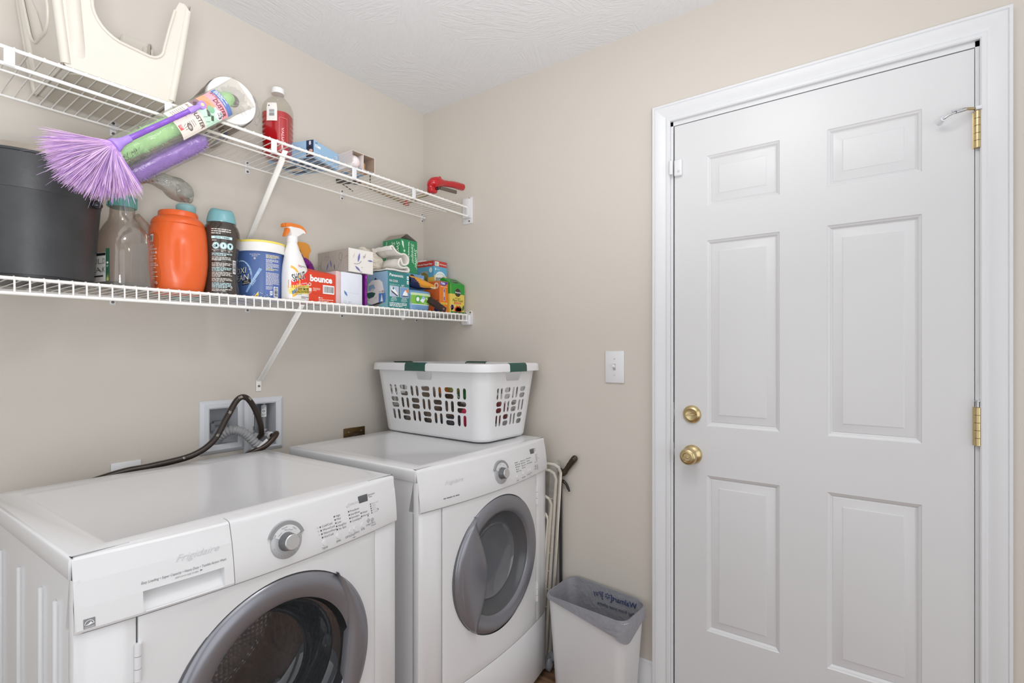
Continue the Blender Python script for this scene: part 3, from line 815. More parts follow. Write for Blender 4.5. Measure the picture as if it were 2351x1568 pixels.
def machine(name, label, x, rz, washer):
    t = thing(name, label, 'washing machine' if washer else 'dryer', (x, -.12, 0), rz)
    mid = MW / 2
    def bulge(u): return 1 - ((u - mid) / mid) ** 2
    def yt(u): return -(.632 + .026 * bulge(u))          # console top edge
    def yb(u): return -(.647 + .032 * bulge(u))          # console bottom edge
    def yf(u): return -(.640 + .031 * bulge(u))          # lower front
    ZT, ZB = .9355, .8125
    # cabinet: back, sides, bottom (the front is open behind the door panel)
    b = MB()
    b.box(0, MW, -.004, 0, .03, .90); b.box(0, .003, -.632, -.004, .03, .90); b.box(MW - .003, MW, -.632, -.004, .03, .90)
    b.box(0, MW, -.632, -.004, .03, .034); b.box(.004, MW - .004, -.60, -.58, .26, .30)
    b.rbox(-.0005, .012, -.640, -.618, .03, .90, r=.003); b.rbox(MW - .012, MW + .0005, -.640, -.618, .03, .90, r=.003)
    obj('cabinet', b, ENAMEL_SIDE, t, 30)
    if washer:
        for ry in (-.165, -.315, -.465, -.553):
            r = MB(); r.rbox(-.006, .002, ry - .007, ry + .007, .10, .845, r=.0055, seg=3); obj('side_rib', r, ENAMEL_SIDE, t, 50)
    for fx in (.05, MW - .05):
        for fy in (-.06, -.57): obj('foot', MB().cyl((fx, fy, 0), (fx, fy, .035), .022, .018, 16), DARK, t, 40)
    # lid with a shallow pressed field
    b = MB(); x0, x1, y0, y1 = -.004, MW + .004, -.630, .004
    def loop(i, z): return [(x0 + i, y0 + i, z), (x1 - i, y0 + i, z), (x1 - i, y1 - i, z), (x0 + i, y1 - i, z)]
    L = [loop(.002, .8985), loop(0, .9005), loop(0, .9275), loop(.001, .931), loop(.0035, .9342), loop(.007, ZT)]
    vs = [p for l in L for p in l]
    fx0, fx1, fy0, fy1 = x0 + .055, x1 - .055, y0 + .035, y1 - .06
    vs += [(fx0, fy0, ZT), (fx1, fy0, ZT), (fx1, fy1, ZT), (fx0, fy1, ZT)]
    g = .009
    vs += [(fx0 + g, fy0 + g, ZT - .0028), (fx1 - g, fy0 + g, ZT - .0028), (fx1 - g, fy1 - g, ZT - .0028), (fx0 + g, fy1 - g, ZT - .0028)]
    fs = [(3, 2, 1, 0)]
    for k in range(7):
        for e in range(4): fs.append((k * 4 + e, k * 4 + (e + 1) % 4, k * 4 + 4 + (e + 1) % 4, k * 4 + 4 + e))
    fs.append((28, 29, 30, 31))
    b.add(vs, fs); obj('lid', b, ENAMEL, t, 50)
    # console, cut in two for the washer (detergent drawer on its left)
    def con(u, v):
        """v: arc parameter along the console section, 0 = back seam, 1 = under edge"""
        prof = [(0, None), (.20, None)]
        return None
    def section(u):
        a, c = yt(u), yb(u)
        return [(-.628, ZT + .0008), (a + .014, ZT - .0002), (a + .005, ZT - .0022), (a + .0012, ZT - .0058), (a, ZT - .011),
                (a + (c - a) * .30 - .0022, ZT - .040), (a + (c - a) * .62 - .0024, ZT - .076), (c, ZB + .006), (c + .0012, ZB + .002), (c + .005, ZB), (-.60, ZB)]
    def con_mesh(us, hole=None):
        b = MB(); n = len(section(0))
        rows = [section(u) for u in us]
        for i, u in enumerate(us):
            for (y, z) in rows[i]: b.v.append(Vector((u, y, z)))
        for i in range(len(us) - 1):
            for k in range(n - 1):
                b.f.append([i * n + k, (i + 1) * n + k, (i + 1) * n + k + 1, i * n + k + 1]); b.m.append(0)
        b.f.append(list(range(n))); b.m.append(0)
        b.f.append([(len(us) - 1) * n + k for k in range(n)][::-1]); b.m.append(0)
        return b
    us = lambda a, c, k: [a + (c - a) * i / k for i in range(k + 1)]
    def face(u, z):
        """point and normal on the console front at local x = u, height z"""
        s = section(u)[4:8]
        for (y0_, z0_), (y1_, z1_) in zip(s, s[1:]):
            if z <= z0_ + 1e-6 and z >= z1_ - 1e-6 or (y1_, z1_) == s[-1]:
                f = (z - z0_) / (z1_ - z0_); y = y0_ + (y1_ - y0_) * f; break
        dy = (yt(u + .002) - yt(u - .002)) / .004
        nrm = Vector((dy, -1, .12)).normalized()
        return Vector((u, y, z)), nrm
    if washer:
        du = .2375
        # drawer front with its finger pocket
        px0, px1, pz0, pz1 = .090, .2205, .8115 + .006, .8535
        b = MB(); uu = sorted(set(us(0.001, du, 12) + [px0, px1])); n = len(section(0))
        con1 = con_mesh(uu)
        obj('console_side', con_mesh([.0, .001, .002]), PLASTIC, t, 35)
        # front face rebuilt as a grid so the pocket can be let in
        zz = [ZB, ZB + .006, pz0, pz1, .895, ZT - .011]
        keep = []
        for f, mm in zip(con1.f, con1.m): keep.append((f, mm))
        n = len(section(0)); con1.f = []; con1.m = []
        for f, mm in keep:
            if len(f) == 4 and f[0] % n in (4, 5, 6): continue
            con1.f.append(f); con1.m.append(mm)
        zz = [ZB + .006, ZB + .0061, pz1, .895, ZT - .011]
        for i in range(len(uu) - 1):
            for j in range(len(zz) - 1):
                inp = px0 - 1e-5 <= uu[i] and uu[i + 1] <= px1 + 1e-5 and j == 1
                q = [face(uu[i], zz[j])[0], face(uu[i + 1], zz[j])[0], face(uu[i + 1], zz[j + 1])[0], face(uu[i], zz[j + 1])[0]]
                if not inp: con1.add(q, [(0, 1, 2, 3)])
                else:
                    D = Vector((0, .022, 0)); D2 = Vector((0, .006, 0)); r = [q[0] + D2, q[1] + D2, q[2] + D, q[3] + D]
                    con1.add(q + r, [(4, 5, 6, 7), (3, 2, 6, 7)[::-1], (0, 1, 5, 4)] + ([(0, 3, 7, 4)[::-1]] if abs(uu[i] - px0) < 1e-5 else []) + ([(1, 2, 6, 5)] if abs(uu[i + 1] - px1) < 1e-5 else []))
        dw = obj('detergent_drawer', con1, PLASTIC, t, 30)
        lipb = MB()
        lipb.tube([face(px0 + .003, ZB + .0062)[0] + Vector((0, -.001, 0)), face((px0 + px1) / 2, ZB + .0062)[0] + Vector((0, -.001, 0)), face(px1 - .003, ZB + .0062)[0] + Vector((0, -.001, 0))], .0016, 8)
        obj('pocket_lip', lipb, PLASTIC, dw, 50)
        obj('control_panel', con_mesh(us(du + .0015, MW, 16)), PLASTIC, t, 35)
    else:
        obj('control_panel', con_mesh(us(0, MW, 22)), PLASTIC, t, 35)
    # lower front: left strip, hinged door panel with a round opening, right strip, kick panel
    sl, sr = mid - .258, mid + (.262 if washer else .256)
    def strip(a, c, z0, z1, nm, k=4):
        b = MB(); uu = us(a, c, k); r = .0035
        prof = [(.02, z0), (.002, z0), (0, z0 + r), (0, z1 - r), (.002, z1), (.02, z1)]
        for i, u in enumerate(uu):
            e = .003 if i in (0, len(uu) - 1) else 0
            for d, z in prof: b.v.append(Vector((u, yf(u) + max(d, e), z)))
        n = len(prof)
        if True:
            # round the two vertical edges
            add = []
        for i in range(len(uu) - 1):
            for q in range(n - 1): b.f.append([i * n + q, (i + 1) * n + q, (i + 1) * n + q + 1, i * n + q + 1][::-1]); b.m.append(0)
        for i in (0, len(uu) - 1):
            c0 = len(b.v)
            for d, z in prof: b.v.append(Vector((uu[i], yf(uu[i]) + .024, z)))
            for q in range(n - 1): b.f.append([i * n + q, i * n + q + 1, c0 + q + 1, c0 + q] if i else [i * n + q + 1, i * n + q, c0 + q, c0 + q + 1]); b.m.append(0)
        return obj(nm, b, ENAMEL, t, 50)
    def ufine(a, c, k): return [a, a + .004] + [a + .004 + (c - a - .008) * i / k for i in range(1, k)] + [c - .004, c]
    us = lambda a, c, k: ufine(a, c, k)
    ztop = ZB - .0028
    strip(0, sl - .0013, .255, ztop, 'front_strip', 3); strip(sr + .0013, MW, .255, ztop, 'front_strip', 3)
    strip(0, MW, .035, .2525, 'kick_panel', 20)
    cxd, czd, R0 = mid + .004, .567, .2235
    # door panel: rings from the round hole out to the rectangular edge
    b = MB(); NA = 96
    xa, xb, za, zb = sl + .0013, sr - .0013, .255, ztop
    def edge(a):
        c, s_ = math.cos(a), math.sin(a)
        k = min(((xb - cxd) / c) if c > 1e-9 else ((xa - cxd) / c) if c < -1e-9 else 9, ((zb - czd) / s_) if s_ > 1e-9 else ((za - czd) / s_) if s_ < -1e-9 else 9)
        return cxd + c * k, czd + s_ * k
    ang = [2 * PI * i / NA for i in range(NA)]
    for cx_, cz_ in ((xa, za), (xb, za), (xa, zb), (xb, zb)):
        a = math.atan2(cz_ - czd, cx_ - cxd) % (2 * PI)
        i = min(range(NA), key=lambda q: abs(ang[q] - a)); ang[i] = a
    ring = 8
    for a in ang:
        ex, ez = edge(a); hx, hz = cxd + R0 * math.cos(a), czd + R0 * math.sin(a)
        for k in range(ring + 3):
            f = min(1, (k) / ring)
            if k == ring - 1: f = 1 - .004 / max(math.hypot(ex - hx, ez - hz), .008)
            u, z = hx + (ex - hx) * f, hz + (ez - hz) * f
            d = .001 if k == ring else (.004 if k == ring + 1 else (.022 if k == ring + 2 else 0))
            b.v.append(Vector((u, yf(u) + d, z)))
    n = ring + 3
    for i in range(NA):
        j = (i + 1) % NA
        for k in range(n - 1): b.f.append([i * n + k, i * n + k + 1, j * n + k + 1, j * n + k]); b.m.append(0)
    dp = obj('door', b, ENAMEL, t, 50)
    # round porthole, turned about the door axis; r outwards, h forwards of the plane
    yc_ = -.6685
    Mx = Matrix.Translation((cxd, yc_, czd)) @ Matrix.Rotation(PI / 2, 4, 'X')
    P = [(.2225, -.022), (.2222, -.004), (.2205, .0), (.2160, .0045), (.205, .0085), (.190, .0085), (.174, .0045), (.1665, -.001)]
    obj('door_ring', MB().lathe(P, 96, 0, Mx, caps=False), RINGM, dp, 60)
    obj('ring_gap', MB().lathe([(.2262, -.024), (.2245, -.0035), (.2222, -.0035), (.2222, -.024)], 96, 0, Mx, caps=False), SEAM, dp, 60)
    if washer:
        obj('door_cone', MB().lathe([(.1665, -.001), (.163, -.010), (.158, -.022)], 96, 0, Mx, caps=False), mat('black_rim', '232325', rough=.15), dp, 60)
        obj('door_glass', MB().lathe([(.159, -.020), (.150, -.026), (.141, -.040), (.128, -.085), (.118, -.112), (.10, -.122), (0, -.126)], 72, 0, Mx, caps=False), film('smoked_glass', 'c4c5c8', gloss=.05, rough=.02, edge=.45), dp, 60)
        obj('door_seal', MB().lathe([(.23, -.03), (.20, -.045), (.178, -.075), (.182, -.085), (.21, -.09)], 72, 0, Mx, caps=False), mat('grey_rubber', '6f7073', rough=.5), t, 60)
        obj('drum', MB().lathe([(.19, -.088), (.235, -.10), (.245, -.12), (.245, -.44), (.235, -.455), (0, -.46)], 72, 0, Mx, caps=False), mat_dots('perforated_drum', 'b4b5b7', .35, .25, 75, .8), t, 60)
        for a in (.4, .4 + 2.094, .4 + 4.188):
            f = MB()
            for s_, w_ in ((0, 1), (1, 1)): pass
            c, d = math.cos(a), math.sin(a)
            def fin(u, v):
                q = (u - .5) * .09; rr_ = .243 - .055 * math.exp(-((u - .5) / .2) ** 2); aa = a + q / .24
                return (cxd + rr_ * math.cos(aa), yc_ + .13 + .30 * v, czd + rr_ * math.sin(aa))
            f.grid(fin, 15, 6); obj('drum_lifter', f, mat('drum_steel', 'b9babc', rough=.2, metal=.8), t, 60)
        for z0 in (.70, .36):
            hb = MB()
            for k in range(3): hb.cyl((sl, yf(sl) - .002, z0 + k * .022), (sl, yf(sl) - .002, z0 + k * .022 + .0208), .0055, .0055, 14)
            obj('door_hinge', hb, PLASTIC, t, 40)
    else:
        obj('door_cone', MB().lathe([(.1665, -.001), (.160, -.010), (.128, -.030), (.122, -.030)], 96, 0, Mx, caps=False), RINGD, dp, 60)
        obj('door_glass', MB().lathe([(.124, -.0295), (.121, -.027), (.118, -.030), (.105, -.036), (.06, -.044), (0, -.047)], 72, 0, Mx, caps=False), mat('dryer_glass', '5d5f63', rough=.06, noise_amt=.02, coat=.5), dp, 60)
        for z0 in (.745, .38):
            hb = MB()
            for k in range(3): hb.cyl((sr, yf(sr) - .0015, z0 - k * .024), (sr, yf(sr) - .0015, z0 - k * .024 + .0225), .0045, .0045, 14)
            obj('door_hinge', hb, PLASTIC, t, 40)
    # crescent handle lying over the ring
    sg = 1 if washer else -1
    outer = [(sg * .2232 * math.cos(a), .2232 * math.sin(a)) for a in [math.radians(d) for d in range(-54, 57, 5)]]
    inner = spl([(sg * .132, .186, 0), (sg * .128, .165, 0), (sg * .108, .118, 0), (sg * .082, .055, 0), (sg * .070, .005, 0), (sg * .074, -.06, 0), (sg * .100, -.125, 0), (sg * .126, -.166, 0), (sg * .131, -.1806, 0)], 5) if not washer else \
        spl([(sg * .132, .186, 0), (sg * .137, .155, 0), (sg * .152, .105, 0), (sg * .160, .05, 0), (sg * .157, .0, 0), (sg * .150, -.06, 0), (sg * .143, -.11, 0), (sg * .137, -.15, 0), (sg * .131, -.1806, 0)], 5)
    inner = [(p.x, p.y) for p in inner]
    m_ = len(inner); b = MB()
    # resample the outer arc to pair with the inner curve
    N_ = 40; K_ = 7
    def samp(L, f):
        q = f * (len(L) - 1); i = min(int(q), len(L) - 2); g_ = q - i
        return L[i][0] + (L[i + 1][0] - L[i][0]) * g_, L[i][1] + (L[i + 1][1] - L[i][1]) * g_
    def hf(u, v):
        o_ = samp(outer[::-1], u); i_ = samp(inner, u)
        f = [0, .02, .10, .35, .65, .92, .99, 1.0][int(round(v * 7))]
        xx, zz_ = i_[0] + (o_[0] - i_[0]) * f, i_[1] + (o_[1] - i_[1]) * f
        hgt = [-.012, .004, .0095, .0125, .0125, .006, -.001, -.016][int(round(v * 7))]
        return Mx @ Vector((xx, zz_, hgt))
    b.grid(hf, N_, 8); obj('door_handle', b, RINGM, dp, 50)

    # ---- dial
    ku, kz = mid + .006, .8655
    c0, nrm = face(ku, kz)
    up = Vector((0, .12, 1)).normalized(); rt = up.cross(-nrm).normalized() * -1
    rt = Vector((1, nrm.x, 0)).normalized(); up = nrm.cross(rt).normalized() * -1
    if up.z < 0: up = -up
    Md = Matrix(((rt.x, up.x, nrm.x, c0.x), (rt.y, up.y, nrm.y, c0.y), (rt.z, up.z, nrm.z, c0.z), (0, 0, 0, 1)))
    R = .0355
    dl = obj('dial_plate', MB().lathe([(R, -.003), (R, .0022), (R - .002, .0036), (.02, .0036)], 56, 0, Md), DIALM, t, 40)
    arc = MB()
    def fa(r0, r1, a0, a1, h):
        k = 30; vs = []; fs = []
        for i in range(k + 1):
            a = a0 + (a1 - a0) * i / k
            for r_, h_ in ((r0, -.002), (r0, h), (r1, h), (r1, -.002)): vs.append((r_ * math.cos(a), r_ * math.sin(a), h_))
        for i in range(k):
            for q in range(4): fs.append((i * 4 + q, i * 4 + (q + 1) % 4, i * 4 + 4 + (q + 1) % 4, i * 4 + 4 + q))
        fs += [(0, 1, 2, 3), (k * 4 + 3, k * 4 + 2, k * 4 + 1, k * 4)]
        arc.add(vs, fs, 0, Md)
    fa(.0345, .0425, math.radians(15), math.radians(158), .0042); obj('dial_arc', arc, mat('dial_arc_metal', '9a9b9d', rough=.3, metal=.4), dl, 40)
    arc = MB(); fa(.0185, .0343, math.radians(20), math.radians(152), .0042); obj('dial_window', arc, mat('dial_window_white', 'd0d0d1', rough=.3), dl, 40)
    kn = obj('dial_knob', MB().lathe([(.0200, .003), (.0190, .006), (.0168, .0225), (.0163, .0238)], 40, 0, Md, caps=False), KNOBS, t, 40)
    obj('knob_face', MB().lathe([(.0163, .0238), (.0150, .0250), (0, .0252)], 40, 0, Md, caps=False), KNOBM, kn, 40)
    pr = Print()
    for i in range(12):
        a = math.radians(200 + 310 * 0 + i * (322 - 200 + 20) / 11 * 1.18 - 4)
        pr.ell(.0292 * math.cos(a), .0292 * math.sin(a), .0012, .0012, WHITE, 0, 10); pr.ell(.0292 * math.cos(a) - .0003, .0292 * math.sin(a), .0008, .0012, GREYTXT, 1, 8)
    pr.build('dial_marks', dl, lambda a, b_: (Md @ Vector((a, b_, .0037)), nrm), .0002)
    pr = Print()
    for w_, a, r_ in ((('Heavy', 128, .0225), ('Normal', 98, .0285), ('Perm Press', 78, .0225), ('Quick', 50, .0285), ('Off', 146, .030)) if washer else (('Heavy', 128, .0225), ('Normal', 98, .0285), ('Low', 60, .0265))):
        a = math.radians(a); pr.text(w_, r_ * math.cos(a), r_ * math.sin(a), .0042, GREYTXT, 0, 'C', rot=a - PI / 2)
    pr.build('dial_lettering', dl, lambda a, b_: (Md @ Vector((a, b_, .0042)), nrm), .0003)

    # ---- buttons, dots, display and lettering
    B = .0065 / 3.2
    if washer: btns = [('button', .0985 - .0, .8345, .0062, 0), ('button', .137, .8375, .0062, 0), ('button', .1745, .8385, .0058, 0), ('button', .189, .8395, .0058, 0), ('button', .2135, .8410, .0055, 0), ('button', .2475, .8445, .0050, 2), ('button', .1725, .8985, .0052, 0)]
    else: btns = [('button', .0985, .8345, .0055, 0), ('button', .140, .8375, .0055, 0), ('button', .180, .8395, .0055, 0), ('button', .195, .8405, .0055, 0), ('button', .2495, .8445, .0050, 2)]
    for nm, du_, bz, br, kind in btns:
        c_, n_ = face(mid + du_, bz); q = n_.to_track_quat('Z', 'Y').to_matrix().to_4x4()
        obj(nm, MB().lathe([(br, -.001), (br, .0008), (br * .88, .0016), (br * .78, .0012), (br * .62, .0014), (0, .0018)], 24, 0, Matrix.Translation(c_) @ q), BTG if kind == 2 else BTN, t, 40)
    c_, n_ = face(mid + .2335, .8465); q = n_.to_track_quat('Z', 'Y').to_matrix().to_4x4()
    obj('start_button', MB().rbox(-.0046, .0046, -.0046, .0046, -.001, .0016, r=.0008, M=Matrix.Translation(c_) @ q @ Matrix.Rotation(PI / 4, 4, 'Z')), BTG, t, 40)
    c_, n_ = face(mid + (.2235), .9015); q = n_.to_track_quat('Z', 'Y').to_matrix().to_4x4()
    up_ = Vector((0, 0, 1)); rr_ = n_.cross(up_).normalized() * -1; uu_ = n_.cross(rr_)
    if uu_.z < 0: uu_ = -uu_
    if rr_.x < 0: rr_ = -rr_
    Mq = Matrix(((rr_.x, uu_.x, n_.x, c_.x), (rr_.y, uu_.y, n_.y, c_.y), (rr_.z, uu_.z, n_.z, c_.z), (0, 0, 0, 1)))
    obj('display', MB().rbox(-.0155, .0155, -.0093, .0093, -.002, .0012, r=.002, M=Mq), LCD, t, 40)
    pr = Print(); T = .0068
    def dot(u, z, r=.0019, c=LED): pr.ell(u, z, r, r, c, 1, 12)
    def row(u, z, s): dot(u, z); pr.text(s, u + .0045, z - .0022, T, GREYTXT, 1)
    if washer:
        for k, s in enumerate(('Cold/Cold', 'Warm/Cold', 'Warm/Warm', 'Hot/Cold')):
            row(.0905 + .0012 * k, .8710 - k * .0080, s)
            if k < 3: pr.ell(.0835 + .0012 * k, .8712 - k * .0080, .0017, .0017, PALETXT, 1, 12, r0=.55)
        for k, s in enumerate(('High', 'Med', 'Low', 'HangDry', 'No Spin')): row(.1310 + .0012 * k, .8835 - k * .0077, s)
        for k, s in enumerate(('PressSaver', 'ExtraRinse', 'ExtraSpin', 'CycleSignal')): row(.1738 + .0008 * k, .8835 - k * .0080, s)
        pr.text('Delay Start', .180, .8965, T, PALETXT, 1)
        for k, s in enumerate(('Heavy', 'Normal')): row(.2118 + .001 * k, .8700 - k * .0080, s)
        for k, s in enumerate(('Door Lock', 'Wash', 'Rinse', 'Final Spin', 'Control')):
            dot(.2455 + .0005 * k, .8830 - k * .0055, .0017); pr.text(s, .2495 + .0005 * k, .8815 - k * .0055, .0056, PALETXT, 1)
        dot(.2335, .8575, .0017); dot(.2705, .8640, .0014)
        pr.text('Estimated', .2420, .9045, .0058, GREYTXT, 1); pr.text('Time', .2420, .8995, .0058, GREYTXT, 1)
        pr.text('TEMP', .0985, .8205, T, GREYTXT, 1, 'C'); pr.text('SPIN', .137, .8240, T, GREYTXT, 1, 'C'); pr.text('OPTIONS', .1715, .8250, T, GREYTXT, 1, 'C'); pr.text('Select', .1935, .8275, T, GREYTXT, 1, 'C')
        pr.text('SOIL', .2135, .8290, T, GREYTXT, 1, 'C'); pr.text('START', .2330, .8335, .006, GREYTXT, 1, 'C'); pr.text('Pause', .2500, .8345, .006, GREYTXT, 1, 'C'); pr.text('Cancel', .2500, .8290, .006, GREYTXT, 1, 'C')
        pr.ell(.0955, .8165, .0017, .0017, PALETXT, 1, 12, r0=.55); pr.text('Extra', .0985, .8145, .006, PALETXT, 1)
        pr.ell(.1835, .8205, .0022, .0012, GREYTXT, 1, 12); pr.rect(.1765, .8203, .005, .0005, GREYTXT, 1); pr.rect(.1855, .8203, .005, .0005, GREYTXT, 1)
    else:
        for k, s in enumerate(('High', 'Med High', 'Medium', 'Low', 'No Heat')): row(.0950 + .001 * k, .8830 - k * .0077, s)
        for k, s in enumerate(('More Dry', 'Normal', 'Less Dry', 'Damp')): row(.1345 + .001 * k, .8815 - k * .0080, s)
        for k, s in enumerate(('PressSaver', 'Chime', 'CycleSignal')): row(.1745 + .001 * k, .8830 - k * .0085, s)
        for k in range(5): dot(.2465 + .0006 * k, .8850 - k * .0062, .0017)
        dot(.2345, .8600, .0017); dot(.2690, .8690, .0014)
        pr.lines(.242, .9055, .012, 2, .006, GREYTXT, 1); 
        for k in range(4): pr.lines(.2510, .8835 - k * .0062, .014, 1, .006, PALETXT, 1, seed=k)
        pr.text('TEMP', .0985, .8200, .006, GREYTXT, 1, 'C'); pr.text('DRYNESS', .140, .8230, .006, GREYTXT, 1, 'C'); pr.text('OPTIONS', .1765, .8255, .006, GREYTXT, 1, 'C'); pr.text('Select', .1985, .8275, .006, GREYTXT, 1, 'C')
        pr.text('START', .2330, .8335, .0055, GREYTXT, 1, 'C'); pr.text('Pause', .2510, .8350, .0055, GREYTXT, 1, 'C'); pr.text('Cancel', .2510, .8300, .0055, GREYTXT, 1, 'C')
        pr.ell(.188, .8205, .002, .0012, GREYTXT, 1, 12)
    pr.build('panel_lettering', t, lambda a, b_: face(mid + a, b_), .0003)
    pr = Print(); EMB = mat('embossed_script', 'bdbdbf', rough=.3)
    if washer:
        pr.text('Frigidaire', .178, .8870, .017, EMB, 1, 'C', shear=.5, width=.074, rot=.0)
        pr.text('Easy Loading \u2022 Super Capacity \u2022 Heavy Duty \u2022 Tumble Action Wash', .088, .8655, .0062, GREYTXT, 1, 'L', shear=.25, width=.137)
        pr.text('SAFETY LATCH / SLIDE TO OPEN', .138, .8590, .0036, GREYTXT, 1, 'L', shear=.25, width=.038); pr.poly([(.179, .8595), (.1835, .8612), (.179, .8628)], GREYTXT, 1)
        pr.build('badge_lettering', t, lambda a, b_: face(a, b_), .0003); pr = Print()
        # energy label: grey square with arc and star
        ex, ez = .0105, .8195
        pr.rect(ex, ez, .0150, .0155, mat('label_grey', '7c7c80', rough=.4), 0); pr.ell(ex + .0075, ez + .0062, .0062, .0070, WHITE, 1, 20, r0=.88, a0=.1, a1=PI)
        pr.poly([(ex + .001, ez + .0052), (ex + .006, ez + .0070), (ex + .0095, ez + .0105), (ex + .0105, ez + .008), (ex + .014, ez + .007), (ex + .0105, ez + .0062), (ex + .007, ez + .005)], WHITE, 2)
        pr.rect(ex + .001, ez + .0026, .013, .0004, WHITE, 1); pr.rect(ex + .001, ez + .0012, .013, .0004, WHITE, 1)
    else:
        pr.text('Frigidaire', .130, .8760, .017, EMB, 1, 'C', shear=.5, width=.074)
        pr.lines(.082, .8370, .118, 1, .004, GREYTXT, 1, h=.0030, seed=9)
    pr.build('energy_label' if washer else 'badge_lettering', t, lambda a, b_: face(a, b_), .0003)
    return t
machine('front_load_washer', 'white front loading washer with round grey glass door and corner energy label', -1.528, math.radians(.9), True)
machine('front_load_dryer', 'white front loading dryer under the laundry basket with left crescent handle', -.763, math.radians(.4), False)

# ================================================================== LAUNDRY BASKET
def slot(u, v, w, h, n=5):
    """stadium-shaped hole outline centred on u, v"""
    r = min(w, h) / 2; out = []
    if h >= w:
        for i in range(n + 1): a = PI * i / n; out.append((u + r * math.cos(a), v + h / 2 - r + r * math.sin(a)))
        for i in range(n + 1): a = PI + PI * i / n; out.append((u + r * math.cos(a), v - h / 2 + r + r * math.sin(a)))
    else:
        for i in range(n + 1): a = -PI / 2 + PI * i / n; out.append((u + w / 2 - r + r * math.cos(a), v + r * math.sin(a)))
        for i in range(n + 1): a = PI / 2 + PI * i / n; out.append((u - w / 2 + r + r * math.cos(a), v + r * math.sin(a)))
    return out

def holed(outer, holes, fn, mb, thick, nrm):
    loops = [[Vector((a, b, 0)) for a, b in outer]] + [[Vector((a, b, 0)) for a, b in h] for h in holes]
    tri = geometry.tessellate_polygon(loops)
    flat = [p for l in loops for p in l]; k = len(flat)
    vs = [fn(p.x, p.y) for p in flat]; vs2 = [p - nrm * thick for p in vs]
    fs = []
    for t_ in tri:
        a, b, c = t_
        n = (vs[b] - vs[a]).cross(vs[c] - vs[a])
        if n.dot(nrm) < 0: a, c = c, a
        fs.append((a, b, c)); fs.append((k + c, k + b, k + a))
    i0 = 0
    for li, l in enumerate(loops):
        m = len(l)
        if li > 0:
            for i in range(m):
                j = (i + 1) % m; fs.append((i0 + i, i0 + j, k + i0 + j, k + i0 + i))
        i0 += m
    mb.add(vs + vs2, fs)

BX, BY, BZ, BR = -.190, -.375, .9365, math.radians(-2.0)
bk = thing('laundry_basket', 'white plastic laundry basket with green grips on top of the dryer', 'laundry basket', (BX, BY, BZ), BR)
Lx, Ly, HB = .170, .3175, .272          # half sizes at the rim, wall height under the rim
bx, by = .139, .283                      # half sizes at the foot
CRN = .06                                # corner radius in plan
def rr_pt(hx, hy, r, a):
    """rounded rectangle point: a in 0..4, integer = side index (+x, +y, -x, -y)"""
    return None
def side_fn(k):
    # k 0: -x side seen from the left, 1: -y side, 2: +x, 3: +y ; u along the side in -1..1, v height 0..HB
    def f(u, v):
        w = v / HB; hx = bx + (Lx - bx) * w; hy = by + (Ly - by) * w; c = CRN * (.85 + .15 * w)
        if k == 0: return Vector((-hx, -u * (hy - c), v))
        if k == 1: return Vector((u * (hx - c), -hy, v))
        if k == 2: return Vector((hx, u * (hy - c), v))
        return Vector((-u * (hx - c), hy, v))
    return f
body = MB()
def pattern(ncol, first_vertical):
    hs = []
    V0, V1 = .052, .205
    rows = 3; rh = (V1 - V0) / rows
    for c in range(ncol):
        for r in range(rows):
            uc = -1 + .09 + (c + .5) * (1.82 / ncol); vc = V1 - (r + .5) * rh; cw = 1.82 / ncol
            if (c + r) % 2 == (0 if first_vertical else 1):
                for s in (-.24, .24): hs.append(('v', uc + s * cw, vc, cw * .27, rh * .86))
            else:
                for s in (-.24, .24): hs.append(('h', uc, vc + s * rh, cw * .76, rh * .38))
    return hs
for k in range(4):
    long_ = k in (0, 2); half = (Ly if long_ else Lx) - CRN * .95
    f = side_fn(k); ncol = 7 if long_ else 4
    nr = {0: Vector((-1, 0, -.11)), 1: Vector((0, -1, -.11)), 2: Vector((1, 0, -.11)), 3: Vector((0, 1, -.11))}[k].normalized()
    g = lambda a, b, f=f, half=half: f(a / half, b)
    holes = [slot(u * half, v, w * half, h) for _, u, v, w, h in pattern(ncol, True)]
    hw = .052
    holes.append([(-hw, .262), (-hw * .82, .230), (-hw * .70, .226), (hw * .70, .226), (hw * .82, .230), (hw, .262)])
    outer = [(-half, .012), (half, .012), (half, HB), (-half, HB)]
    holed(outer, holes, g, body, .003, nr)
    # rounded corner joining this side to the next
    def cf(s, v, k=k):
        vv = .012 + (HB - .012) * v; w = vv / HB
        hx = bx + (Lx - bx) * w; hy = by + (Ly - by) * w; c = CRN * (.85 + .15 * w)
        cx_ = [-1, 1, 1, -1][k] * (hx - c); cy_ = [-1, -1, 1, 1][k] * (hy - c)
        a = [PI, 1.5 * PI, 0, .5 * PI][k] + s * PI / 2
        return (cx_ + c * math.cos(a), cy_ + c * math.sin(a), vv)
    body.grid(cf, 9, 8)
# foot: rounded edge into a flat bottom
def ring_pts(hx, hy, c, z, n=8):
    out = []
    for k in range(4):
        cx_ = [-1, 1, 1, -1][k] * (hx - c); cy_ = [-1, -1, 1, 1][k] * (hy - c)
        for i in range(n + 1):
            a = [PI, 1.5 * PI, 0, .5 * PI][k] + i / n * PI / 2
            out.append((cx_ + c * math.cos(a), cy_ + c * math.sin(a), z))
    return out
def rings(mb, L, cap0=False, cap1=False, m=0):
    n = len(L[0]); vs = [p for l in L for p in l]; fs = []
    for k in range(len(L) - 1):
        for i in range(n): j = (i + 1) % n; fs.append((k * n + i, k * n + j, k * n + n + j, k * n + n + i))
    if cap0: fs.append(list(range(n))[::-1])
    if cap1: fs.append([(len(L) - 1) * n + i for i in range(n)])
    mb.add(vs, fs, m)
w = .012 / HB; h12 = (bx + (Lx - bx) * w, by + (Ly - by) * w, CRN * (.85 + .15 * w))
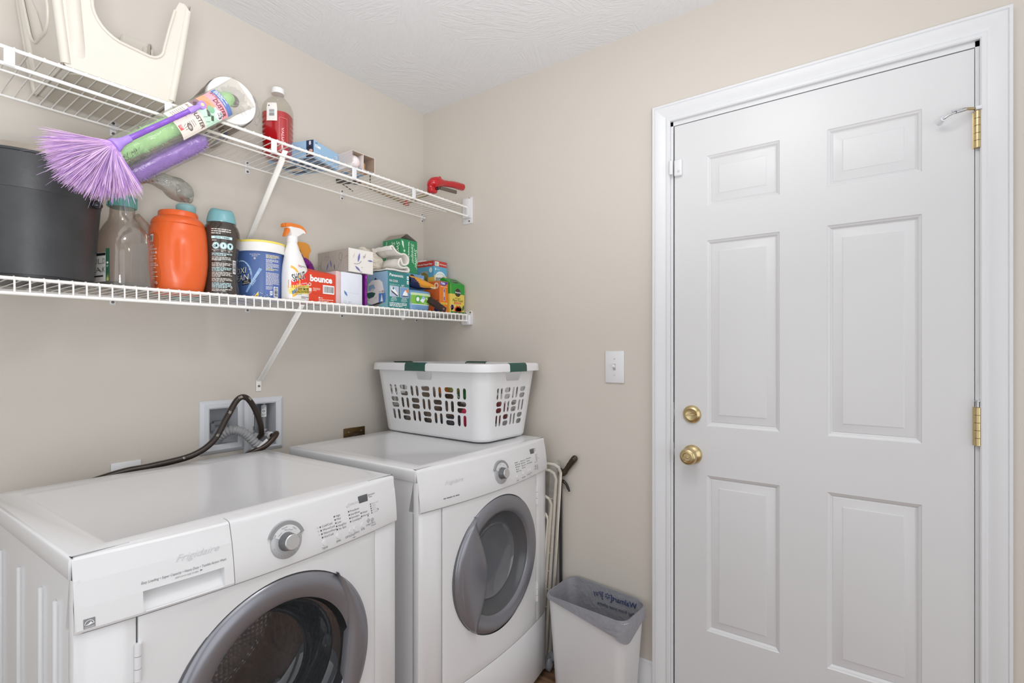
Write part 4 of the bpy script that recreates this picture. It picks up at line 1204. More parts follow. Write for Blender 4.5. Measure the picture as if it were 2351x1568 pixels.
rings(body, [ring_pts(bx - .012, by - .012, CRN * .75, .0005), ring_pts(bx - .005, by - .005, CRN * .8, .0022), ring_pts(bx - .0005, by - .0005, CRN * .83, .007), ring_pts(*h12, .012)], cap0=True)
BASK = mat('basket_plastic', 'd6d6d7', rough=.38, noise_amt=.01, sss=.0)
obj('basket_body', body, BASK, bk, 40)
rim = MB()
rings(rim, [ring_pts(Lx - .003, Ly - .003, CRN, HB - .006), ring_pts(Lx + .004, Ly + .004, CRN + .004, HB + .002), ring_pts(Lx + .014, Ly + .014, CRN + .010, HB + .004), ring_pts(Lx + .016, Ly + .016, CRN + .012, HB - .010), ring_pts(Lx + .0185, Ly + .0185, CRN + .014, HB - .010),
            ring_pts(Lx + .0175, Ly + .0175, CRN + .013, HB + .012), ring_pts(Lx + .014, Ly + .014, CRN + .010, HB + .0185), ring_pts(Lx + .007, Ly + .007, CRN + .005, HB + .020), ring_pts(Lx - .001, Ly - .001, CRN, HB + .016), ring_pts(Lx - .004, Ly - .004, CRN - .002, HB)])
obj('basket_rim', rim, BASK, bk, 40)
GREEN = mat('green_grip', '264c42', rough=.45)
prof = [(-.006, .0155), (.000, .0195), (.007, .0222), (.015, .0208), (.0195, .0135), (.0205, -.011), (.0185, -.0115)]
for k in range(4):
    off = {0: .03, 1: .006, 2: .03, 3: .0}[k]; hw = .059 if k in (0, 2) else .052
    g_ = MB(); n = len(prof)
    for s in (-1, -.93, .93, 1):
        e = .0 if abs(s) < 1 else -.0012
        for d, z in prof:
            if k == 0: p = (-(Lx + d + e), off + s * hw, HB + z + e)
            elif k == 2: p = ((Lx + d + e), off + s * hw, HB + z + e)
            elif k == 1: p = (off + s * hw, -(Ly + d + e), HB + z + e)
            else: p = (off + s * hw, (Ly + d + e), HB + z + e)
            g_.v.append(Vector(p))
    for i in range(3):
        for q in range(n - 1): g_.f.append([i * n + q, i * n + q + 1, i * n + n + q + 1, i * n + n + q]); g_.m.append(0)
    g_.f.append(list(range(n))); g_.m.append(0); g_.f.append([3 * n + q for q in range(n)]); g_.m.append(0)
    obj('grip', g_, GREEN, bk, 40)

# ---- laundry heaped inside
def lump(name, label, cat, c, r, hexc, seed, rough=.9, group='clothes in the laundry basket', amp=.22, fr=3.2):
    M = Matrix.Translation((BX, BY, BZ)) @ Matrix.Rotation(BR, 4, 'Z')
    loc = M @ Vector((c[0], c[1], c[2] - r[2]))
    t = thing(name, label, cat, loc, BR, group)
    mb = MB()
    def fn(d):
        q = d * fr + Vector((seed * 3.1, seed, -seed * 2))
        return 1 + amp * noise.fractal(q, 1.0, 2.0, 4) - amp * .6 * abs(noise.noise(q * 1.7)) * 1.0
    def f(u, v):
        a = 2 * PI * u; b_ = PI * (v - .5)
        d = Vector((math.cos(a) * math.cos(b_), math.sin(a) * math.cos(b_), math.sin(b_))); k = fn(d)
        z = d.z * r[2] * k + r[2]
        s = lambda q: math.copysign(abs(q) ** .7, q)
        return (s(d.x) * r[0] * k, s(d.y) * r[1] * k, max(z, .002))
    mb.grid(f, 44, 26, cu=True)
    obj('cloth', mb, mat('cloth_' + hexc, hexc, rough=rough, bump=.35, bump_scale=220, noise_amt=.12, noise_scale=25, sheen=.3), t, 80)
    return t
lump('towel', 'brown towel bunched along the left side inside the laundry basket', 'towel', (-.055, .085, .095), (.075, .165, .088), '6f6156', 1)
lump('towel', 'charcoal towel at the bottom of the laundry basket under the brown one', 'towel', (-.062, -.02, .045), (.066, .185, .040), '45454a', 2)
lump('shirt', 'orange garment showing through the middle upper slots of the basket', 'shirt', (-.085, -.045, .190), (.040, .035, .024), 'c67a33', 3)
lump('shirt', 'olive green garment on top near the front of the basket', 'shirt', (-.070, -.125, .200), (.055, .060, .030), '8b8f4a', 4)
lump('shirt', 'dark green garment below the olive one in the basket', 'shirt', (-.085, -.185, .170), (.046, .055, .026), '2c6a34', 5)
lump('shirt', 'bright red garment at the front corner of the basket', 'shirt', (-.085, -.222, .195), (.042, .030, .036), 'dc3a20', 6)
lump('shirt', 'pink garment in the lower front corner of the basket', 'shirt', (-.080, -.205, .080), (.052, .060, .072), 'cf2f57', 7)
lump('shirt', 'maroon garment showing through the short side of the basket', 'shirt', (.005, -.215, .100), (.050, .048, .045), '7d3a3c', 8)
lump('sheet', 'pale grey sheet filling the right rear part of the basket', 'sheet', (.055, .06, .085), (.075, .19, .080), 'b9b9bb', 9)

# ================================================================== WASTE BIN
th = math.radians(4)
NX, NY = -.108, -.985
bn = thing('waste_bin', 'white rectangular waste bin standing on the floor by the door casing', 'waste bin', (NX, NY, 0), -th)
def rrp(hx, hy, c, z, n=7): return ring_pts(hx, hy, c, z, n)
b = MB(); hz = .372
rings(b, [rrp(.062, .128, .03, .001), rrp(.068, .134, .034, .003), rrp(.070, .137, .036, .010), rrp(.083, .160, .036, hz - .010), rrp(.084, .161, .036, hz - .004), rrp(.0875, .1645, .038, hz - .003), rrp(.0880, .165, .038, hz), rrp(.0865, .1635, .037, hz + .003), rrp(.084, .161, .036, hz + .001), rrp(.080, .157, .034, hz - .02), rrp(.066, .133, .034, .012)], cap0=True, cap1=True)
obj('bin_body', b, mat('bin_plastic', 'd0d0d1', rough=.32, noise_amt=.01), bn, 40)
BAG = mat('grey_bag', '85858a', rough=.38, noise_amt=.10, noise_scale=30, bump=.6, bump_scale=38, distort=.8, bump_dist=.006)
bag = thing('bin_bag', 'grey carrier bag lining the waste bin with blue lettering inside', 'bag', (NX, NY, .05), -th)
b = MB(); NB = 4 * 8
R = random.Random(5)
lift = []; 
def bagring(hx, hy, c, z, amp, s, zvar=None):
    pts = ring_pts(hx, hy, c, z, 11); out = []
    for i, p in enumerate(pts):
        q = Vector(p); nn = noise.noise(Vector((q.x * 26 + s, q.y * 26, s * 2.7)))
        k = 1 + amp * nn
        out.append((q.x * k, q.y * k, q.z + (zvar(q) if zvar else 0)))
    return out
def up(q):   # the bag stands up above the far (wall) rim and rear corner
    far = max(0, q.x / .088)
    return .004 + .030 * far * (0.55 + .45 * math.sin(q.y * 16 + 1.2)) * (1 if q.y > -.13 else .5)
def dn(q):   # it hangs over the outside most at the near right corner
    d = math.hypot(q.x + .07, q.y + .165)
    e = math.hypot(q.x - .09, q.y + .165)
    return -.008 * 0 - .062 * math.exp(-(d / .07) ** 2) - .03 * math.exp(-(e / .06) ** 2)
L = [bagring(.055, .115, .03, -.01, .12, 1), bagring(.068, .138, .034, .15, .06, 2), bagring(.074, .147, .034, .25, .045, 3), bagring(.0775, .153, .034, .30, .03, 4), bagring(.081, .157, .034, hz - .055, .012, 5), bagring(.0835, .1605, .036, hz - .045 , .006, 6, up),
     bagring(.087, .1635, .038, hz - .0445, .0, 6, up), bagring(.0905, .1675, .040, hz - .050, .004, 7, lambda q: up(q) + dn(q) * .35), bagring(.0915, .1685, .041, hz - .058, .01, 8, lambda q: min(up(q), .01) + dn(q)), ]
rings(b, L, cap0=True)
obj('bag_film', b, BAG, bag, 60)
NAVY = hexm('22335f')
pr = Print()
pr.text('Walmart', -.125, .018, .027, NAVY, 1, 'L', bold=.01, mirror=False)
star = (-.008, .029)
for k in range(6):
    a = PI / 2 + k * PI / 3; c_, s_ = math.cos(a), math.sin(a); r0, r1, hw = .0045, .0105, .0016
    pr.poly([(star[0] + c_ * r0 - s_ * hw, star[1] + s_ * r0 + c_ * hw), (star[0] + c_ * r1 - s_ * hw * 1.2, star[1] + s_ * r1 + c_ * hw * 1.2), (star[0] + c_ * r1 + s_ * hw * 1.2, star[1] + s_ * r1 - c_ * hw * 1.2), (star[0] + c_ * r0 + s_ * hw, star[1] + s_ * r0 - c_ * hw)], NAVY, 1)
pr.text('[', -.0265, .017, .030, NAVY, 1, 'L'); pr.text(']', .0085, .017, .030, NAVY, 1, 'L')
pr.text('Pay', .0185, .018, .026, NAVY, 1, 'L')
pr.text('Pay from your phone', -.116, -.012, .018, hexm('2e3a58'), 1, 'L', width=.150)
# printed on the outside of the far wall of the bag, so it reads mirrored from inside
def bagfn(u, v):
    z = hz - .085 + v; hxx = .0788 + (z - .30) * .05
    return Vector((hxx - .0042 - .0, -.02 + u + .018, z)), Vector((-1, 0, 0))
pr.build('bag_lettering', bag, bagfn, .0006)
obj('litter', MB().ball((-.010, -.03, .262), (.010, .012, .008), 14, 8, fn=lambda d: 1 + .3 * noise.noise(d * 2.3)), hexm('9fc4dc'), bag, 60)

# ================================================================== FOLDED DRYING RACK AND REACHER BY THE DRYER
CREAM = mat('cream_tube', 'd3cbbd', rough=.4, noise_amt=.05)
rk = thing('drying_rack', 'folded cream wire drying rack in plastic film between dryer and wall', 'drying rack', (-.045, -.5, 0))
for i, (xx, yy, zt, zb_) in enumerate(((-.030, -.797, .822, .055), (-.046, -.785, .800, .045), (-.060, -.772, .700, .060), (-.066, -.760, .640, .09))):
    lean = .045
    pts = []
    y0 = yy; r_ = .028
    # narrow loop: down the near edge, round the foot, up the rear edge
    near_t = Vector((xx, y0, zt - r_)); near_b = Vector((xx - .006, y0 + lean, zb_ + r_))
    pts = [Vector((xx, -.25, zt)), Vector((xx, y0 + r_, zt)), Vector((xx, y0 + r_ * .3, zt - r_ * .3)), near_t, near_b, Vector((xx - .006, y0 + lean + r_ * .3, zb_ + r_ * .3)), Vector((xx - .006, y0 + lean + r_, zb_)), Vector((xx - .006, -.25, zb_))]
    obj('rack_tube', MB().tube(pts, .0062 if i < 3 else .005, 10), CREAM, rk, 50, world=True)
for k in range(9):
    z = .12 + k * .072
    yy = -.797 + .045 * (1 - z / .8)
    obj('rack_rung', MB().cyl((-.062, yy + .012, z), (-.062, -.3, z), .0021, .0021, 8), CREAM, rk, 50, world=True)
FILM = film('rack_film', 'f2f2f2', gloss=.06, rough=.12, bump=.8, bump_scale=45, haze=.10, edge=.45)
b = MB()
def rf(u, v):
    a = u * PI; z = .02 + v * .82; nn = .004 * noise.noise(Vector((u * 7, v * 30, 2)))
    y = -.803 + .045 * (1 - z / .8) + .03 * (1 - math.sin(a)) + nn
    return (-.016 - .056 * u + nn, y, z)
b.grid(rf, 12, 40); obj('film_wrap', b, FILM, rk, 70, world=True)
b = MB()
for k in range(4):
    b.ball((-.050 + .008 * k, -.752 + .006 * (k % 2), .030 + .012 * (k % 3)), (.016, .022, .026), 12, 8, fn=lambda d: 1 + .35 * noise.noise(d * 2.5 + Vector((k, 0, 0))))
obj('film_bunch', b, mat('bunched_film', '8c8f94', rough=.2, noise_amt=.2, noise_scale=60, bump=.6, bump_scale=60), rk, 60, world=True)
rc = thing('reach_grabber', 'dark bronze pistol grip reacher hanging at the wall beside the drying rack', 'reacher', (-.014, -.80, .06))
BRZ = mat('bronze_plastic', '3c342a', rough=.28, metal=.35, noise_amt=.12, noise_scale=60)
b = MB()
b.tube(spl([(-.016, -.786, .783), (-.016, -.800, .790), (-.016, -.812, .803), (-.016, -.826, .822), (-.016, -.838, .838), (-.016, -.849, .852), (-.016, -.853, .857)], 4), [.0095] + [.0105] * 3 + [.0125] * 4 + [.0105] * 4 + [.0115] * 4 + [.0125] * 4 + [.0125] * 4 + [.011], 12)
b.ball((-.016, -.852, .855), (.009, .0125, .0125), 16, 10); b.ball((-.016, -.790, .789), (.009, .014, .016), 16, 10)
b.tube([(-.016, -.772, .806), (-.016, -.784, .808), (-.016, -.796, .801)], .0055, 10)
obj('handle', b, BRZ, rc, 60, world=True)
obj('grip_eye', MB().cyl((-.027, -.851, .853), (-.024, -.851, .853), .0052, .0045, 14), STEEL, rc, 40, world=True)
obj('trigger', MB().tube(spl([(-.016, -.792, .760), (-.016, -.804, .757), (-.016, -.815, .748), (-.016, -.824, .732), (-.016, -.829, .722)], 5), [.0062] * 8 + [.0055] * 8 + [.0042] * 5, 10), mat('black_trigger', '1d1a17', rough=.25), rc, 60, world=True)
obj('shaft', MB().rbox(-.022, -.012, -.795, -.785, .08, .79, r=.002), mat('black_shaft', '26262a', rough=.35), rc, 40, world=True)
obj('jaw', MB().rbox(-.026, -.008, -.798, -.782, .003, .085, r=.004), BRZ, rc, 40, world=True)

# ================================================================== THINGS ON THE LOWER SHELF
ZL = lambda x: zdL(x) + .0005
def cam_ang(x, y): return math.atan2(CAM.y - y, CAM.x - x)
def local_round(root, secs, t0, mod=None):
    return round_fn(secs, t0, mod)

def box_thing(name, label, cat, x0, x1, y0, y1, z0, h, m, rz=0.0, group=None, r=.0012, top=True):
    """carton; local origin in the middle of its foot. returns root, face functions"""
    t = thing(name, label, cat, ((x0 + x1) / 2, (y0 + y1) / 2, z0), rz, group)
    w, d = (x1 - x0) / 2, (y1 - y0) / 2
    if top: mb = MB().rbox(-w, w, -d, d, 0, h, r=r, seg=1)
    else:
        k = .0012
        mb = MB().box(-w, w, -d, -d + k, 0, h).box(-w, w, d - k, d, 0, h).box(-w, -w + k, -d + k, d - k, 0, h).box(w - k, w, -d + k, d - k, 0, h).box(-w, w, -d, d, 0, k)
    obj('carton', mb, m, t, 30)
    F = {'front': plane_fn((-w, -d, 0), (1, 0, 0), (0, 0, 1)), 'left': plane_fn((-w, d, 0), (0, -1, 0), (0, 0, 1)),
         'top': plane_fn((-w, -d, h), (1, 0, 0), (0, 1, 0)), 'bottom': plane_fn((-w, d, 0), (1, 0, 0), (0, -1, 0))}
    return t, F, 2 * w, 2 * d

# ---- black nursery pot
bx_, by_ = -1.4565, -.158
z0 = ZL(bx_)
POT = mat('black_pot', '3a3b3d', rough=.42, noise_amt=.45, noise_scale=14, bump=.15, bump_scale=90, k=1.0)
t = thing('plant_pot', 'large black plastic nursery pot with tan rim at the shelf left', 'plant pot', (bx_, by_, z0))
hp = .288
o = MB().lathe([(.0, .002), (.105, .0), (.112, .004), (.122, .10), (.1285, .196), (.1330, .200), (.1335, .203), (.1395, .255), (.1415, hp - .012), (.1440, hp - .010), (.1440, hp - .006), (.1385, hp - .006), (.1375, hp - .02), (.118, .01), (0, .008)], 64, caps=False)
obj('pot_body', o, POT, t, 35)
obj('pot_rim', MB().lathe([(.1375, hp - .0055), (.1440, hp - .0055), (.1452, hp + .001), (.1440, hp + .006), (.1390, hp + .006), (.1375, hp + .001)], 64, caps=False), mat('tan_rim', '8d8377', rough=.8, noise_amt=.3, noise_scale=25), t, 40)  # rim coloured tan, lighter than the black body
a = cam_ang(bx_, by_) + 1.02
obj('pot_lug', MB().ball((.1400 * math.cos(a), .1400 * math.sin(a), .198), (.012, .012, .010), 14, 10), mat('pot_lug_black', '202122', rough=.3), t, 50)

# ---- empty tea jug
jx, jy = -1.268, -.160; z0 = ZL(jx)
t = thing('tea_jug', 'empty clear plastic tea jug with teal screw cap beside the black pot', 'jug', (jx, jy, z0))
S_J = [(.0, 0, 0, .050, .050, 3.2), (.004, 0, 0, .0575, .0575, 3.4), (.012, 0, 0, .0590, .0590, 3.6), (.115, 0, 0, .0590, .0590, 3.6), (.135, 0, 0, .0575, .0575, 3.2), (.155, 0, 0, .0515, .0515, 2.6), (.172, -.003, 0, .042, .042, 2.2), (.186, -.005, 0, .033, .033, 2), (.200, -.006, 0, .0285, .0285, 2), (.225, -.006, 0, .0275, .0275, 2)]
JUG = film('jug_plastic', 'ece6de', gloss=.07, rough=.03, haze=.10, edge=.55, bump=.15, bump_scale=25)
Mj = Matrix.Rotation(.25, 4, 'Z')
o = MB().loft(S_J, 48); o.v = [Mj @ v for v in o.v]
obj('jug_body', o, JUG, t, 60)
o = MB().tube([Mj @ Vector(p) for p in spl([(.018, -.02, .205), (.040, -.012, .190), (.052, -.006, .165), (.055, -.002, .140)], 6)], [.010] * 6 + [.012] * 6 + [.013] * 7, 12)
obj('jug_handle', o, JUG, t, 60)
o = MB().loft([(.0015, 0, 0, .052, .052, 3.2), (.010, 0, 0, .0565, .0565, 3.4), (.018, 0, 0, .0568, .0568, 3.4)], 40); o.v = [Mj @ v for v in o.v]
obj('tea_dregs', o, film('pale_dregs', 'b9cdc6', gloss=.04, haze=.12), t, 50)
TEAL = mat('teal_cap', '5f938c', rough=.35)
o = MB().lathe([(.0290, .2230), (.0312, .2235), (.0322, .2475), (.0335, .2485), (.0338, .2515), (.030, .2535), (0, .2538)], 40, 0, Matrix.Translation((-.006, 0, 0)))
cp = obj('jug_cap', o, TEAL, t, 40)
for k in range(18):
    a = 2 * PI * k / 18
    obj('cap_rib', MB().rbox(-.0009, .0012, -.0013, .0013, .2245, .2485, r=.0005, seg=1, M=Matrix.Translation((-.006, 0, 0)) @ Matrix.Rotation(a, 4, 'Z') @ Matrix.Translation((.0322, 0, 0))), TEAL, cp, 40)
pr = Print(); GRN = hexm('2f5d47')
pr.rect(-.026, .018, .026, .075, hexm('d9d6cf'), 0, step=.006); pr.rect(.0, .018, .0125, .085, GRN, 0, step=.006)
pr.text('GOLD', -.0015, .064, .020, hexm('6b645c'), 1, 'R', width=.024); pr.text('PEAK', -.0015, .042, .020, hexm('6b645c'), 1, 'R', width=.024)
pr.rect(-.026, .085, .026, .007, BLACK, 1, step=.006); pr.rect(-.024, .030, .018, .004, BLACK, 1, step=.006); pr.lines(-.022, .037, .018, 1, .003, GREYTXT, 1)
for k in range(5):
    pr.poly([(.0025 + .0015 * k, .019), (.004 + .0016 * k, .030 + .004 * ((k * 2) % 3)), (.0055 + .0012 * k, .020)], hexm('b9b467'), 1)
pr.poly([(.001, .102), (.006, .090), (.003, .098)], hexm('b9b467'), 1); pr.ell(.006, .066, .003, .003, WHITE, 1); pr.lines(.003, .058, .007, 2, .003, WHITE, 1)
fJ = round_fn(S_J, cam_ang(jx, jy) - .25 - .86)
pr.build('jug_label', t, lambda u, v: (Mj @ fJ(u, v)[0], Mj.to_3x3() @ fJ(u, v)[1]), .0006)

# ---- orange detergent tub
tx, ty = -1.143, -.172; z0 = ZL(tx)
t = thing('detergent_tub', 'bright orange plastic detergent tub with moulded hand grip and screw lid', 'tub', (tx, ty, z0))
ORG = mat('orange_plastic', 'e2622a', rough=.32, noise_amt=.02, k=1.1)
ct = cam_ang(tx, ty)
def grip(tt, z):
    d = (tt - (ct + .12) + PI) % (2 * PI) - PI
    return 1 - .115 * math.exp(-((d - .02 * math.sin(z * 20)) / .20) ** 2) * (1 / (1 + math.exp(-(z - .062) / .008))) * (1 / (1 + math.exp((z - .150) / .008)))
S_T = []
for z, r in ((0, .052), (.003, .0575), (.010, .061), (.03, .0655), (.06, .070), (.09, .0725), (.12, .0725), (.15, .0715), (.175, .0695), (.190, .0670), (.1955, .0655)):
    S_T.append((z, 0, 0, r, r * .97, 2.25))
Sf = []
for a_, b_ in zip(S_T, S_T[1:]):
    n = max(1, int((b_[0] - a_[0]) / .004))
    for i in range(n): Sf.append(tuple(a_[q] + (b_[q] - a_[q]) * i / n for q in range(6)))
Sf.append(S_T[-1])
obj('tub_body', MB().loft(Sf, 120, mod=grip), ORG, t, 50)
lid = obj('tub_lid', MB().lathe([(.0660, .196), (.0662, .1995), (.0645, .207), (.059, .2145), (.0525, .2195), (.0500, .2205), (.0495, .2240), (.0490, .2330), (.0475, .2355), (.040, .2362), (0, .2362)], 64), ORG, t, 30)
pr = Print(); DO = hexm('d0541e', k=1.1) if False else mat('deep_orange_label', 'cf5a22', rough=.35, k=1.05)
pr.poly([(-.034, .018), (-.010, .018), (.002, .030), (.006, .055), (.003, .080), (-.002, .105), (.003, .130), (.002, .150), (-.006, .162), (-.020, .166), (-.034, .164)], DO, 0)
pr.barcode(-.029, .139, .012, .021, 1)
pr.lines(-.030, .128, .018, 2, .004, WHITE, 1, seed=2); pr.text('CONTENTS', -.029, .116, .0052, WHITE, 1)
for k in range(3): pr.ell(-.021 + k * .008, .108, .0026, .0030, WHITE, 1, 14, r0=.6)
for k, (y, w_) in enumerate(((.098, .022), (.090, .026), (.078, .026), (.066, .022), (.054, .026), (.042, .026))): pr.lines(-.029, y, w_, 2, .0042, hexm('f0d8c6'), 1, seed=k + 5, h=.0018)
pr.text('DIRECTIONS', -.029, .0715, .0052, WHITE, 1); pr.ell(-.012, .026, .003, .0035, WHITE, 1, 14, r0=.6)
pr.build('tub_label', t, round_fn(Sf, ct - .70, grip), .0006)

# ---- dark scent booster bottle
dx, dy = -1.033, -.192; z0 = ZL(dx)
t = thing('scent_bottle', 'dark brown waisted laundry scent bottle with domed teal cap', 'bottle', (dx, dy, z0))
DK = mat('dark_brown_bottle', '453c36', rough=.16, noise_amt=.1, coat=.5, k=.9)
S_D = [(0, 0, 0, .040, .040, 2), (.003, 0, 0, .0475, .0475, 2), (.012, 0, 0, .0490, .0490, 2), (.045, 0, 0, .0455, .0455, 2), (.080, 0, 0, .0425, .0425, 2), (.110, 0, 0, .0435, .0435, 2), (.145, 0, 0, .0475, .0475, 2), (.175, 0, 0, .0510, .0510, 2), (.195, 0, 0, .0500, .0500, 2), (.210, 0, 0, .0460, .0460, 2), (.218, 0, 0, .0405, .0405, 2), (.222, 0, 0, .0395, .0395, 2)]
obj('bottle_body', MB().loft(S_D, 64), DK, t, 50)
b = MB()
def capf(u, v):
    a = 2 * PI * u
    z = .222; r = .0385
    k = min(v / .75, 1.0)
    prof = [(.0395, .223), (.0402, .226), (.0392, .235), (.0370, .246), (.0335, .258), (.0285, .266), (.020, .268), (0, .268)]
    q = v * (len(prof) - 1); i = min(int(q), len(prof) - 2); f = q - i
    r = prof[i][0] + (prof[i + 1][0] - prof[i][0]) * f; z = prof[i][1] + (prof[i + 1][1] - prof[i][1]) * f
    dip = .012 * max(0, (v - .45) / .55) * (1 - abs(math.cos(a - ct + 1.4)) ** 1.5) if v > .45 else 0
    return (r * math.cos(a), r * math.sin(a), z - dip)
b.grid(capf, 56, 22, cu=True); obj('bottle_cap', b, mat('soft_teal_cap', '6fa0a6', rough=.3), t, 60)
pr = Print(); PT = hexm('d3d0c8'); BL = hexm('bfe0e2')
pr.lines(-.030, .196, .056, 3, .0062, PT, 1, seed=3)
pr.rect(-.030, .169, .056, .0075, BL, 0, step=.004); pr.text('HOW TO USE', -.020, .1705, .0062, BLACK, 1, 'L', bold=.01); pr.lines(.004, .171, .020, 1, .004, GREYTXT, 1, h=.003)
pr.lines(-.028, .163, .028, 1, .005, PT, 1)
for k, u in enumerate((-.018, .002, .0205)):
    pr.ell(u, .149, .0082, .0088, BL, 0, 24)
    pr.ell(u, .149, .0096, .0102, BL, 0, 24, r0=.93)
pr.rect(-.029, .1487, .058, .0007, BL, 0, step=.004)
pr.ell(-.020, .1475, .0034, .0036, BLACK, 1, 16, r0=.6); pr.rect(-.0175, .1450, .004, .006, BLACK, 1); pr.rect(-.0165, .151, .0015, .003, BLACK, 1)
pr.rect(.0007, .1455, .0026, .0075, BLACK, 1); pr.poly([(.0165, .1520), (.0190, .1535), (.0220, .1535), (.0245, .1520), (.0235, .1492), (.0225, .1500), (.0225, .1445), (.0185, .1445), (.0185, .1500), (.0175, .1492)], BLACK, 1)
for u, s_ in ((-.018, 'Detergent'), (.002, 'Downy'), (.0205, 'Laundry')): pr.text(s_, u, .1350, .0048, PT, 1, 'C'); pr.lines(u - .006, .1315, .012, 1, .003, PT, 1, h=.002)
for y in (.1225, .1030): pr.rect(-.029, y + .0052, .056, .0005, BL, 1, step=.004)
for k, (y, n) in enumerate(((.124, 2), (.1140, 3), (.0965, 3), (.0830, 3), (.0695, 4), (.0510, 3), (.0370, 4), (.0185, 2))): pr.lines(-.0285, y, .055, n, .0042, PT if k % 3 else BL, 1, seed=20 + k, h=.0020)
pr.barcode(.029, .070, .012, .040, 1, vertical=False)
pr.ell(.024, .026, .003, .003, PT, 1, 14, r0=.6)
pr.build('bottle_label', t, round_fn(S_D, ct), .0005)
# ---- two items glimpsed behind
t = thing('teal_bottle', 'teal bottle top glimpsed behind orange tub and dark bottle', 'bottle', (-1.080, -.062, ZL(-1.08)))
obj('bottle_body', MB().loft([(0, 0, 0, .036, .036, 2), (.19, 0, 0, .038, .038, 2), (.24, 0, 0, .030, .030, 2), (.268, 0, 0, .026, .026, 2)], 32), mat('teal_bottle', '8fb9bb', rough=.3), t, 50)
obj('bottle_cap', MB().lathe([(.027, .268), (.027, .288), (.024, .291)], 28), mat('teal_bottle_cap', '86b0b4', rough=.35), t, 40)
t = thing('blue_bottle', 'small blue bottle tip glimpsed behind the blue tub rim', 'bottle', (-.9106, -.055, ZL(-.91)))
obj('bottle_body', MB().loft([(0, 0, 0, .024, .024, 2), (.13, 0, 0, .024, .024, 2), (.165, 0, 0, .010, .010, 2), (.180, 0, 0, .0085, .0085, 2)], 24), mat('blue_bottle', '5c6cae', rough=.35), t, 50)
obj('bottle_cap', MB().lathe([(.0085, .180), (.0085, .203), (.0065, .206)], 20), mat('grey_blue_cap', '8a90b0', rough=.35), t, 50)

# ---- blue stain remover tub
ox, oy = -.9035, -.176; z0 = ZL(ox)
t = thing('powder_tub', 'blue round powder tub with white lid and yellow rim ring', 'tub', (ox, oy, z0))
BLU = mat('blue_tub', '4c68a0', rough=.3, noise_amt=.18, noise_scale=9, k=1.0)
S_O = [(0, 0, 0, .062, .062, 2), (.003, 0, 0, .0655, .0655, 2), (.150, 0, 0, .0712, .0712, 2), (.168, 0, 0, .0718, .0718, 2)]
obj('tub_body', MB().loft(S_O, 72), BLU, t, 40)
lid = obj('tub_lid', MB().lathe([(.0725, .151), (.0765, .150), (.0770, .154), (.0772, .176), (.0755, .1805), (.072, .181), (0, .180)], 72), mat('white_lid', 'd9d6d2', rough=.35), t, 40)
obj('lid_ring', MB().lathe([(.0768, .1785), (.0772, .180), (.0762, .1845), (.072, .1862), (.070, .1850), (.070, .179)], 72, caps=False), mat('yellow_ring', 'e0cb5c', rough=.35), lid, 40)
co = cam_ang(ox, oy)
pr = Print(); LB = hexm('7f9fc4'); PB = hexm('b4c8dc'); DB = hexm('2c3f74')
pr.rect(.012, .012, .052, .134, hexm('51659f'), 0, step=.006)
for k in range(22):
    a = 1.9 - k * .085; pr.ell(-.062 + .034 * math.cos(a), .070 + .050 * math.sin(a), .0012 + .0008 * (k % 3), .0012 + .0006 * (k % 2), PB, 1, 8)
pr.ell(-.060, .072, .036, .048, LB, 0, 40, r0=.93, a0=-.5, a1=1.7)
pr.poly([(-.046, .022), (-.040, .020), (.004, .094), (-.004, .098)], LB, 0); pr.lines(-.030, .046, .050, 3, .004, PB, 1, rot=1.02, seed=8)
for k, (s_, y, x_) in enumerate((('OXI', .082, -.0405), ('CLEAN', .0605, -.0325))):
    pr.text(s_, x_ + .0008, y - .0008, .026, BLACK, 1, 'R', bold=.045, shear=.2, rot=.12); pr.text(s_, x_, y, .026, hexm('d9d7cf'), 2, 'R', bold=.0, shear=.2, rot=.12)
pr.poly([(-.058, .042), (-.034, .046), (-.028, .052), (-.028, .060), (-.033, .062), (-.058, .058)], BLACK, 1); pr.text('STAIN', -.043, .0530, .0055, PT, 2, 'C', rot=.15); pr.text('REMOVER', -.043, .0470, .0055, PT, 2, 'C', rot=.15)
pr.text('IN 60 MINUTES', -.017, .138, .0045, PT, 1, 'C'); pr.text('BLEACH', -.017, .133, .0045, PT, 1, 'C'); pr.ell(-.017, .127, .0028, .0032, PT, 1, 14, r0=.5)
for k, (y, n) in enumerate(((.139, 3), (.125, 3), (.112, 4), (.096, 2))): pr.lines(.015, y, .045, n, .0040, hexm('e0d68c') if k in (0, 3) else PT, 1, seed=40 + k, h=.0019)
pr.lines(.015, .083, .045, 10, .0041, PT, 1, seed=50, h=.0019); pr.lines(.015, .040, .022, 3, .004, PT, 1, seed=51)
pr.barcode(.039, .008, .017, .034, 1, vertical=False); pr.rect(.027, .015, .008, .012, WHITE, 1); pr.ell(.031, .021, .0025, .003, hexm('3c6a50'), 2, 14, r0=.5)
pr.poly([(-.023, .003), (-.006, .003), (-.006, .024)], hexm('e2c64e'), 1); pr.lines(-.014, .010, .007, 2, .004, BLACK, 2)
for k in range(40):
    R = random.Random(k); pr.ell(-.03 + R.random() * .09, .004 + R.random() ** 2 * .016, .0012, .0010, PB, 1, 7)
pr.build('tub_label', t, round_fn(S_O, co), .0005)

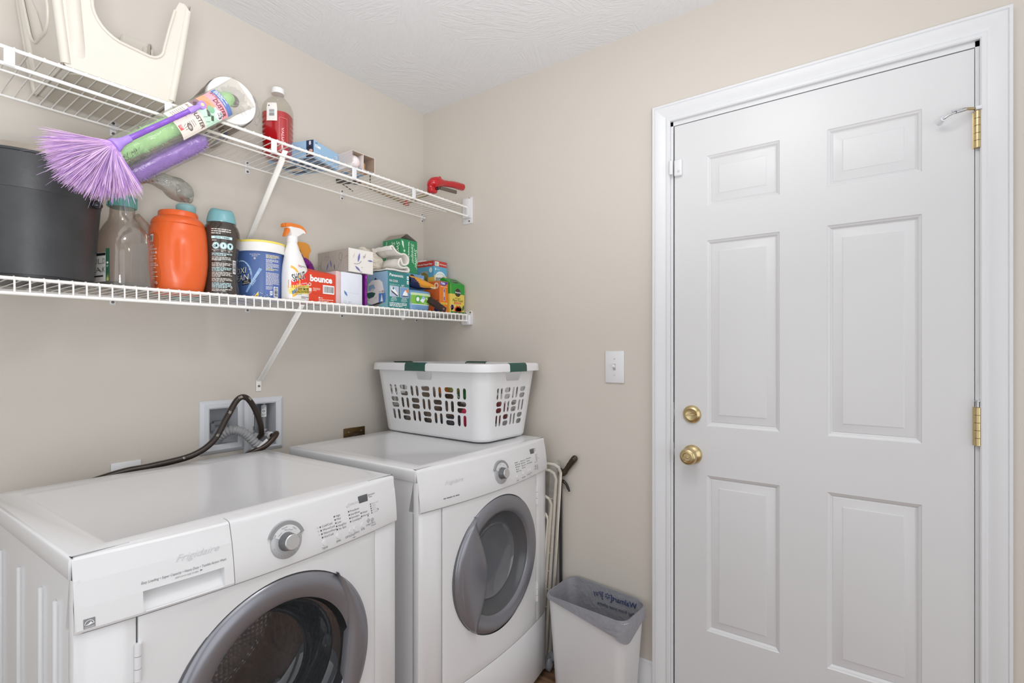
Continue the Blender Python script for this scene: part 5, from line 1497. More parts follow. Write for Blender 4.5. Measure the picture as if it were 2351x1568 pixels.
# ---- white trigger spray with orange head
sx, sy_ = -.823, -.245; z0 = ZL(sx)
t = thing('spray_bottle', 'white stain spray bottle with orange trigger head and red label', 'spray bottle', (sx, sy_, z0), math.radians(12))
WB = mat('white_bottle', 'dcdad8', rough=.28)
S_S = [(0, 0, 0, .040, .026, 2.6), (.003, 0, 0, .0445, .0295, 2.8), (.010, 0, 0, .0455, .0305, 2.8), (.085, 0, 0, .0450, .0305, 2.8), (.115, -.003, 0, .0405, .0290, 2.5), (.145, -.008, 0, .0310, .0255, 2.2), (.170, -.012, 0, .0225, .0205, 2), (.188, -.0135, 0, .0170, .0165, 2), (.194, -.0135, 0, .0155, .0155, 2)]
obj('bottle_body', MB().loft(S_S, 56), WB, t, 50)
hd = obj('spray_head', MB().lathe([(.0168, .192), (.0172, .194), (.0172, .212), (.0150, .214)], 32, 0, Matrix.Translation((-.0135, 0, 0))).prism([(-.0245, .213), (-.003, .213), (.006, .219), (.0230, .2300), (.0330, .2315), (.0355, .2335), (.030, .2420), (.010, .2470), (-.030, .2460), (-.043, .2430), (-.043, .2365), (-.030, .2345), (-.0265, .228)], -.0105, .0105, 'y'), WB, t, 40)
OR2 = mat('orange_trigger', 'e07a2c', rough=.3, k=1.1)
obj('head_cover', MB().prism([(-.049, .2375), (-.0495, .2450), (-.046, .2500), (-.030, .2535), (.008, .2545), (.022, .2510), (.033, .2420), (.0365, .2335), (.0345, .2335), (.028, .2405), (.012, .2445), (-.030, .2425), (-.040, .2375)], -.0118, .0118, 'y').cyl((-.048, 0, .2435), (-.0525, 0, .2435), .0055, .0048, 16), OR2, hd, 40)
obj('trigger', MB().prism([(-.040, .238), (-.031, .236), (-.0285, .229), (-.032, .222), (-.038, .214), (-.0445, .207), (-.048, .207), (-.046, .215), (-.042, .225), (-.0405, .232)], -.0065, .0065, 'y'), OR2, hd, 40)
pr = Print(); RED = hexm('d9392a'); YEL = hexm('dccb5a')
pr.poly([(-.043, .040), (-.020, .040), (.012, .052), (.0395, .068), (.0375, .112), (.020, .098), (-.006, .078), (-.043, .066)], RED, 0)
pr.ell(-.040, .062, .032, .052, hexm('e0a93c'), 0, 30, r0=.84, a0=-1.4, a1=1.4); pr.ell(-.040, .062, .026, .043, hexm('4f77a8'), 0, 30, r0=.75, a0=-1.4, a1=-.6)
pr.text('SHOUT', .0172, .0785, .034, WHITE, 1, 'R', bold=.05, rot=.33, width=.056, shear=.12); pr.text('SHOUT', .0165, .0785, .032, BLACK, 2, 'R', bold=.012, rot=.33, width=.052, shear=.12)
pr.text('Triple Acting', -.0225, .0490, .0085, WHITE, 1, 'L', rot=.26); pr.lines(-.02, .043, .048, 2, .004, GREYTXT, 1, rot=.20, h=.0015)
pr.text('SC Johnson', -.006, .113, .0058, BLACK, 1, 'L', bold=.01); pr.ell(-.0095, .1150, .003, .003, RED, 1, 14, r0=.6); pr.lines(-.005, .110, .012, 1, .003, GREYTXT, 1, h=.0015)
pr.rect(-.0415, .020, .0810, .0285, YEL, 0, rot=.10, step=.006)
pr.text('50X MORE', -.018, .0335, .0105, BLACK, 2, 'L', bold=.012, rot=.12, shear=.15); pr.text('CONCENTRATED', -.0275, .0235, .0105, BLACK, 2, 'L', bold=.012, rot=.12, shear=.15, width=.060); pr.lines(-.028, .0185, .055, 1, .003, GREYTXT, 2, rot=.12, h=.0014)
pr.lines(-.005, .0135, .036, 2, .0040, GREYTXT, 1, h=.0020, seed=6)
pr.build('bottle_label', t, lambda u, v: round_fn(S_S, -PI / 2)(u, v) if False else (lambda s: (Vector((s[1] + u, -s[4] * max(0.02, 1 - abs(min(.999, max(-.999, u / s[3]))) ** s[5]) ** (1 / s[5]), v)), Vector((.12 * u / s[3], -1, 0)).normalized()))(secs_at(S_S, v)), .0006)

# ---- grey-blue spray with amber cap, half hidden
t = thing('spray_bottle', 'grey blue spray bottle with amber cap half hidden behind the white one', 'spray bottle', (-.700, -.135, ZL(-.70)), .0)
S_B = [(0, 0, 0, .036, .026, 2.5), (.003, 0, 0, .0385, .028, 2.5), (.060, 0, 0, .0385, .028, 2.5), (.090, -.010, 0, .030, .024, 2.3), (.115, -.022, 0, .0185, .018, 2), (.150, -.026, 0, .0150, .0150, 2), (.158, -.026, 0, .0140, .0140, 2)]
obj('bottle_body', MB().loft(S_B, 44), mat('grey_blue_bottle', '8d99aa', rough=.35), t, 50)
AMB = mat('amber_cap', 'd08a30', rough=.25, k=1.1)
obj('spray_head', MB().prism([(-.040, .156), (-.013, .156), (-.012, .176), (-.008, .190), (-.003, .198), (-.010, .217), (-.024, .224), (-.052, .2235), (-.056, .205), (-.042, .190)], -.012, .012, 'y').rbox(-.0415, -.0115, -.0135, .0135, .155, .180, r=.004), AMB, t, 35)

# ---- red dryer sheet box with torn flap
CARD = mat('raw_card', '9c9288', rough=.8)
RB = mat('red_carton', 'd64022', rough=.4, k=1.1)
zz = ZL(-.73)
t, F, w_, d_ = box_thing('dryer_sheet_box', 'small red dryer sheet box with open flap below the tissue box', 'box', -.790, -.682, -.262, -.190, zz, .103, RB, top=False)
obj('flap', MB().add([(-w_ / 2, -d_ / 2, .103), (w_ / 2, -d_ / 2, .103), (w_ / 2 - .01, -d_ / 2 + .03, .112), (-w_ / 2 - .014, -d_ / 2 + .022, .118)], [(0, 1, 2, 3)]).add([(-w_ / 2, -d_ / 2, .102), (w_ / 2, -d_ / 2, .102), (w_ / 2 - .01, -d_ / 2 + .03, .111), (-w_ / 2 - .014, -d_ / 2 + .022, .117)], [(3, 2, 1, 0)]), RB, t, 20)
pr = Print(); PK = hexm('f0cfc2')
pr.text('bounce', .009, .0720, .029, WHITE, 1, 'L', bold=.05, width=.086); pr.text('bounce', .010, .0722, .027, hexm('f2efe9'), 2, 'L', bold=.03, width=.083)
pr.barcode(.058, .033, .045, .030, 1, seed=11); pr.rect(.0, .0305, w_, .0005, hexm('a8301a'), 1)
pr.ell(.008, .060, .006, .006, PK, 1, 16, r0=.6); pr.rect(.001, .036, .014, .012, PK, 1); pr.lines(.001, .032, .014, 2, .004, PK, 1); pr.lines(.020, .048, .030, 3, .0040, PK, 1, seed=3)
pr.ell(.044, .018, .0026, .0026, WHITE, 1, 12); pr.lines(.048, .0168, .022, 1, .004, WHITE, 1); pr.lines(.042, .011, .060, 2, .0052, PK, 1, seed=12)
pr.build('box_print', t, F['front'])
# ---- purple foil gift bag top
FO = mat('purple_foil', '7d2a86', rough=.18, metal=.7, noise_amt=.3, noise_scale=50, bump=.8, bump_scale=50, k=1.1)
t = thing('foil_bag', 'crumpled shiny purple foil bag poking up behind the red box', 'bag', (-.735, -.16, ZL(-.735)))
b = MB(); b.tube(spl([(-.012, .0, .06), (-.010, -.02, .10), (-.010, -.03, .122), (-.024, -.035, .140), (-.036, -.038, .150), (-.046, -.040, .156)], 5), [.030] * 5 + [.028] * 5 + [.022] * 5 + [.016] * 5 + [.013] * 5 + [.015], 14)
for i in range(len(b.v)): b.v[i] += Vector((noise.noise(b.v[i] * 90), noise.noise(b.v[i] * 90 + Vector((9, 0, 0))), noise.noise(b.v[i] * 90 + Vector((0, 9, 0))))) * .004
b.ball((-.012, 0, .05), (.040, .026, .05), 20, 12, fn=lambda d: 1 + .12 * noise.noise(d * 4))
obj('bag_foil', b, FO, t, 25)

# ---- tissue box wearing a leaf print
zz = ZL(-.62) + .1235
TB = mat('tissue_carton', 'd6d1cc', rough=.5)
t, F, w_, d_ = box_thing('tissue_box', 'white tissue box with purple leaf print lying on red box and wrapped pack', 'box', -.6265, -.5170, -.262, -.072, zz, .086, TB)
LV = hexm('6b6aa0'); LG = hexm('5b5763'); PKL = hexm('c9b3ae')
def leaf(pr, x, y, l, w, a, col):
    pts = []
    for i in range(13): s_ = i / 12; pts.append((s_ * l, w * math.sin(PI * s_)))
    for i in range(11, 0, -1): s_ = i / 12; pts.append((s_ * l, -w * math.sin(PI * s_)))
    c, s2 = math.cos(a), math.sin(a)
    pr.poly([(x + u * c - v * s2, y + u * s2 + v * c) for u, v in pts], col, 1)
pr = Print()
leaf(pr, .040, .038, .036, .0045, 1.35, LV); leaf(pr, .027, .023, .030, .004, -.62, LV); leaf(pr, .083, .050, .025, .0032, .0, LV)
pr.ell(.030, .050, .026, .020, LG, 1, 20, r0=.93, a0=4.4, a1=6.0); pr.lines(.063, .063, .008, 3, .004, LG, 1); pr.rect(.070, .058, .0012, .016, LG, 1, rot=-.2); pr.lines(.050, .004, .010, 2, .003, LG, 1)
leaf(pr, .018, .050, .022, .002, 1.2, PKL); leaf(pr, .055, .020, .006, .001, .5, LG)
for k in range(12): pr.ell(.002 + .001 * (k % 2), .006 + k * .0064, .0008, .0012, LG, 1, 7)
pr.build('leaf_print', t, F['front'])
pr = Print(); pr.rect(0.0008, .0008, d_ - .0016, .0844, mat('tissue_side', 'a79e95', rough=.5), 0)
leaf(pr, .057, .014, .030, .0035, 1.20, LV); leaf(pr, .088, .022, .032, .004, 1.85, LV); leaf(pr, .108, .012, .024, .0028, 1.75, LG)
for k, (x_, y, l, a) in enumerate(((.018, .03, .03, 1.2), (.040, .05, .034, 1.1), (.072, .060, .022, 1.8), (.120, .012, .03, .9), (.145, .03, .035, 1.3), (.165, .05, .02, .4), (.030, .015, .02, 2.1))): pr.rect(x_, y, l, .0008, LG, 1, rot=a)
pr.ell(.143, .058, .010, .015, LG, 1, 20, r0=.92); pr.ell(.060, .060, .008, .008, LG, 1, 16, r0=.9); pr.ell(.012, .026, .008, .012, LG, 1, 16, r0=.92)
for k in range(10): pr.ell(d_ - .005 - .004 * (k % 2), .01 + k * .007, .001, .0016, LG, 1, 7)
pr.build('leaf_print', t, F['left'])

# ---- wrapped pack with purple end
zz = ZL(-.61)
t = thing('wrapped_pack', 'clear wrapped white tissue pack with purple foil end below the leaf box', 'pack', (-.605, -.180, zz))
PKW = mat('wrapped_white', 'cfd3dc', rough=.3, noise_amt=.08, noise_scale=18, bump=.25, bump_scale=18, distort=1.5)
b = MB().rbox(-.052, .042, -.080, .085, 0, .120, r=.006, seg=2)
obj('pack_body', b, PKW, t, 40)
obj('pack_side', MB().rbox(-.073, -.0525, -.0795, .08, .0, .119, r=.004), mat('pinkish_wrap', 'cbb0ae', rough=.35, noise_amt=.1, noise_scale=30), t, 40)
b = MB()
def pe(u, v):
    n_ = noise.noise(Vector((u * 4, v * 9, 3))); a = u * 2 * PI
    return (.0575 + (.0125 + .002 * n_) * math.cos(a), -.0830 + .07 + (.070 + .002 * n_) * math.sin(a) - .0 , .003 + v * .118 + .001 * n_)
b.grid(pe, 40, 30, cu=True); b.f.append([i for i in range(40)][::-1]); b.m.append(0); b.f.append([29 * 40 + i for i in range(40)]); b.m.append(0)
obj('foil_end', b, FO, t, 50)
pr = Print(); leaf(pr, .012, .052, .024, .004, -.95, hexm('5874ae')); pr.ell(.016, .011, .006, .005, PALETXT, 1, 16, r0=.8); pr.lines(.030, .012, .014, 2, .005, PALETXT, 1); pr.rect(.02, .047, .06, .0006, PALETXT, 1, rot=-.05)
pr.build('pack_print', t, plane_fn((-.052, -.080, 0), (1, 0, 0), (0, 0, 1)))

# ---- boxed steam iron
zz = ZL(-.41)
IB = mat('iron_carton', '2f7f7e', rough=.45, noise_amt=.08, noise_scale=30, k=1.1)
t, F, w_, d_ = box_thing('iron_box', 'teal and blue boxed steam iron with printed pictures under the knitted cloths', 'box', -.4675, -.3575, -.288, -.165, zz, .143, IB)
pr = Print()
pr.text('Panasonic', .0075, .1240, .0155, WHITE, 1, 'L', bold=.02, width=.070); pr.text('NI-535R', .0075, .1020, .0130, WHITE, 1, 'L', bold=.004, width=.042)
pr.text('Steam/Dry Iron with', .0080, .0900, .0075, hexm('b8d4d0'), 1, 'L', width=.050); pr.text('\u2022', .0665, .0895, .01, WHITE, 1); pr.ell(.0715, .0917, .0035, .0035, WHITE, 1, 16, r0=.6); pr.text('ff', .0765, .0895, .008, WHITE, 1, 'L', bold=.02)
for k, x_ in enumerate((.0080, .0600)):
    pr.rect(x_, .0455, .045, .041, WHITE, 1); pr.rect(x_ + .001, .0465, .043, .039, hexm('a9b6cc') if not k else hexm('6f8fb8'), 2)
    pr.poly([(x_ + .008, .082), (x_ + .020, .079), (x_ + .038, .060), (x_ + .040, .050), (x_ + .024, .056), (x_ + .008, .070)] if not k else [(x_ + .012, .052), (x_ + .040, .052), (x_ + .038, .068), (x_ + .028, .076), (x_ + .018, .066)], WHITE, 3)
    pr.poly([(x_ + .006, .070), (x_ + .010, .062), (x_ + .038, .047), (x_ + .041, .050)] if not k else [(x_ + .012, .050), (x_ + .041, .050), (x_ + .041, .053), (x_ + .012, .053)], DARK, 4)
    if k: pr.poly([(x_ + .028, .076), (x_ + .043, .082), (x_ + .043, .066), (x_ + .034, .066)], hexm('cf7d52'), 4)
    else: pr.ell(x_ + .017, .077, .004, .005, hexm('2d6f70'), 4)
    pr.text('Self-Clean' if not k else 'Spray Mist', x_ + .0225, .0395, .0055, WHITE, 1, 'C', bold=.02); pr.lines(x_ + .006, .0355, .033, 3, .0045, hexm('b8d4d0'), 1, seed=k + 3)
pr.lines(.0075, .0190, .088, 3, .0058, WHITE, 1, seed=15, h=.0030); pr.lines(.086, .005, .016, 1, .004, WHITE, 1)
for y in (.118, .100): pr.rect(.0955, y, .010, .014, hexm('cfe0dd'), 1); pr.ell(.1005, y + .006, .002, .003, hexm('a8403a') if y < .11 else GREYTXT, 2, 10)
pr.build('front_print', t, F['front'])
pr = Print()
pr.rect(.0006, .0006, d_ - .0012, .1418, hexm('86a5bf'), 0); pr.rect(.0006, .0006, d_ - .0012, .03, hexm('7fb0b6'), 1)
pr.poly([(.004, .024), (.0, .060), (.008, .098), (.030, .112), (.075, .112), (.092, .100), (.100, .070), (.100, .030), (.070, .022), (.030, .016)], hexm('d8d4d0'), 2)
pr.poly([(.006, .072), (.010, .092), (.040, .096), (.050, .080), (.040, .072)], hexm('86a5bf'), 3); pr.poly([(.0, .052), (.0, .064), (.030, .066), (.052, .060), (.040, .046), (.010, .040)], hexm('24514f'), 3)
pr.ell(.036, .072, .012, .007, WHITE, 4); pr.ell(.036, .073, .007, .0035, DARK, 5, 16, r0=.75); pr.poly([(.044, .114), (.052, .122), (.056, .116), (.062, .113)], BLACK, 3)
pr.poly([(.0, .008), (.030, .011), (.090, .020), (.098, .030), (.075, .024), (.030, .016), (.0, .013)], hexm('2c2626'), 4); pr.poly([(.0, .005), (.060, .012), (.096, .022), (.060, .009), (.0, .003)], hexm('b5613c'), 4)
pr.rect(.072, .022, .038, .036, hexm('4f77ad'), 5); pr.poly([(.082, .026), (.090, .054), (.098, .026)], WHITE, 6)
pr.text('auto', .073, .062, .008, GREYTXT, 5); pr.ell(.094, .065, .004, .004, hexm('b8553c'), 5, 14, r0=.5); pr.text('ff', .100, .062, .009, hexm('b8553c'), 5); pr.lines(.006, .033, .022, 1, .004, DARK, 5, rot=.3); pr.lines(.05, .040, .02, 1, .004, hexm('d0864a'), 5, rot=.25)
pr.build('side_print', t, F['left'])

# ---- two knitted cloths on the iron box
KN = mat_dots('cream_knit', 'cfc6b8', 0, .9, 150, 1.0, 'voronoi', .004)
KW = mat_dots('white_knit', 'd8d4ce', 0, .9, 210, .7, 'voronoi', .002)
def cloth(name, label, loc, path, y0, y1, m, thick, seed, amp=.004, parent_group='cloths on the iron box'):
    t = thing(name, label, 'cloth', loc, 0, parent_group)
    P = spl([(a, 0, b) for a, b in path], 7); b = MB(); n = len(P); K = 14
    def f(u, v):
        q = P[int(round(u * (n - 1)))]
        nn = Vector((noise.noise(Vector((q.x * 22, v * 3, seed))), noise.noise(Vector((q.z * 22, v * 3, seed + 7))), noise.noise(Vector((q.x * 20, v * 4, seed + 3)))))
        return Vector((q.x, y0 + (y1 - y0) * v, q.z)) + nn * amp * (1 + v)
    b.grid(f, n, K)
    o = obj('cloth', b, m, t, 80)
    md = o.modifiers.new('thickness', 'SOLIDIFY'); md.thickness = thick; md.offset = 0
    ed = MB(); ed.tube([f(i / (n - 1), 0) for i in range(n)], thick * .75, 8); obj('hem', ed, m, t, 80)
    return t
zt = ZL(-.41) + .1445
cloth('knit_cloth', 'white folded cloth with ribbed hem curling on top of the iron box', (-.405, -.2, zt),
      [(-.058, .006), (-.020, .0075), (.025, .007), (.052, .010), (.056, .020), (.045, .026), (.030, .022), (.012, .024), (.002, .034), (.004, .048), (.012, .056), (.016, .044), (.026, .034), (.040, .036), (.052, .046), (.048, .066), (.030, .076), (.010, .074), (-.010, .080), (-.030, .098), (-.040, .094), (-.036, .084)], -.075, .035, KW, .0055, 3, .003)
t = thing('knit_cloth', 'cream open knit cloth bunched between the leaf box and white cloth', 'cloth', (-.468, -.165, zt), 0, 'cloths on the iron box')
b = MB().ball((0, 0, .042), (.062, .050, .042), 40, 26, fn=lambda d: 1 + .16 * noise.noise(d * 2.1 + Vector((4, 1, 2))) + .10 * math.sin(d.x * 9 + d.z * 5) * abs(d.z))
b.ball((-.012, .01, .066), (.034, .036, .034), 30, 18, fn=lambda d: 1 + .2 * noise.noise(d * 2.4))
for v in b.v: v.z = max(v.z, .001)
obj('cloth', b, KN, t, 80)

# ---- tall green sweeper refill box
zz = ZL(-.26)
GB = mat('green_carton', '2f8f5c', rough=.4, noise_amt=.10, noise_scale=60, k=1.05)
t, F, w_, d_ = box_thing('sweeper_box', 'tall green sweeper cloth box with open grey flaps behind the iron box', 'box', -.3015, -.2055, -.172, -.060, zz, .312, GB, top=False)
fl_ = MB()
def flap(a, b_, c, d): fl_.add([a, b_, c, d], [(0, 1, 2, 3)]); fl_.add([Vector(q) + Vector((0, 0, -.001)) for q in (a, b_, c, d)], [(3, 2, 1, 0)])
flap((-w_ / 2, -d_ / 2, .312), (-w_ / 2, d_ / 2, .312), (-.01, d_ / 2, .342), (-.01, -d_ / 2, .338)); flap((w_ / 2, -d_ / 2, .312), (w_ / 2, d_ / 2, .312), (-.008, d_ / 2, .340), (-.008, -d_ / 2, .336))
obj('flaps', fl_, CARD, t, 10)
LGN = hexm('bcd9c2'); pr = Print()
for s_, x_, sz in (('Sweeper', .060, .024), ('Swiffer', .078, .024)): pr.text(s_, x_, .300 - (0 if s_[1] == 'w' and s_ == 'Sweeper' else .02), sz, LGN, 1, 'L', rot=-PI / 2 + .06, shear=.3, bold=.01, width=.090)
pr.text('Wet Sweeping Refills', .044, .305, .010, WHITE, 1, 'L', rot=-PI / 2, bold=.02); pr.lines(.020, .24, .012, 8, .005, LGN, 1); pr.ell(.022, .262, .005, .006, LGN, 1, 16); pr.poly([(.006, .305), (.016, .300), (.020, .270), (.010, .285)], hexm('dfe8df'), 1)
pr.poly([(.010, .165), (.040, .185), (.065, .150), (.050, .09), (.006, .06)], hexm('9cc7a4'), 1)
pr.build('front_print', t, F['front'])
pr = Print()
for s_, x_ in (('Sweeper', .058), ('Swiffer', .088)): pr.text(s_, x_, .302, .030, LGN, 1, 'L', rot=-PI / 2 + .05, shear=.3, bold=.012, width=.105)
pr.text('Wet Sweeping Refills', .022, .306, .010, WHITE, 1, 'L', rot=-PI / 2, bold=.01)
for k in range(60): pr.ell(.004 + (k % 8) * .014, .19 + (k // 8) * .015, .003, .003, hexm('3f9c68'), 0, 8)
pr.build('side_print', t, F['left'])

# ---- hand wipe carton
zz = ZL(-.06)
WX = mat('wipe_carton', '5fa3c4', rough=.4, noise_amt=.12, noise_scale=14)
t, F, w_, d_ = box_thing('wipes_box', 'open hand wipe carton with red band and blue yellow print', 'box', -.1045, -.0190, -.175, -.065, zz, .246, WX, top=False)
fl_ = MB(); flap((-w_ / 2, d_ / 2, .246), (w_ / 2, d_ / 2, .246), (w_ / 2 - .008, d_ / 2 + .02, .272), (-w_ / 2 + .03, d_ / 2 + .015, .262)); flap((w_ / 2, -d_ / 2, .246), (w_ / 2, d_ / 2, .246), (w_ / 2 - .004, d_ / 2, .262), (w_ / 2 - .004, -d_ / 2 + .02, .258))
obj('flaps', fl_, mat('white_card', 'cfccc8', rough=.6), t, 10)
pr = Print(); RD = hexm('b83a30'); YO = hexm('e6b44a')
pr.rect(.0005, .220, w_ - .001, .0255, RD, 0); pr.rect(.0005, .13, w_ - .001, .050, YO, 0); pr.ell(w_ * .5, .165, .036, .034, hexm('dfe6e6'), 1); pr.text('germ-X', w_ * .5 - .002, .1560, .030, BLACK, 2, 'C', bold=.008, width=.060); pr.text('X', w_ * .5 + .028, .1560, .030, hexm('d0382c'), 3, 'R', bold=.02, width=.011)
pr.ell(w_ * .5, .172, .03, .016, hexm('4c8f58'), 2, 20, r0=.94, a0=.5, a1=2.6); pr.text('Individually Wrapped Wipes', .036, .230, .008, WHITE, 1, 'L', bold=.02, width=.046, rot=-.04); pr.rect(.006, .222, .026, .020, hexm('d9d5cc'), 1); pr.ell(.014, .232, .005, .006, hexm('7fb2cf'), 2); pr.ell(.024, .230, .004, .005, hexm('e0cf7a'), 2)
pr.ell(.010, .207, .004, .005, hexm('d9e6ea'), 1); pr.lines(.018, .206, .04, 1, .005, hexm('d9e6ea'), 1)
pr.build('front_print', t, F['front'])
pr = Print(); pr.rect(.0005, .220, d_ - .001, .0255, RD, 0); pr.text('Individually Wrapped Wipes', .004, .228, .010, WHITE, 1, 'L', bold=.02, width=.096, rot=.0)
pr.rect(.0005, .12, d_ - .001, .050, YO, 0)
pr.rect(.03, .12, .044, .080, film('window_film', 'f0ead0', gloss=.15, haze=.5), 1)
pr.poly([(.004, .14), (.020, .19), (.050, .195), (.074, .18), (.076, .13), (.004, .12)], hexm('d9cf9c'), 1); pr.ell(.090, .203, .010, .012, hexm('cfe0e6'), 1)
for k in range(6): pr.rect(.012 + k * .010, .135, .0008, .05, hexm('b8ac74'), 2, rot=.15)
pr.build('side_print', t, F['left'])

# ---- blue plant mix box behind the wipes pack
zz = ZL(-.24)
t, F, w_, d_ = box_thing('plant_mix_box', 'pale blue plant mix box partly hidden behind the orange packs', 'box', -.322, -.205, -.215, -.180, zz, .160, mat('blue_carton', '6f9cc4', rough=.4))
pr = Print(); pr.rect(.0005, .0005, w_ - .001, .159, hexm('6592be'), 0); pr.ell(.046, .142, .0155, .0155, BLACK, 1, 28); pr.rect(.031, .139, .030, .009, WHITE, 2); pr.text('Miracle-Gro', .046, .1405, .0075, BLACK, 3, 'C', bold=.02, width=.028)
pr.rect(.033, .118, .026, .012, hexm('d9b848'), 1); pr.text('Dry Seasonal', .068, .142, .011, WHITE, 1, 'L', bold=.02, width=.040); pr.text('Mix', .068, .129, .011, WHITE, 1, 'L', bold=.02)
pr.build('front_print', t, F['front'])

# ---- orange upright pack, yellow bag, green wipe packet, brown stick
zz = ZL(-.15)
t, F, w_, d_ = box_thing('slim_box', 'slim orange carton with a purple tube picture beside the plant food', 'box', -.1655, -.1115, -.270, -.175, zz, .138, mat('orange_carton', 'e07a22', rough=.4, k=1.1))
pr = Print(); PUR = hexm('5a3f8c')
pr.poly([(.002, .136), (.002, .120), (.030, .118), (.048, .128), (.052, .136)], PUR, 1); pr.text('Tide', .006, .124, .013, WHITE, 2, 'L', bold=.03, shear=.2, width=.026); pr.text('Heat Up Now', .008, .112, .0065, hexm('f2d6c0'), 1, 'L', bold=.02, width=.038)
pr.rect(.022, .052, .011, .054, hexm('d9c4b4'), 1); pr.rect(.0245, .090, .006, .014, PUR, 2); pr.rect(.0245, .070, .006, .020, hexm('b0aca8'), 2); pr.rect(.0245, .054, .006, .016, PUR, 2)
pr.rect(.006, .036, .040, .008, hexm('e8cf52'), 1); pr.text('New Activity', .026, .038, .006, BLACK, 2, 'C', bold=.02, width=.032); pr.lines(.014, .024, .024, 3, .006, hexm('f2d6c0'), 1)
pr.build('front_print', t, F['front'])
pr = Print(); pr.rect(.0005, .0005, d_ - .001, .137, hexm('c9622e'), 0); pr.ell(d_ - .02, .118, .014, .014, hexm('dcc6ae'), 1); pr.ell(d_ - .018, .119, .006, .007, hexm('cf5030'), 2); pr.lines(.06, .05, .028, 4, .008, hexm('7a2c1c'), 1, h=.005); pr.rect(.062, .006, .028, .014, hexm('2c2f63'), 1)
pr.build('side_print', t, F['left'])
t = thing('snack_bag', 'glossy yellow and navy folded bag on the green wipe packet', 'bag', (-.270, -.245, ZL(-.27) + .0895), 0)
b = MB()
def sb(u, v):
    a = 2 * PI * u; n_ = noise.noise(Vector((math.cos(a) * 2, math.sin(a) * 2, v * 4)))
    x_ = -.066 + .135 * v; hh = (.020 + .012 * v * (1 - v) * 3) * (1 - .45 * v) + .002 * n_
    return (x_, .030 * math.cos(a) + .003 * n_, .024 + (hh) * math.sin(a) + .012 * (1 - v) * 1.2 - .004)
b.grid(sb, 24, 18, cu=True, m=0)
for i, f in enumerate(b.f):
    z = sum(b.v[k].z for k in f) / 4; x_ = sum(b.v[k].x for k in f) / 4
    b.m[i] = 1 if (z < .012 or (x_ < -.015 - (z - .02) * 1.2 and z < .045)) else 0
b.f.append(list(range(24))[::-1]); b.m.append(1); b.f.append([17 * 24 + i for i in range(24)]); b.m.append(0)
obj('bag_film', b, [mat('yellow_bag', 'e0982c', rough=.3, bump=.3, bump_scale=50, k=1.1), mat('navy_bag', '23264a', rough=.25, bump=.3, bump_scale=50)], t, 40)
pr = Print(); pr.lines(.0, .0, .06, 1, .006, WHITE, 1, h=.004)
obj('bag_seal', MB().rbox(.045, .076, -.028, .020, .018, .030, r=.003, M=Matrix.Rotation(.12, 4, 'Y')), mat('cream_seal', 'd8c09a', rough=.4), t, 40)
t = thing('wipe_packet', 'green and blue soft wipe packet in front of the orange packs', 'packet', (-.286, -.245, ZL(-.286)))
b = MB()
S_W = [(0, 0, 0, .050, .030, 3), (.003, 0, 0, .056, .034, 3.5), (.03, .002, 0, .060, .037, 3.5), (.06, .004, 0, .0635, .037, 3.5), (.074, .005, 0, .066, .034, 3.2), (.082, .006, 0, .068, .028, 3), (.086, .006, 0, .060, .018, 3)]
obj('packet_film', MB().loft(S_W, 44), mat('packet_blue', '6d95bd', rough=.25, bump=.2, bump_scale=40), t, 50)
pr = Print(); GN = hexm('7db83e', k=1.1)
def wf(u, v):
    s = secs_at(S_W, v); return Vector((s[1] + u, -s[4] * max(.02, 1 - min(.999, abs(u / s[3])) ** s[5]) ** (1 / s[5]), v)), Vector((0, -1, 0))
pr.rect(-.055, .026, .110, .036, GN, 0, step=.008); pr.rect(-.055, .062, .112, .010, hexm('b9cfa0'), 0, step=.008); pr.rect(-.055, .0235, .110, .0025, WHITE, 0, step=.008)
pr.ell(-.022, .046, .015, .017, hexm('4f9a52'), 1); pr.ell(-.024, .046, .008, .009, WHITE, 2); pr.poly([(-.012, .040), (.004, .058), (.018, .050), (.006, .032)], hexm('d8e2ea'), 2); pr.ell(.006, .054, .008, .006, hexm('8fb0d8'), 3); pr.rect(.02, .052, .026, .006, hexm('cfe2ae'), 1, rot=-.5); pr.lines(.012, .032, .034, 2, .004, hexm('cfe2ae'), 1)
pr.build('packet_print', t, wf, .0006)
t = thing('brown_stick_box', 'thin dark brown box leaning diagonally against the orange carton', 'box', (-.206, -.292, ZL(-.2)))
Ms = Matrix.Translation((.0, 0, .028)) @ Matrix.Rotation(.40, 4, 'Y')
obj('carton', MB().rbox(-.050, .050, -.008, .008, -.0128, .0128, r=.001, M=Ms), mat('dark_brown_carton', '2c1c1a', rough=.4), t, 30)
obj('end_cap', MB().rbox(.0502, .0520, -.0085, .0085, -.0130, .0130, r=.0008, M=Ms), mat('brown_end', '4a3226', rough=.5), t, 30)
pr = Print(); pr.ell(.036, 0, .004, .004, hexm('b8aca6'), 1, 14, r0=.6); pr.build('box_print', t, lambda u, v: (Ms @ Vector((u, -.008, v)), Vector((0, -1, 0))))
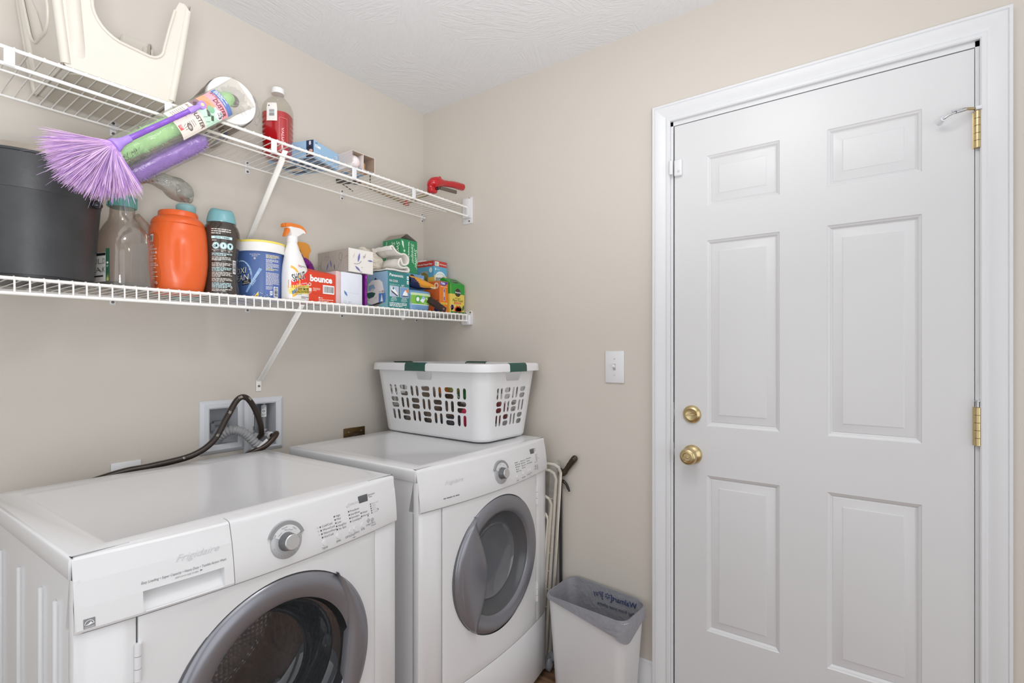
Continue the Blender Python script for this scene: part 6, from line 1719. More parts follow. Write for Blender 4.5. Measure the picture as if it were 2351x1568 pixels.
# ---- plant food carton with gable top
zz = ZL(-.07)
PFW = mat('plant_food_yellow', 'e0c85a', rough=.4, k=1.1)
t, F, w_, d_ = box_thing('plant_food_box', 'green and yellow plant food carton with red flower at the shelf end', 'box', -.1085, -.0175, -.282, -.190, zz, .132, PFW)
GF = mat('plant_food_green', '2f9a3c', rough=.4, k=1.05)
pr = Print(); pr.rect(.0004, .087, w_ - .0008, .0445, GF, 0); pr.rect(.0004, .0004, w_ - .0008, .008, hexm('2c6b3a'), 1)
pr.ell(.046, .094, .019, .0185, hexm('35302a'), 2, 32); pr.rect(.026, .0895, .040, .0095, hexm('35302a'), 3); pr.text('Miracle-Gro', .046, .0912, .0095, WHITE, 4, 'C', bold=.03, width=.037); pr.ell(.046, .094, .0195, .019, hexm('c9a93c'), 2, 32, r0=.95)
pr.text('All Purpose', .046, .0660, .0078, hexm('4a4326'), 1, 'C', width=.036); pr.text('Plant Food', .046, .0530, .0170, hexm('3f3a24'), 1, 'C', width=.066); pr.rect(.022, .0425, .046, .0075, hexm('d0502e'), 1); pr.text('Instant Results', .045, .0442, .0060, hexm('f0d8b0'), 2, 'C', width=.036)
for k in range(9):
    a = PI * (k + .5) / 9; leaf(pr, .048, .010, .030 if k % 2 else .026, .006, a, hexm('c9301e') if k % 2 else hexm('dd4526'))
for k in range(7): a = 2 * PI * k / 7; pr.ell(.010 + .006 * math.cos(a), .027 + .007 * math.sin(a), .0052, .0052, hexm('7d5a9c'), 1, 12)
leaf(pr, .078, .012, .030, .006, 1.3, hexm('2c5f34')); leaf(pr, .070, .01, .026, .005, 1.9, hexm('3f7a40')); leaf(pr, .002, .010, .018, .004, 1.0, hexm('2c5f34'))
pr.build('front_print', t, F['front'])
pr = Print(); pr.rect(.0004, .087, d_ - .0008, .0445, GF, 0); pr.build('side_print', t, F['left'])
g_ = MB(); hx = w_ / 2; hy = d_ / 2; h0 = .132
g_.add([(-hx, -hy, h0), (hx, -hy, h0), (hx, hy, h0), (-hx, hy, h0), (-hx - .001, -.004, h0 + .026), (hx - .004, -.004, h0 + .026), (-hx - .001, .004, h0 + .030), (hx - .004, .004, h0 + .030)], [(0, 1, 5, 4), (4, 5, 7, 6), (2, 3, 6, 7), (0, 4, 6, 3), (1, 2, 7, 5)])
top_ = obj('gable_top', g_, GF, t, 20)
pr = Print(); sl = math.hypot(hy - .004, .026); pr.ell(.046, sl * .5, .021, sl * .30, hexm('35302a'), 1, 28); pr.rect(.024, sl * .40, .044, sl * .2, hexm('4a4038'), 2); pr.text('Miracle-Gro', .046, sl * .42, .009, WHITE, 3, 'C', bold=.02, width=.038)
pr.build('gable_print', t, plane_fn((-hx, -hy, h0), (1, 0, 0), (0, hy - .004, .026)))

# ================================================================== THINGS ON THE UPPER SHELF
ZU = lambda x: zdU(x) + .0008
# ---- step stool lying upside down: tread with its grey mat on the wires, legs in the air
IV = mat('ivory_plastic', 'd6cfc4', rough=.38, k=1.05, noise_amt=.05, noise_scale=10)
STX, STY = -1.313, -.166
z0 = ZU(STX)
t = thing('step_stool', 'ivory plastic step stool lying upside down on the upper shelf', 'step stool', (STX, STY, z0))
hx0, hy0, hx1, hy1, HS = .112, .128, .146, .150, .275
def st_fn(k):
    def f(u, v):
        w = v / HS; hx = hx0 + (hx1 - hx0) * w; hy = hy0 + (hy1 - hy0) * w
        return [Vector((-hx, -u * hy, v)), Vector((u * hx, -hy, v)), Vector((hx, u * hy, v)), Vector((-u * hx, hy, v))][k]
    return f
def arch(v0, l_, r_, rl, rr_):
    """U-shaped opening running out at the feet (v = HS): left edge -l_, right edge r_"""
    pts = [(-l_ - .020, HS), (-l_ - .008, v0 + rl + .04)]
    for i in range(9): a = PI + i / 8 * PI / 2; pts.append((-l_ + rl + rl * math.cos(a), v0 + rl + rl * math.sin(a) * 1.0))
    for i in range(9): a = 1.5 * PI + i / 8 * PI / 2; pts.append((r_ - rr_ + rr_ * math.cos(a), v0 - .004 + rr_ + rr_ * math.sin(a)))
    pts += [(r_ + .010, v0 + rr_ + .05), (r_ + .022, HS * .88)]
    return pts
for k in range(4):
    f = st_fn(k); nr = [Vector((-1, 0, -.09)), Vector((0, -1, -.06)), Vector((1, 0, -.09)), Vector((0, 1, -.06))][k].normalized()
    half = hx0 if k in (1, 3) else hy0
    U = arch(.104, .064, .086, .070, .032) if k in (1, 3) else arch(.110, .085, .085, .05, .05)
    top = (hx1 if k in (1, 3) else hy1)
    # outline: foot edge left, down the left side, along the tread, up the right side, rounded right foot, then round the arch
    b0 = half; tl = top
    rf = [(tl - .002 - .0, HS * .90), (tl - .006, HS * .955), (tl - .016, HS * .985), (tl - .028, HS * .975), (U[-1][0] + .004, HS * .92)]
    lf_ = [(U[0][0] - .004, HS * .99)] if False else []
    outer = [(-tl, HS), (-b0, .010), (-b0 + .004, .004), (b0 - .004, .004), (b0, .010)] + rf + U[::-1]
    g = lambda a, b_, f=f, half=half, top=top: f(max(-1.0, min(1.0, a / (half + (top - half) * b_ / HS))), b_)
    mb = MB(); holed(outer, [], g, mb, .0035, nr)
    # rolled lip round the opening
    lip = [g(a, b_) + nr * .001 for a, b_ in U[::-1]] 
    mb.tube(lip, .0036, 8)
    # stiffening rib up the left leg
    if k in (0, 1):
        def rib(u, v, f=f, half=half, top=top, nr=nr):
            vv = .028 + v * (HS - .03); c = -(half + (top - half) * vv / HS) + .030 + .006 * v
            p = f((c + (u - .5) * .030) / (half + (top - half) * vv / HS), vv)
            return p + nr * (.0085 * math.sin(PI * u) ** .7 * min(1, v * 7) - .001)
        mb.grid(rib, 11, 16)
    obj('stool_side', mb, IV, t, 40)
for s1, s2 in ((-1, -1), (1, -1), (1, 1), (-1, 1)):
    mb = MB()
    mb.tube([(s1 * (hx0 - .004), s2 * (hy0 - .004), .010), (s1 * (hx0 + (hx1 - hx0) * .5 - .004), s2 * (hy0 + (hy1 - hy0) * .5 - .004), HS * .5), (s1 * (hx1 - .006), s2 * (hy1 - .006), HS * .94)], [.010, .010, .009], 14)
    obj('leg', mb, IV, t, 50)
mb = MB(); L = [ring_pts(hx0 - .014, hy0 - .014, .03, .0018), ring_pts(hx0 - .006, hy0 - .006, .028, .003), ring_pts(hx0 - .001, hy0 - .001, .026, .008), ring_pts(hx0 - .001, hy0 - .001, .026, .014)]
rings(mb, L, cap0=True, cap1=True); obj('tread', mb, IV, t, 40)
mb = MB(); L = [ring_pts(hx0 - .012, hy0 - .012, .035, .002), ring_pts(hx0 - .013, hy0 - .013, .034, .0004)]
rings(mb, L, cap1=False); mb.f.append(list(range(len(L[0]), 2 * len(L[0])))[::-1]); mb.m.append(0)
obj('tread_mat', mb, mat_dots('ribbed_grey_mat', 'c2b9aa', 0, .85, 190, .8, 'wave', .001), t, 40)

# ---- wrapped roll of kitchen paper
px, pz_ = -1.030, 2.0145
t = thing('paper_roll', 'white kitchen paper roll in crinkled clear wrap on the upper shelf', 'paper roll', (px, -.155, pz_ - .0795), -.10)
Mr = Matrix.Translation((0, .125, .0725)) @ Matrix.Rotation(PI / 2, 4, 'X')
RP = .0665
obj('roll', MB().lathe([(.019, .02), (.019, .2520), (RP - .004, .2520), (RP - .001, .2505), (RP, .247), (RP, .006), (RP - .003, .002), (.019, .002)], 56, 0, Mr, caps=False), mat('white_paper', 'e2e0de', rough=.8, bump=.3, bump_scale=120), t, 40)
obj('roll_core', MB().lathe([(.0185, .01), (.0185, .2515)], 40, 0, Mr, caps=False), mat('brown_core', '8a6a50', rough=.8, noise_amt=.2, noise_scale=60), t, 60)
b = MB()
def wr(u, v):
    a = 2 * PI * u; n_ = noise.noise(Vector((math.cos(a) * 3, math.sin(a) * 3, v * 8)))
    r = RP + .0025 + .0015 * n_
    return Mr @ Vector((r * math.cos(a), r * math.sin(a), -.004 + .238 * v))
b.grid(wr, 56, 18, cu=True); obj('printed_wrap', b, mat('wrap_print', '7a6a58', rough=.3, noise_amt=.55, noise_scale=16, k=1.1), t, 60)
b = MB()
def wr2(u, v):
    a = 2 * PI * u; n_ = noise.noise(Vector((math.cos(a) * 5, math.sin(a) * 5, v * 5)))
    r = (RP + .004) * (1 - .97 * v ** 1.6) + .003 * n_
    return Mr @ Vector((r * math.cos(a), r * math.sin(a), .235 + .022 * v ** .5 + .004 * n_))
b.grid(wr2, 64, 20, cu=True); 
CRK = film('crinkled_wrap', 'ffffff', gloss=.03, rough=.12, bump=1.0, bump_scale=110, haze=.10, edge=.30)
obj('clear_wrap', b, CRK, t, 70)
b = MB()
def wr3(u, v):
    a = -.55 + 1.15 * u; n_ = noise.noise(Vector((u * 8, v * 8, 5)))
    r = RP + .002 + .026 * v * (1 - .4 * abs(u - .5)) + .006 * n_ * v
    return Mr @ Vector((r * math.cos(a), r * math.sin(a), .245 - .03 * v + .008 * n_))
b.grid(wr3, 20, 10); obj('wrap_tail', b, CRK, t, 70)
def rollfn(r):
    def f(u, v):
        a = u / r; p = Mr @ Vector((r * math.cos(a), r * math.sin(a), v)); n_ = (Mr.to_3x3() @ Vector((math.cos(a), math.sin(a), 0)))
        return p, n_
    return f
pr = Print(); 
for k in range(6):
    a = PI + .15 + k * .28
    pr.rect(a * .069, .03 + .05 * (k % 2), .012, .17 - .04 * (k % 3), hexm(('d9cdb8', '40352b', 'c2ab8a')[k % 3]), 0, step=.006)
    pr.rect(a * .069 + .004, .06 + .03 * (k % 2), .004, .10, hexm(('5b4a3b', 'e2d8c8', '3a3028')[k % 3]), 1, step=.004)
for k in range(9):
    a = PI * 1.28 + k * .13; pr.rect(a * .069, .03 + .02 * (k % 3), .0065, .08 + .05 * (k % 2), hexm(('2f2a28', '8f8475', 'd9cfc0', '3d5a8c')[k % 4]), 2, step=.004)
pr.build('wrap_lettering', t, rollfn(.0705), .0004)

# ---- bottle of red liquid
qx, qy = -.836, -.160; z0 = ZU(qx)
t = thing('red_bottle', 'clear ribbed bottle two thirds full of red liquid with white cap', 'bottle', (qx, qy, z0))
ph = cam_ang(qx, qy) + .1
def ribs(tt, z): return 1 - (.035 * max(0, math.sin(z * 2 * PI / .0165)) if .012 < z < .125 and math.cos(tt - ph) < .55 else 0)
def sq(zr): return [(z, 0, 0, r, r, p) for z, r, p in zr]
raw = ((0, .038, 2.6), (.003, .0435, 2.8), (.010, .0458, 2.9), (.150, .0458, 2.9), (.165, .0450, 2.6), (.180, .0405, 2.3), (.192, .0325, 2.1), (.202, .0235, 2), (.208, .0185, 2), (.222, .0178, 2))
S_Q = []
for a_, b_ in zip(raw, raw[1:]):
    n = max(1, int((b_[0] - a_[0]) / .0028))
    for i in range(n): S_Q.append((a_[0] + (b_[0] - a_[0]) * i / n, 0, 0, a_[1] + (b_[1] - a_[1]) * i / n, a_[1] + (b_[1] - a_[1]) * i / n, a_[2] + (b_[2] - a_[2]) * i / n))
S_Q.append((.222, 0, 0, .0178, .0178, 2))
Mz = Matrix.Rotation(ph - .5, 4, 'Z')
o = MB().loft(S_Q, 64, mod=lambda tt, z: ribs(tt + ph - .5, z)); o.v = [Mz @ v for v in o.v]
obj('bottle_body', o, film('clear_bottle', 'faf6f2', gloss=.02, rough=.03, haze=.0, edge=.35), t, 60)
S_R = [(z + .001, 0, 0, rx - .0016, ry - .0016, p) for z, a_, b_, rx, ry, p in S_Q if z < .142]
o = MB().loft(S_R, 64, mod=lambda tt, z: ribs(tt + ph - .5, z)); o.v = [Mz @ v for v in o.v]
obj('red_liquid', o, mat('red_liquid', 'b8061a', rough=.08, coat=.6, noise_amt=.12, noise_scale=10, k=1.15), t, 60)
obj('bottle_cap', MB().lathe([(.0178, .2165), (.0205, .2165), (.0208, .2320), (.0195, .2345), (0, .2345)], 36), mat('white_cap', 'dddcdb', rough=.35), t, 40)
pr = Print(); fq = round_fn(S_Q, .5)
pr.rect(-.034, .108, .022, .060, hexm('e0dcd6'), 0, step=.005); pr.barcode(-.0275, .122, .0095, .026, 1, vertical=False, seed=5); pr.ell(-.028, .158, .0016, .0022, BLACK, 1, 10)
PKR = hexm('e0a0a4')
pr.text('VALUE', .0025, .088, .0125, PKR, 1, 'L', bold=.03, rot=-PI / 2, width=.052)
for x_ in (-.006, .0245): pr.rect(x_, .028, .0010, .092, hexm('d98a90'), 1, step=.004)
pr.rect(-.006, .0275, .0315, .0010, hexm('d98a90'), 1, step=.004); pr.rect(-.006, .1195, .0315, .0010, hexm('d98a90'), 1, step=.004); pr.lines(.002, .020, .018, 2, .004, PKR, 1)
pr.build('bottle_label', t, lambda u, v: (Mz @ fq(u, v)[0], Mz.to_3x3() @ fq(u, v)[1]), .0007)

# ---- flat blue bulb box and open carton with bulb
t, F, w_, d_ = box_thing('bulb_box', 'flat pale blue light bulb box turned beside the red bottle', 'box', -.8075, -.6725, -.256, -.068, ZU(-.74), .058, mat('pale_blue_carton', '8fb0cc', rough=.35, noise_amt=.08, noise_scale=9), math.radians(19))
pr = Print(); NB = hexm('23304e')
pr.rect(.0005, .0005, .012, .057, NB, 0) if False else None
pr.text('LED', .006, .048, .006, GREYTXT, 1, 'L'); pr.lines(.012, .051, .018, 1, .004, GREYTXT, 1); pr.rect(.006, .036, .028, .008, WHITE, 1); pr.lines(.008, .0385, .024, 1, .004, hexm('8fb0cc'), 2, h=.003); pr.rect(.112, .026, .012, .018, hexm('c9d8e4'), 1); pr.lines(.113, .040, .009, 4, .004, GREYTXT, 2); pr.ell(.060, .012, .006, .004, WHITE, 1)
pr.build('front_print', t, F['front'])
pr = Print(); pr.rect(d_ - .030, .0005, .0295, .057, NB, 0); pr.text('8', d_ - .015, .042, .018, WHITE, 1, 'C', bold=.02); pr.rect(d_ - .026, .030, .018, .006, BLACK, 1); pr.ell(d_ - .012, .020, .008, .007, hexm('c9a08c'), 1); pr.ell(d_ - .022, .018, .006, .006, hexm('5c4a50'), 1); pr.rect(d_ - .03, .0005, .03, .008, hexm('3a2a34'), 1)
pr.build('side_print', t, F['left'])
pr = Print()
for k in range(5):
    pr.rect(.006 + .024 * k, d_ - .05, .020, .040, hexm(('2b3a58', '5b6f92', '22304c', '8a6a5e', '6b6a5c')[k]), 0); pr.rect(.006 + .024 * k, d_ - .110, .021, .045, hexm(('5f7ea8', '2b3a58', '3d5578', '2c3b5a', '8f8f84')[k]), 0); pr.rect(.006 + .024 * k, .012, .019, .055, hexm(('c9a892', 'cfc6bc', '3a3a40', 'd0bfae', '2b3a58')[k]), 0)
pr.build('base_print', t, F['bottom'])
cx_, cy_ = -.595, -.262; z0 = ZU(cx_)
t = thing('bulb_carton', 'open white bulb carton with one white bulb in its near compartment', 'box', (cx_, cy_, z0), math.radians(-90))
wx, wy, hh, k = .045, .050, .056, .0010
CW = mat('carton_white', 'd3cac6', rough=.5); CIN = mat('carton_inside', '9a8878', rough=.7)
b = MB().box(-wx, wx, -wy, wy, 0, k).box(-wx, wx, -wy, wy, hh - k, hh).box(-wx, wx, -wy, -wy + k, k, hh - k).box(-wx, wx, wy - k, wy, k, hh - k).box(-wx, -wx + k, -wy, wy, k, hh - k)
obj('carton', b, CW, t, 20)
obj('divider', MB().box(-wx + .002, wx - .001, -.001, .0, k, hh - k), CW, t, 20)
obj('bulb', MB().lathe([(.010, -.075), (.012, -.055), (.0175, -.040), (.0235, -.024), (.0245, -.012), (.022, -.002), (.015, .006), (.006, .0105), (0, .011)], 28, 0, Matrix.Translation((wx - .016, -wy / 2, .0265)) @ Matrix.Rotation(PI / 2, 4, 'Y')), mat('bulb_glass', 'dcd2d2', rough=.15), t, 50)
b = MB()
b.grid(lambda u, v: (wx - .03 - .025 * u, .008 + .034 * math.sin(u * 2.4) * 1.0, k + v * .040), 10, 3); obj('card_insert', b, mat('tan_insert', 'c49a6c', rough=.7), t, 60)
obj('inner_lining', MB().box(-wx + k, wx - .002, -wy + k, wy - k, k, k * 2).box(-wx + k, wx - .002, -wy + k, wy - k, hh - 2 * k, hh - k).box(-wx + k, wx - .002, wy - 2 * k, wy - k, 2 * k, hh - 2 * k), CIN, t, 20)
pr = Print()
for q in range(16): pr.lines(.012 + .0055 * q, .050, .0035, 9, .0048, hexm('b5a8a4'), 1, h=.003, seed=q)
pr.build('side_print', t, plane_fn((-wx, -wy, 0), (1, 0, 0), (0, 0, 1)))
pr = Print()
for q in range(4): pr.rect(-.045 + .024 * q, -.04, .018, .03, hexm(('4f7fae', '7fa0bd', 'b5846a', '5d86b0')[q]), 0); pr.rect(-.045 + .024 * q, .0, .018, .035, hexm(('5d86b0', 'c9b5a6', '7fa0bd', '4f7fae')[q]), 0)
pr.build('base_print', t, plane_fn((0, 0, 0), (1, 0, 0), (0, -1, 0)))

# ---- folding pick-up tool with red handle
gz = ZU(-.3) + .009
t = thing('pickup_tool', 'folding pick-up tool with red pistol handle at the right shelf end', 'reacher', (-.30, -.15, ZU(-.3)))
TAN = mat('tan_shaft', 'a8977c', rough=.35, metal=.35, noise_amt=.15, noise_scale=40)
def flat_bar(a, b_, w, h):
    a, b_ = Vector(a), Vector(b_); d = b_ - a
    M = Matrix.Translation(a) @ d.to_track_quat('X', 'Z').to_matrix().to_4x4()
    return MB().rbox(0, d.length, -w / 2, w / 2, -h / 2, h / 2, r=.002, M=M)
obj('shaft', flat_bar((-.498, -.155, gz), (-.205, -.098, gz), .015, .014), TAN, t, 40, world=True)
obj('shaft', flat_bar((-.196, -.100, gz), (-.244, -.288, gz), .015, .014), TAN, t, 40, world=True)
RDH = mat('red_handle', 'b3101a', rough=.2, coat=.4, k=1.15)
obj('fold_joint', MB().cyl((-.200, -.096, gz - .009), (-.200, -.096, gz + .012), .014, .014, 18).rbox(-.226, -.19, -.108, -.088, gz - .006, gz + .008, r=.003), RDH, t, 40, world=True)
zc = gz
b = MB()
hp_ = spl([(-.262, -.300, zc + .020), (-.250, -.312, zc + .034), (-.232, -.318, zc + .042), (-.205, -.320, zc + .046), (-.175, -.320, zc + .050), (-.130, -.318, zc + .058), (-.090, -.316, zc + .062), (-.068, -.315, zc + .064)], 6)
nH = len(hp_); rr = [.010 + .012 * min(1, i / 6) - .0085 * min(1, max(0, (i - 12) / 8)) + .002 * max(0, min(1, (i - 26) / 8)) for i in range(nH)]
b.tube(hp_, rr, 14); b.ball((-.248, -.304, zc + .028), (.022, .017, .026), 18, 12); b.rbox(-.262, -.222, -.316, -.286, zc - .004, zc + .026, r=.008); b.ball((-.214, -.316, zc + .062), (.010, .008, .009), 12, 8)
obj('handle', b, RDH, t, 50, world=True)
obj('grip_eye', MB().cyl((-.2300, -.3165, zc + .016), (-.2275, -.3235, zc + .016), .0075, .0065, 16), mat('black_eye', '1c1112', rough=.4), t, 40, world=True)
obj('trigger', flat_bar((-.212, -.316, zc + .024), (-.112, -.318, zc + .030), .010, .014), mat('grey_brown_trigger', '5c5348', rough=.4), t, 40, world=True)
DKJ = mat('dark_jaw', '3a342c', rough=.4)
obj('jaw', flat_bar((-.498, -.150, gz), (-.566, -.100, gz - .002), .020, .012), DKJ, t, 40, world=True)
obj('jaw', flat_bar((-.560, -.104, gz), (-.452, -.052, gz - .003), .004, .004), DKJ, t, 40, world=True)
obj('jaw', flat_bar((-.500, -.158, gz), (-.535, -.176, gz), .012, .010), mat('red_brown_pad', '6b2c22', rough=.5), t, 40, world=True)
obj('spring_rod', flat_bar((-.545, -.280, gz - .003), (-.470, -.185, gz - .003), .0045, .0045), DKJ, t, 40, world=True)

# ================================================================== DUSTERS HANGING OVER THE SHELF EDGE
def frame(a, b_, face=Vector((0, -1, 0))):
    """axes along a->b, with the second axis turned towards 'face'"""
    a, b_ = Vector(a), Vector(b_); d = (b_ - a).normalized(); n = (face - d * face.dot(d)).normalized(); s_ = n.cross(d)
    return Matrix(((d.x, s_.x, n.x, a.x), (d.y, s_.y, n.y, a.y), (d.z, s_.z, n.z, a.z), (0, 0, 0, 1)))
def fuzz(mb, M, L, r, n, ln, seed, m=0, wid=.0007):
    R = random.Random(seed)
    for _ in range(n):
        x_ = R.random() * L; a = R.random() * 2 * PI; e = r * (1 - .6 * max(0, abs(x_ / L - .5) * 2 - .85) / .15)
        p = Vector((x_, e * math.cos(a) * .97, e * math.sin(a) * .97)); d = Vector((R.uniform(-1, 1) * .8, math.cos(a), math.sin(a))).normalized() * ln * R.uniform(.5, 1.2)
        s_ = Vector((R.uniform(-1, 1), R.uniform(-1, 1), R.uniform(-1, 1))).normalized() * wid
        mb.add([p - s_, p + s_, p + d], [(0, 1, 2)], m, M)
# packaged green duster in its clear sleeve with printed cards
A_, B_ = Vector((-1.362, -.372, 1.7165)), Vector((-1.1235, -.358, 1.9365)); dirv = (B_ - A_).normalized()
MF = frame(A_, B_); LEN = (B_ - A_).length
t = thing('packaged_duster', 'green fluffy duster in clear sleeve with pink and white printed cards', 'duster', A_)
inv = WM[t].inverted()
GFZ = mat('green_fibre', 'addf9f', rough=.8, noise_amt=.18, noise_scale=40, bump=.6, bump_scale=160)
b = MB()
def gt(u, v):
    a = 2 * PI * u; x_ = -.012 + (LEN + .085) * v; r = .024 * math.sqrt(max(0, 1 - (abs(v - .5) * 2) ** 6)) * (1 + .10 * noise.noise(Vector((u * 6, v * 20, 1))))
    return MF @ Vector((x_, r * math.cos(a) + .004, r * math.sin(a) - .004))
b.grid(gt, 28, 40, cu=True); obj('green_head', b, GFZ, t, 70, world=True)
b = MB(); fuzz(b, MF @ Matrix.Translation((-.012, .004, -.004)), LEN + .08, .024, 1100, .007, 3); f_ = obj('green_fibres', b, GFZ, t, 0, world=True); f_['kind'] = 'stuff'
b = MB()
def slv(u, v):
    a = 2 * PI * u; x_ = -.035 + (LEN + .145) * v; fl = max(0, (v - .82) / .18); fl0 = max(0, (.08 - v) / .08)
    n_ = noise.noise(Vector((math.cos(a) * 2, math.sin(a) * 2, v * 12)))
    ry = .0385 + .004 * fl - .004 * fl0 + .0018 * n_; rz = .030 * (1 - .93 * fl) * (1 - .9 * fl0) + .0015 * n_
    return MF @ Vector((x_, ry * math.cos(a), rz * math.sin(a)))
b.grid(slv, 40, 44, cu=True); obj('clear_sleeve', b, film('sleeve_film', 'f6f4f0', gloss=.025, rough=.10, bump=.5, bump_scale=60, haze=.05, edge=.5), t, 70, world=True)
pr = Print(); W = .034
PKC = hexm('e39aa6'); BLC = hexm('5d77ae'); CRD = hexm('dcd2c8'); MNT = hexm('b9d9c4'); ORC = hexm('d99a78')
x1 = LEN + .018
pr.rect(x1 - .016, -W, .016, 2 * W, BLC, 0, step=.006); pr.rect(x1 - .040, -W, .024, 2 * W, PKC, 0, step=.006); pr.rect(x1 - .066, -W, .026, W * .95, MNT, 0, step=.006); pr.rect(x1 - .066, -W * .05, .026, W * 1.05, ORC, 0, step=.006)
pr.rect(x1 - .090, W * .25, .024, W * .75, hexm('8a7478'), 0, step=.006); pr.rect(x1 - .090, -W, .024, W * 1.25, MNT, 0, step=.006)
pr.rect(x1 - .168, -W, .078, 2 * W, CRD, 0, step=.006)
R9 = -PI / 2
for q in range(3): pr.lines(x1 - .004 - q * .004, W - .004, .052, 1, .004, WHITE, 1, rot=R9, h=.0020, seed=q)
pr.text('acle', x1 - .022, W - .002, .0135, hexm('6a3a34'), 1, 'L', rot=R9, shear=.2); pr.text('DUSTER', x1 - .034, W * .42, .0175, hexm('5a2f2c'), 1, 'L', rot=R9, shear=.15, bold=.02, width=.044)
st = []
for q in range(28): a = 2 * PI * q / 28; r_ = .0125 if q % 2 else .0105; st.append((x1 - .044 + r_ * math.cos(a), -W * .62 + r_ * math.sin(a)))
pr.poly(st, WHITE, 1); pr.text('SET', x1 - .0395, -W * .50, .0070, BLACK, 2, 'L', rot=R9, bold=.02); pr.text('OF', x1 - .0470, -W * .46, .0065, BLACK, 2, 'L', rot=R9, bold=.02); pr.text('3', x1 - .0475, -W * .72, .013, BLACK, 2, 'L', rot=R9, bold=.03)
pr.ell(x1 - .058, W * .28, .010, .013, hexm('c98a66'), 1); pr.ell(x1 - .056, -.002, .009, .010, hexm('7fae8c'), 1)
for q, y_ in enumerate((-.012, -.024)): pr.rect(x1 - .076 + .004 * q, y_, .008, .016 - .004 * q, hexm('4c5a48'), 1, rot=-.5); pr.rect(x1 - .088, y_ + .002, .012, .0012, hexm('6f7f6c'), 1, rot=-.3)
pr.lines(x1 - .066, .000, .018, 2, .004, GREYTXT, 1, rot=R9); pr.ell(x1 - .080, W * .62, .007, .008, hexm('5e4a52'), 1)
pr.text('acle', x1 - .104, W - .002, .012, hexm('6a3a34'), 1, 'L', rot=R9, shear=.2); pr.text('DUSTER', x1 - .108, W * .46, .0165, hexm('4a3c34'), 1, 'L', rot=R9, shear=.15, bold=.02, width=.046)
for q in range(7): pr.lines(x1 - .118 - q * .006, W - .004, .030, 1, .004, hexm('8d8178'), 1, rot=R9, seed=q, h=.0017)
for q in range(4): pr.lines(x1 - .120 - q * .006, -.004, .026, 1, .004, hexm('8d8178'), 1, rot=R9, seed=q + 9, h=.0017)
pr.ell(x1 - .137, -W * .45, .0062, .0090, hexm('4a4440'), 1, 24, r0=.72); pr.ell(x1 - .137, -W * .45, .0042, .006, hexm('8a8480'), 1, 18, r0=.7)
for q in range(3): pr.rect(x1 - .152, -W * .28 - q * .004, .010, .0008, hexm('4a4440'), 1, rot=.4 - .2 * q)
pr.rect(x1 - .165, -W * .42, .010, .012, hexm('d0605c'), 1); pr.lines(x1 - .158, -W * .10, .009, 2, .0035, WHITE, 2, rot=R9)
def slf(u, v):
    k = min(.995, abs(v) / .0400); z_ = .0300 * math.sqrt(1 - k * k) + .0006
    return inv @ (MF @ Vector((u, v, z_))), (MF.to_3x3() @ Vector((0, v / .04, 1))).normalized()
pr.build('printed_cards', t, slf, .0004)
b = MB(); fuzz(b, MF @ Matrix.Translation((.018, -.018, .012)), .05, .010, 160, .012, 11, wid=.0009); f_ = obj('dark_bristles', b, hexm('4c5a4c'), t, 0, world=True); f_['kind'] = 'stuff'

# feather duster lying over the sleeve
C_ = Vector((-1.365, -.428, 1.7365)); D_ = Vector((-1.181, -.412, 1.9020))
MD_ = frame(C_, D_); LD = (D_ - C_).length
t = thing('feather_duster', 'lilac feather duster with purple handle lying across the packaged duster', 'duster', C_)
PUH = mat('purple_handle', '7a4fb0', rough=.25, coat=.3, noise_amt=.1, noise_scale=30)
PUL = mat('light_purple', '9d7fd0', rough=.3)
b = MB().lathe([(.0062, .030), (.0066, .032), (.0064, .075), (.0060, .0755), (.0060, .078), (.0063, .0785), (.0062, .118), (.0058, .1185), (.0058, .121), (.0061, .1215), (.0060, .160), (.0056, .1605), (.0056, .163), (.0060, .1635), (.0060, LD - .040)], 20, 0, MD_ @ Matrix.Rotation(PI / 2, 4, 'Y'))
obj('handle', b, PUH, t, 40, world=True)
b = MB().lathe([(.0060, LD - .042), (.0074, LD - .040), (.0074, LD - .026), (.0060, LD - .018), (.0055, LD - .010)], 20, 0, MD_ @ Matrix.Rotation(PI / 2, 4, 'Y'))
e = MD_ @ Vector((LD, 0, 0)); n_ = MD_.to_3x3() @ Vector((0, 0, 1))
b.cyl(e - n_ * .0045, e + n_ * .0045, .0098, .0098, 24)
obj('hanging_end', b, PUL, t, 40, world=True)
obj('end_rivet', MB().cyl(e + n_ * .0045, e + n_ * .0062, .0046, .0040, 16), mat('pale_rivet', 'd8cba0', rough=.3, metal=.4), t, 40, world=True)
obj('collar', MB().lathe([(.0150, -.008), (.0158, -.006), (.0150, .0), (.0105, .010), (.0085, .020), (.0082, .034), (.0070, .036)], 28, 0, MD_ @ Matrix.Rotation(PI / 2, 4, 'Y')), PUL, t, 50, world=True)
R = random.Random(21)
fm = [mat('feather_' + h_, h_, rough=.55, noise_amt=.1, sheen=.4, k=1.15) for h_ in ('cfa9dd', 'b78fd4', 'a277c8', 'e2c3e6', 'dcb3da')]
b = MB()
ax = MD_.to_3x3() @ Vector((-1, 0, 0)); s1 = MD_.to_3x3() @ Vector((0, 1, 0)); s2 = MD_.to_3x3() @ Vector((0, 0, 1))
cax = (ax * 1.0 + Vector((0, 0, -1)) * .62 + Vector((.10, 0, 0))).normalized()
c1 = (s1 - cax * s1.dot(cax)).normalized(); c2 = cax.cross(c1)
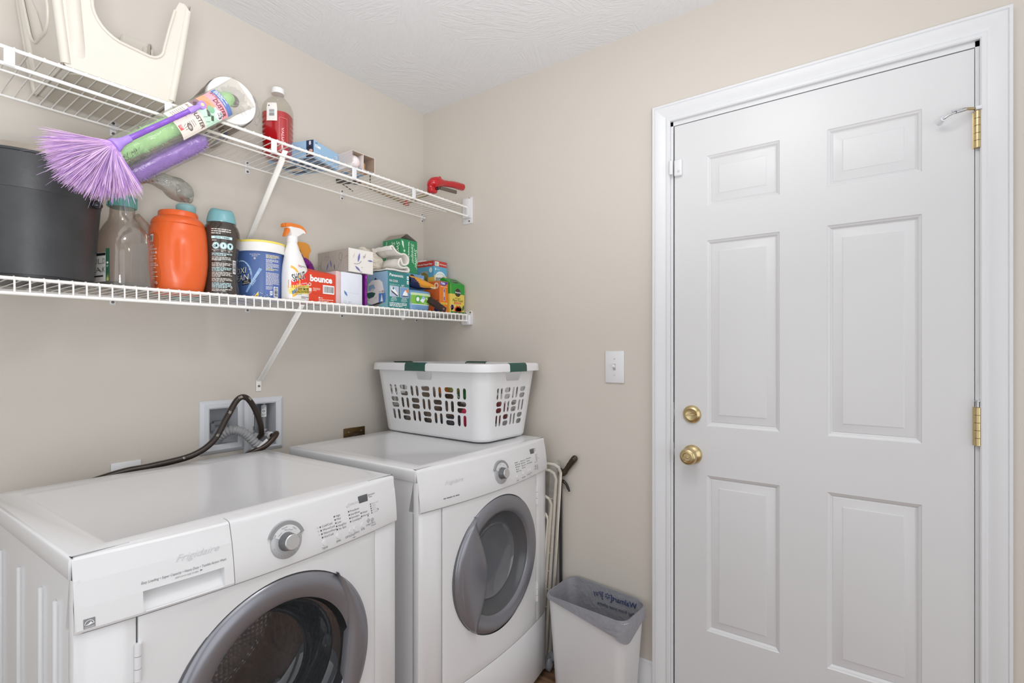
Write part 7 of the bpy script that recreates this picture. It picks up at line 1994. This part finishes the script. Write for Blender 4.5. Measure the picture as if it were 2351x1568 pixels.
for q in range(1500):
    a = R.random() * 2 * PI; sp = R.random() ** .55
    th_ = sp * 1.02
    d0 = (cax * math.cos(th_) + (c1 * math.cos(a) + c2 * math.sin(a) * .55) * math.sin(th_)).normalized()
    left = max(0, d0.dot(ax))
    ln = (.072 + .050 * left ** 2 + .016 * R.random()) * (1 if R.random() > .03 else 1.25)
    p0 = C_ + ax * .004 + (s1 * math.cos(a) + s2 * math.sin(a)) * .010 * sp
    sag = Vector((0, 0, -1)) * (.012 * (.3 + R.random()))
    side = d0.cross(Vector((R.uniform(-1, 1), R.uniform(-1, 1), R.uniform(-1, 1)))).normalized()
    jit = Vector((R.uniform(-1, 1), R.uniform(-1, 1), R.uniform(-1, 1))) * .007
    w_ = .00062; vs = []
    for k in range(5):
        f = k / 4; p = p0 + d0 * ln * f + sag * f * f + jit * f * f
        ww = w_ * (1 if k < 4 else .25) * (1.0 + .5 * f)
        vs += [p - side * ww, p + side * ww]
    b.add(vs, [(2 * k, 2 * k + 1, 2 * k + 3, 2 * k + 2) for k in range(4)], R.choices(range(5), (4, 2, 1, 4, 3))[0])
f_ = obj('feathers', b, fm, t, 0, world=True); f_['kind'] = 'stuff'

# purple fluffy duster in its own sleeve
A_, B_ = Vector((-1.352, -.352, 1.666)), Vector((-1.140, -.345, 1.846))
MP = frame(A_, B_); LP = (B_ - A_).length
t = thing('purple_duster', 'purple fluffy duster in clear sleeve hanging below the packaged green one', 'duster', A_)
PFZ = mat('purple_fibre', '8a6ab8', rough=.8, noise_amt=.25, noise_scale=30, bump=.6, bump_scale=150)
b = MB()
def pt(u, v):
    a = 2 * PI * u; r = .021 * math.sqrt(max(0, 1 - (abs(v - .5) * 2) ** 7)) * (1 + .08 * noise.noise(Vector((u * 6, v * 22, 4))))
    return MP @ Vector((LP * v, r * math.cos(a), r * math.sin(a)))
b.grid(pt, 26, 36, cu=True); obj('purple_head', b, PFZ, t, 70, world=True)
b = MB(); fuzz(b, MP, LP, .0205, 1500, .009, 8); f_ = obj('purple_fibres', b, mat('purple_fibre_tip', 'a48cd0', rough=.7, noise_amt=.2, noise_scale=40), t, 0, world=True); f_['kind'] = 'stuff'
b = MB()
def ps(u, v):
    a = 2 * PI * u; x_ = -.05 + (LP + .095) * v; fl = max(0, (v - .86) / .14); n_ = noise.noise(Vector((math.cos(a) * 2, math.sin(a) * 2, v * 12 + 4)))
    ry = .0280 + .0015 * n_; rz = .025 * (1 - .92 * fl) * (1 - .9 * max(0, (.1 - v) / .1)) + .001 * n_
    return MP @ Vector((x_, ry * math.cos(a), rz * math.sin(a)))
b.grid(ps, 36, 40, cu=True); obj('clear_sleeve', b, film('sleeve_film2', 'f4f2ee', gloss=.02, rough=.15, bump=.4, bump_scale=60, haze=.04, edge=.30), t, 70, world=True)

# crumpled clear bag with a grey duster head, resting on jug and tub
t = thing('crumpled_bag', 'crumpled clear plastic bag with grey contents lying on the jug and tub', 'bag', (-1.19, -.19, 1.70))
b = MB()
path = spl([(-1.330, -.235, 1.690), (-1.285, -.225, 1.712), (-1.240, -.21, 1.735), (-1.205, -.20, 1.748), (-1.165, -.19, 1.742), (-1.130, -.185, 1.730), (-1.108, -.18, 1.722)], 7)
nP = len(path)
def cb(u, v):
    q = v * (nP - 1); i = min(int(q), nP - 2); p = path[i].lerp(path[i + 1], q - i); a = 2 * PI * u
    r = .011 + .020 * max(0, (v - .35) / .3) ** 1.2 if v < .65 else .031 * math.sqrt(max(0.002, 1 - ((v - .65) / .35) ** 2.2))
    n_ = noise.noise(Vector((math.cos(a) * 2.2, math.sin(a) * 2.2, v * 9)))
    r = min(r, .033) * (1 + .22 * n_)
    return p + Vector((r * .35 * math.sin(a), r * math.cos(a), r * .9 * math.sin(a)))
b.grid(cb, 30, 46, cu=True); obj('bag_film', b, film('crumpled_film', 'dfe0d8', gloss=.10, rough=.10, bump=1.0, bump_scale=70, haze=.22, edge=.5), t, 60)
b = MB()
def cg(u, v):
    p = path[30].lerp(path[-1], v); a = 2 * PI * u; r = .021 * math.sqrt(max(0, 1 - (abs(v - .5) * 2) ** 3)) * (1 + .3 * noise.noise(Vector((math.cos(a) * 3, math.sin(a) * 3, v * 8))))
    return p + Vector((0, r * math.cos(a), r * math.sin(a)))
b.grid(cg, 22, 20, cu=True); obj('grey_contents', b, mat('sage_grey_fluff', '9c9f92', rough=.7, noise_amt=.3, noise_scale=60, bump=.6, bump_scale=120), t, 60)
b = MB()
R = random.Random(4)
for q in range(260):
    i = R.randrange(2, 22); p = path[i] + Vector((R.uniform(-1, 1) * .006, -.010, R.uniform(-1, 1) * .010)); s_ = R.uniform(.001, .0026)
    b.add([p + Vector((-s_, 0, -s_)), p + Vector((s_, 0, -s_ * .4)), p + Vector((0, 0, s_ * 1.4))], [(0, 1, 2)], R.choice((0, 0, 1)))
f_ = obj('bag_flecks', b, [hexm('6b4a40'), hexm('3a332c')], t, 0); f_['kind'] = 'stuff'
for o_ in (x for x in t.children):
    inv_ = WM[t].inverted(); o_.data.transform(inv_)
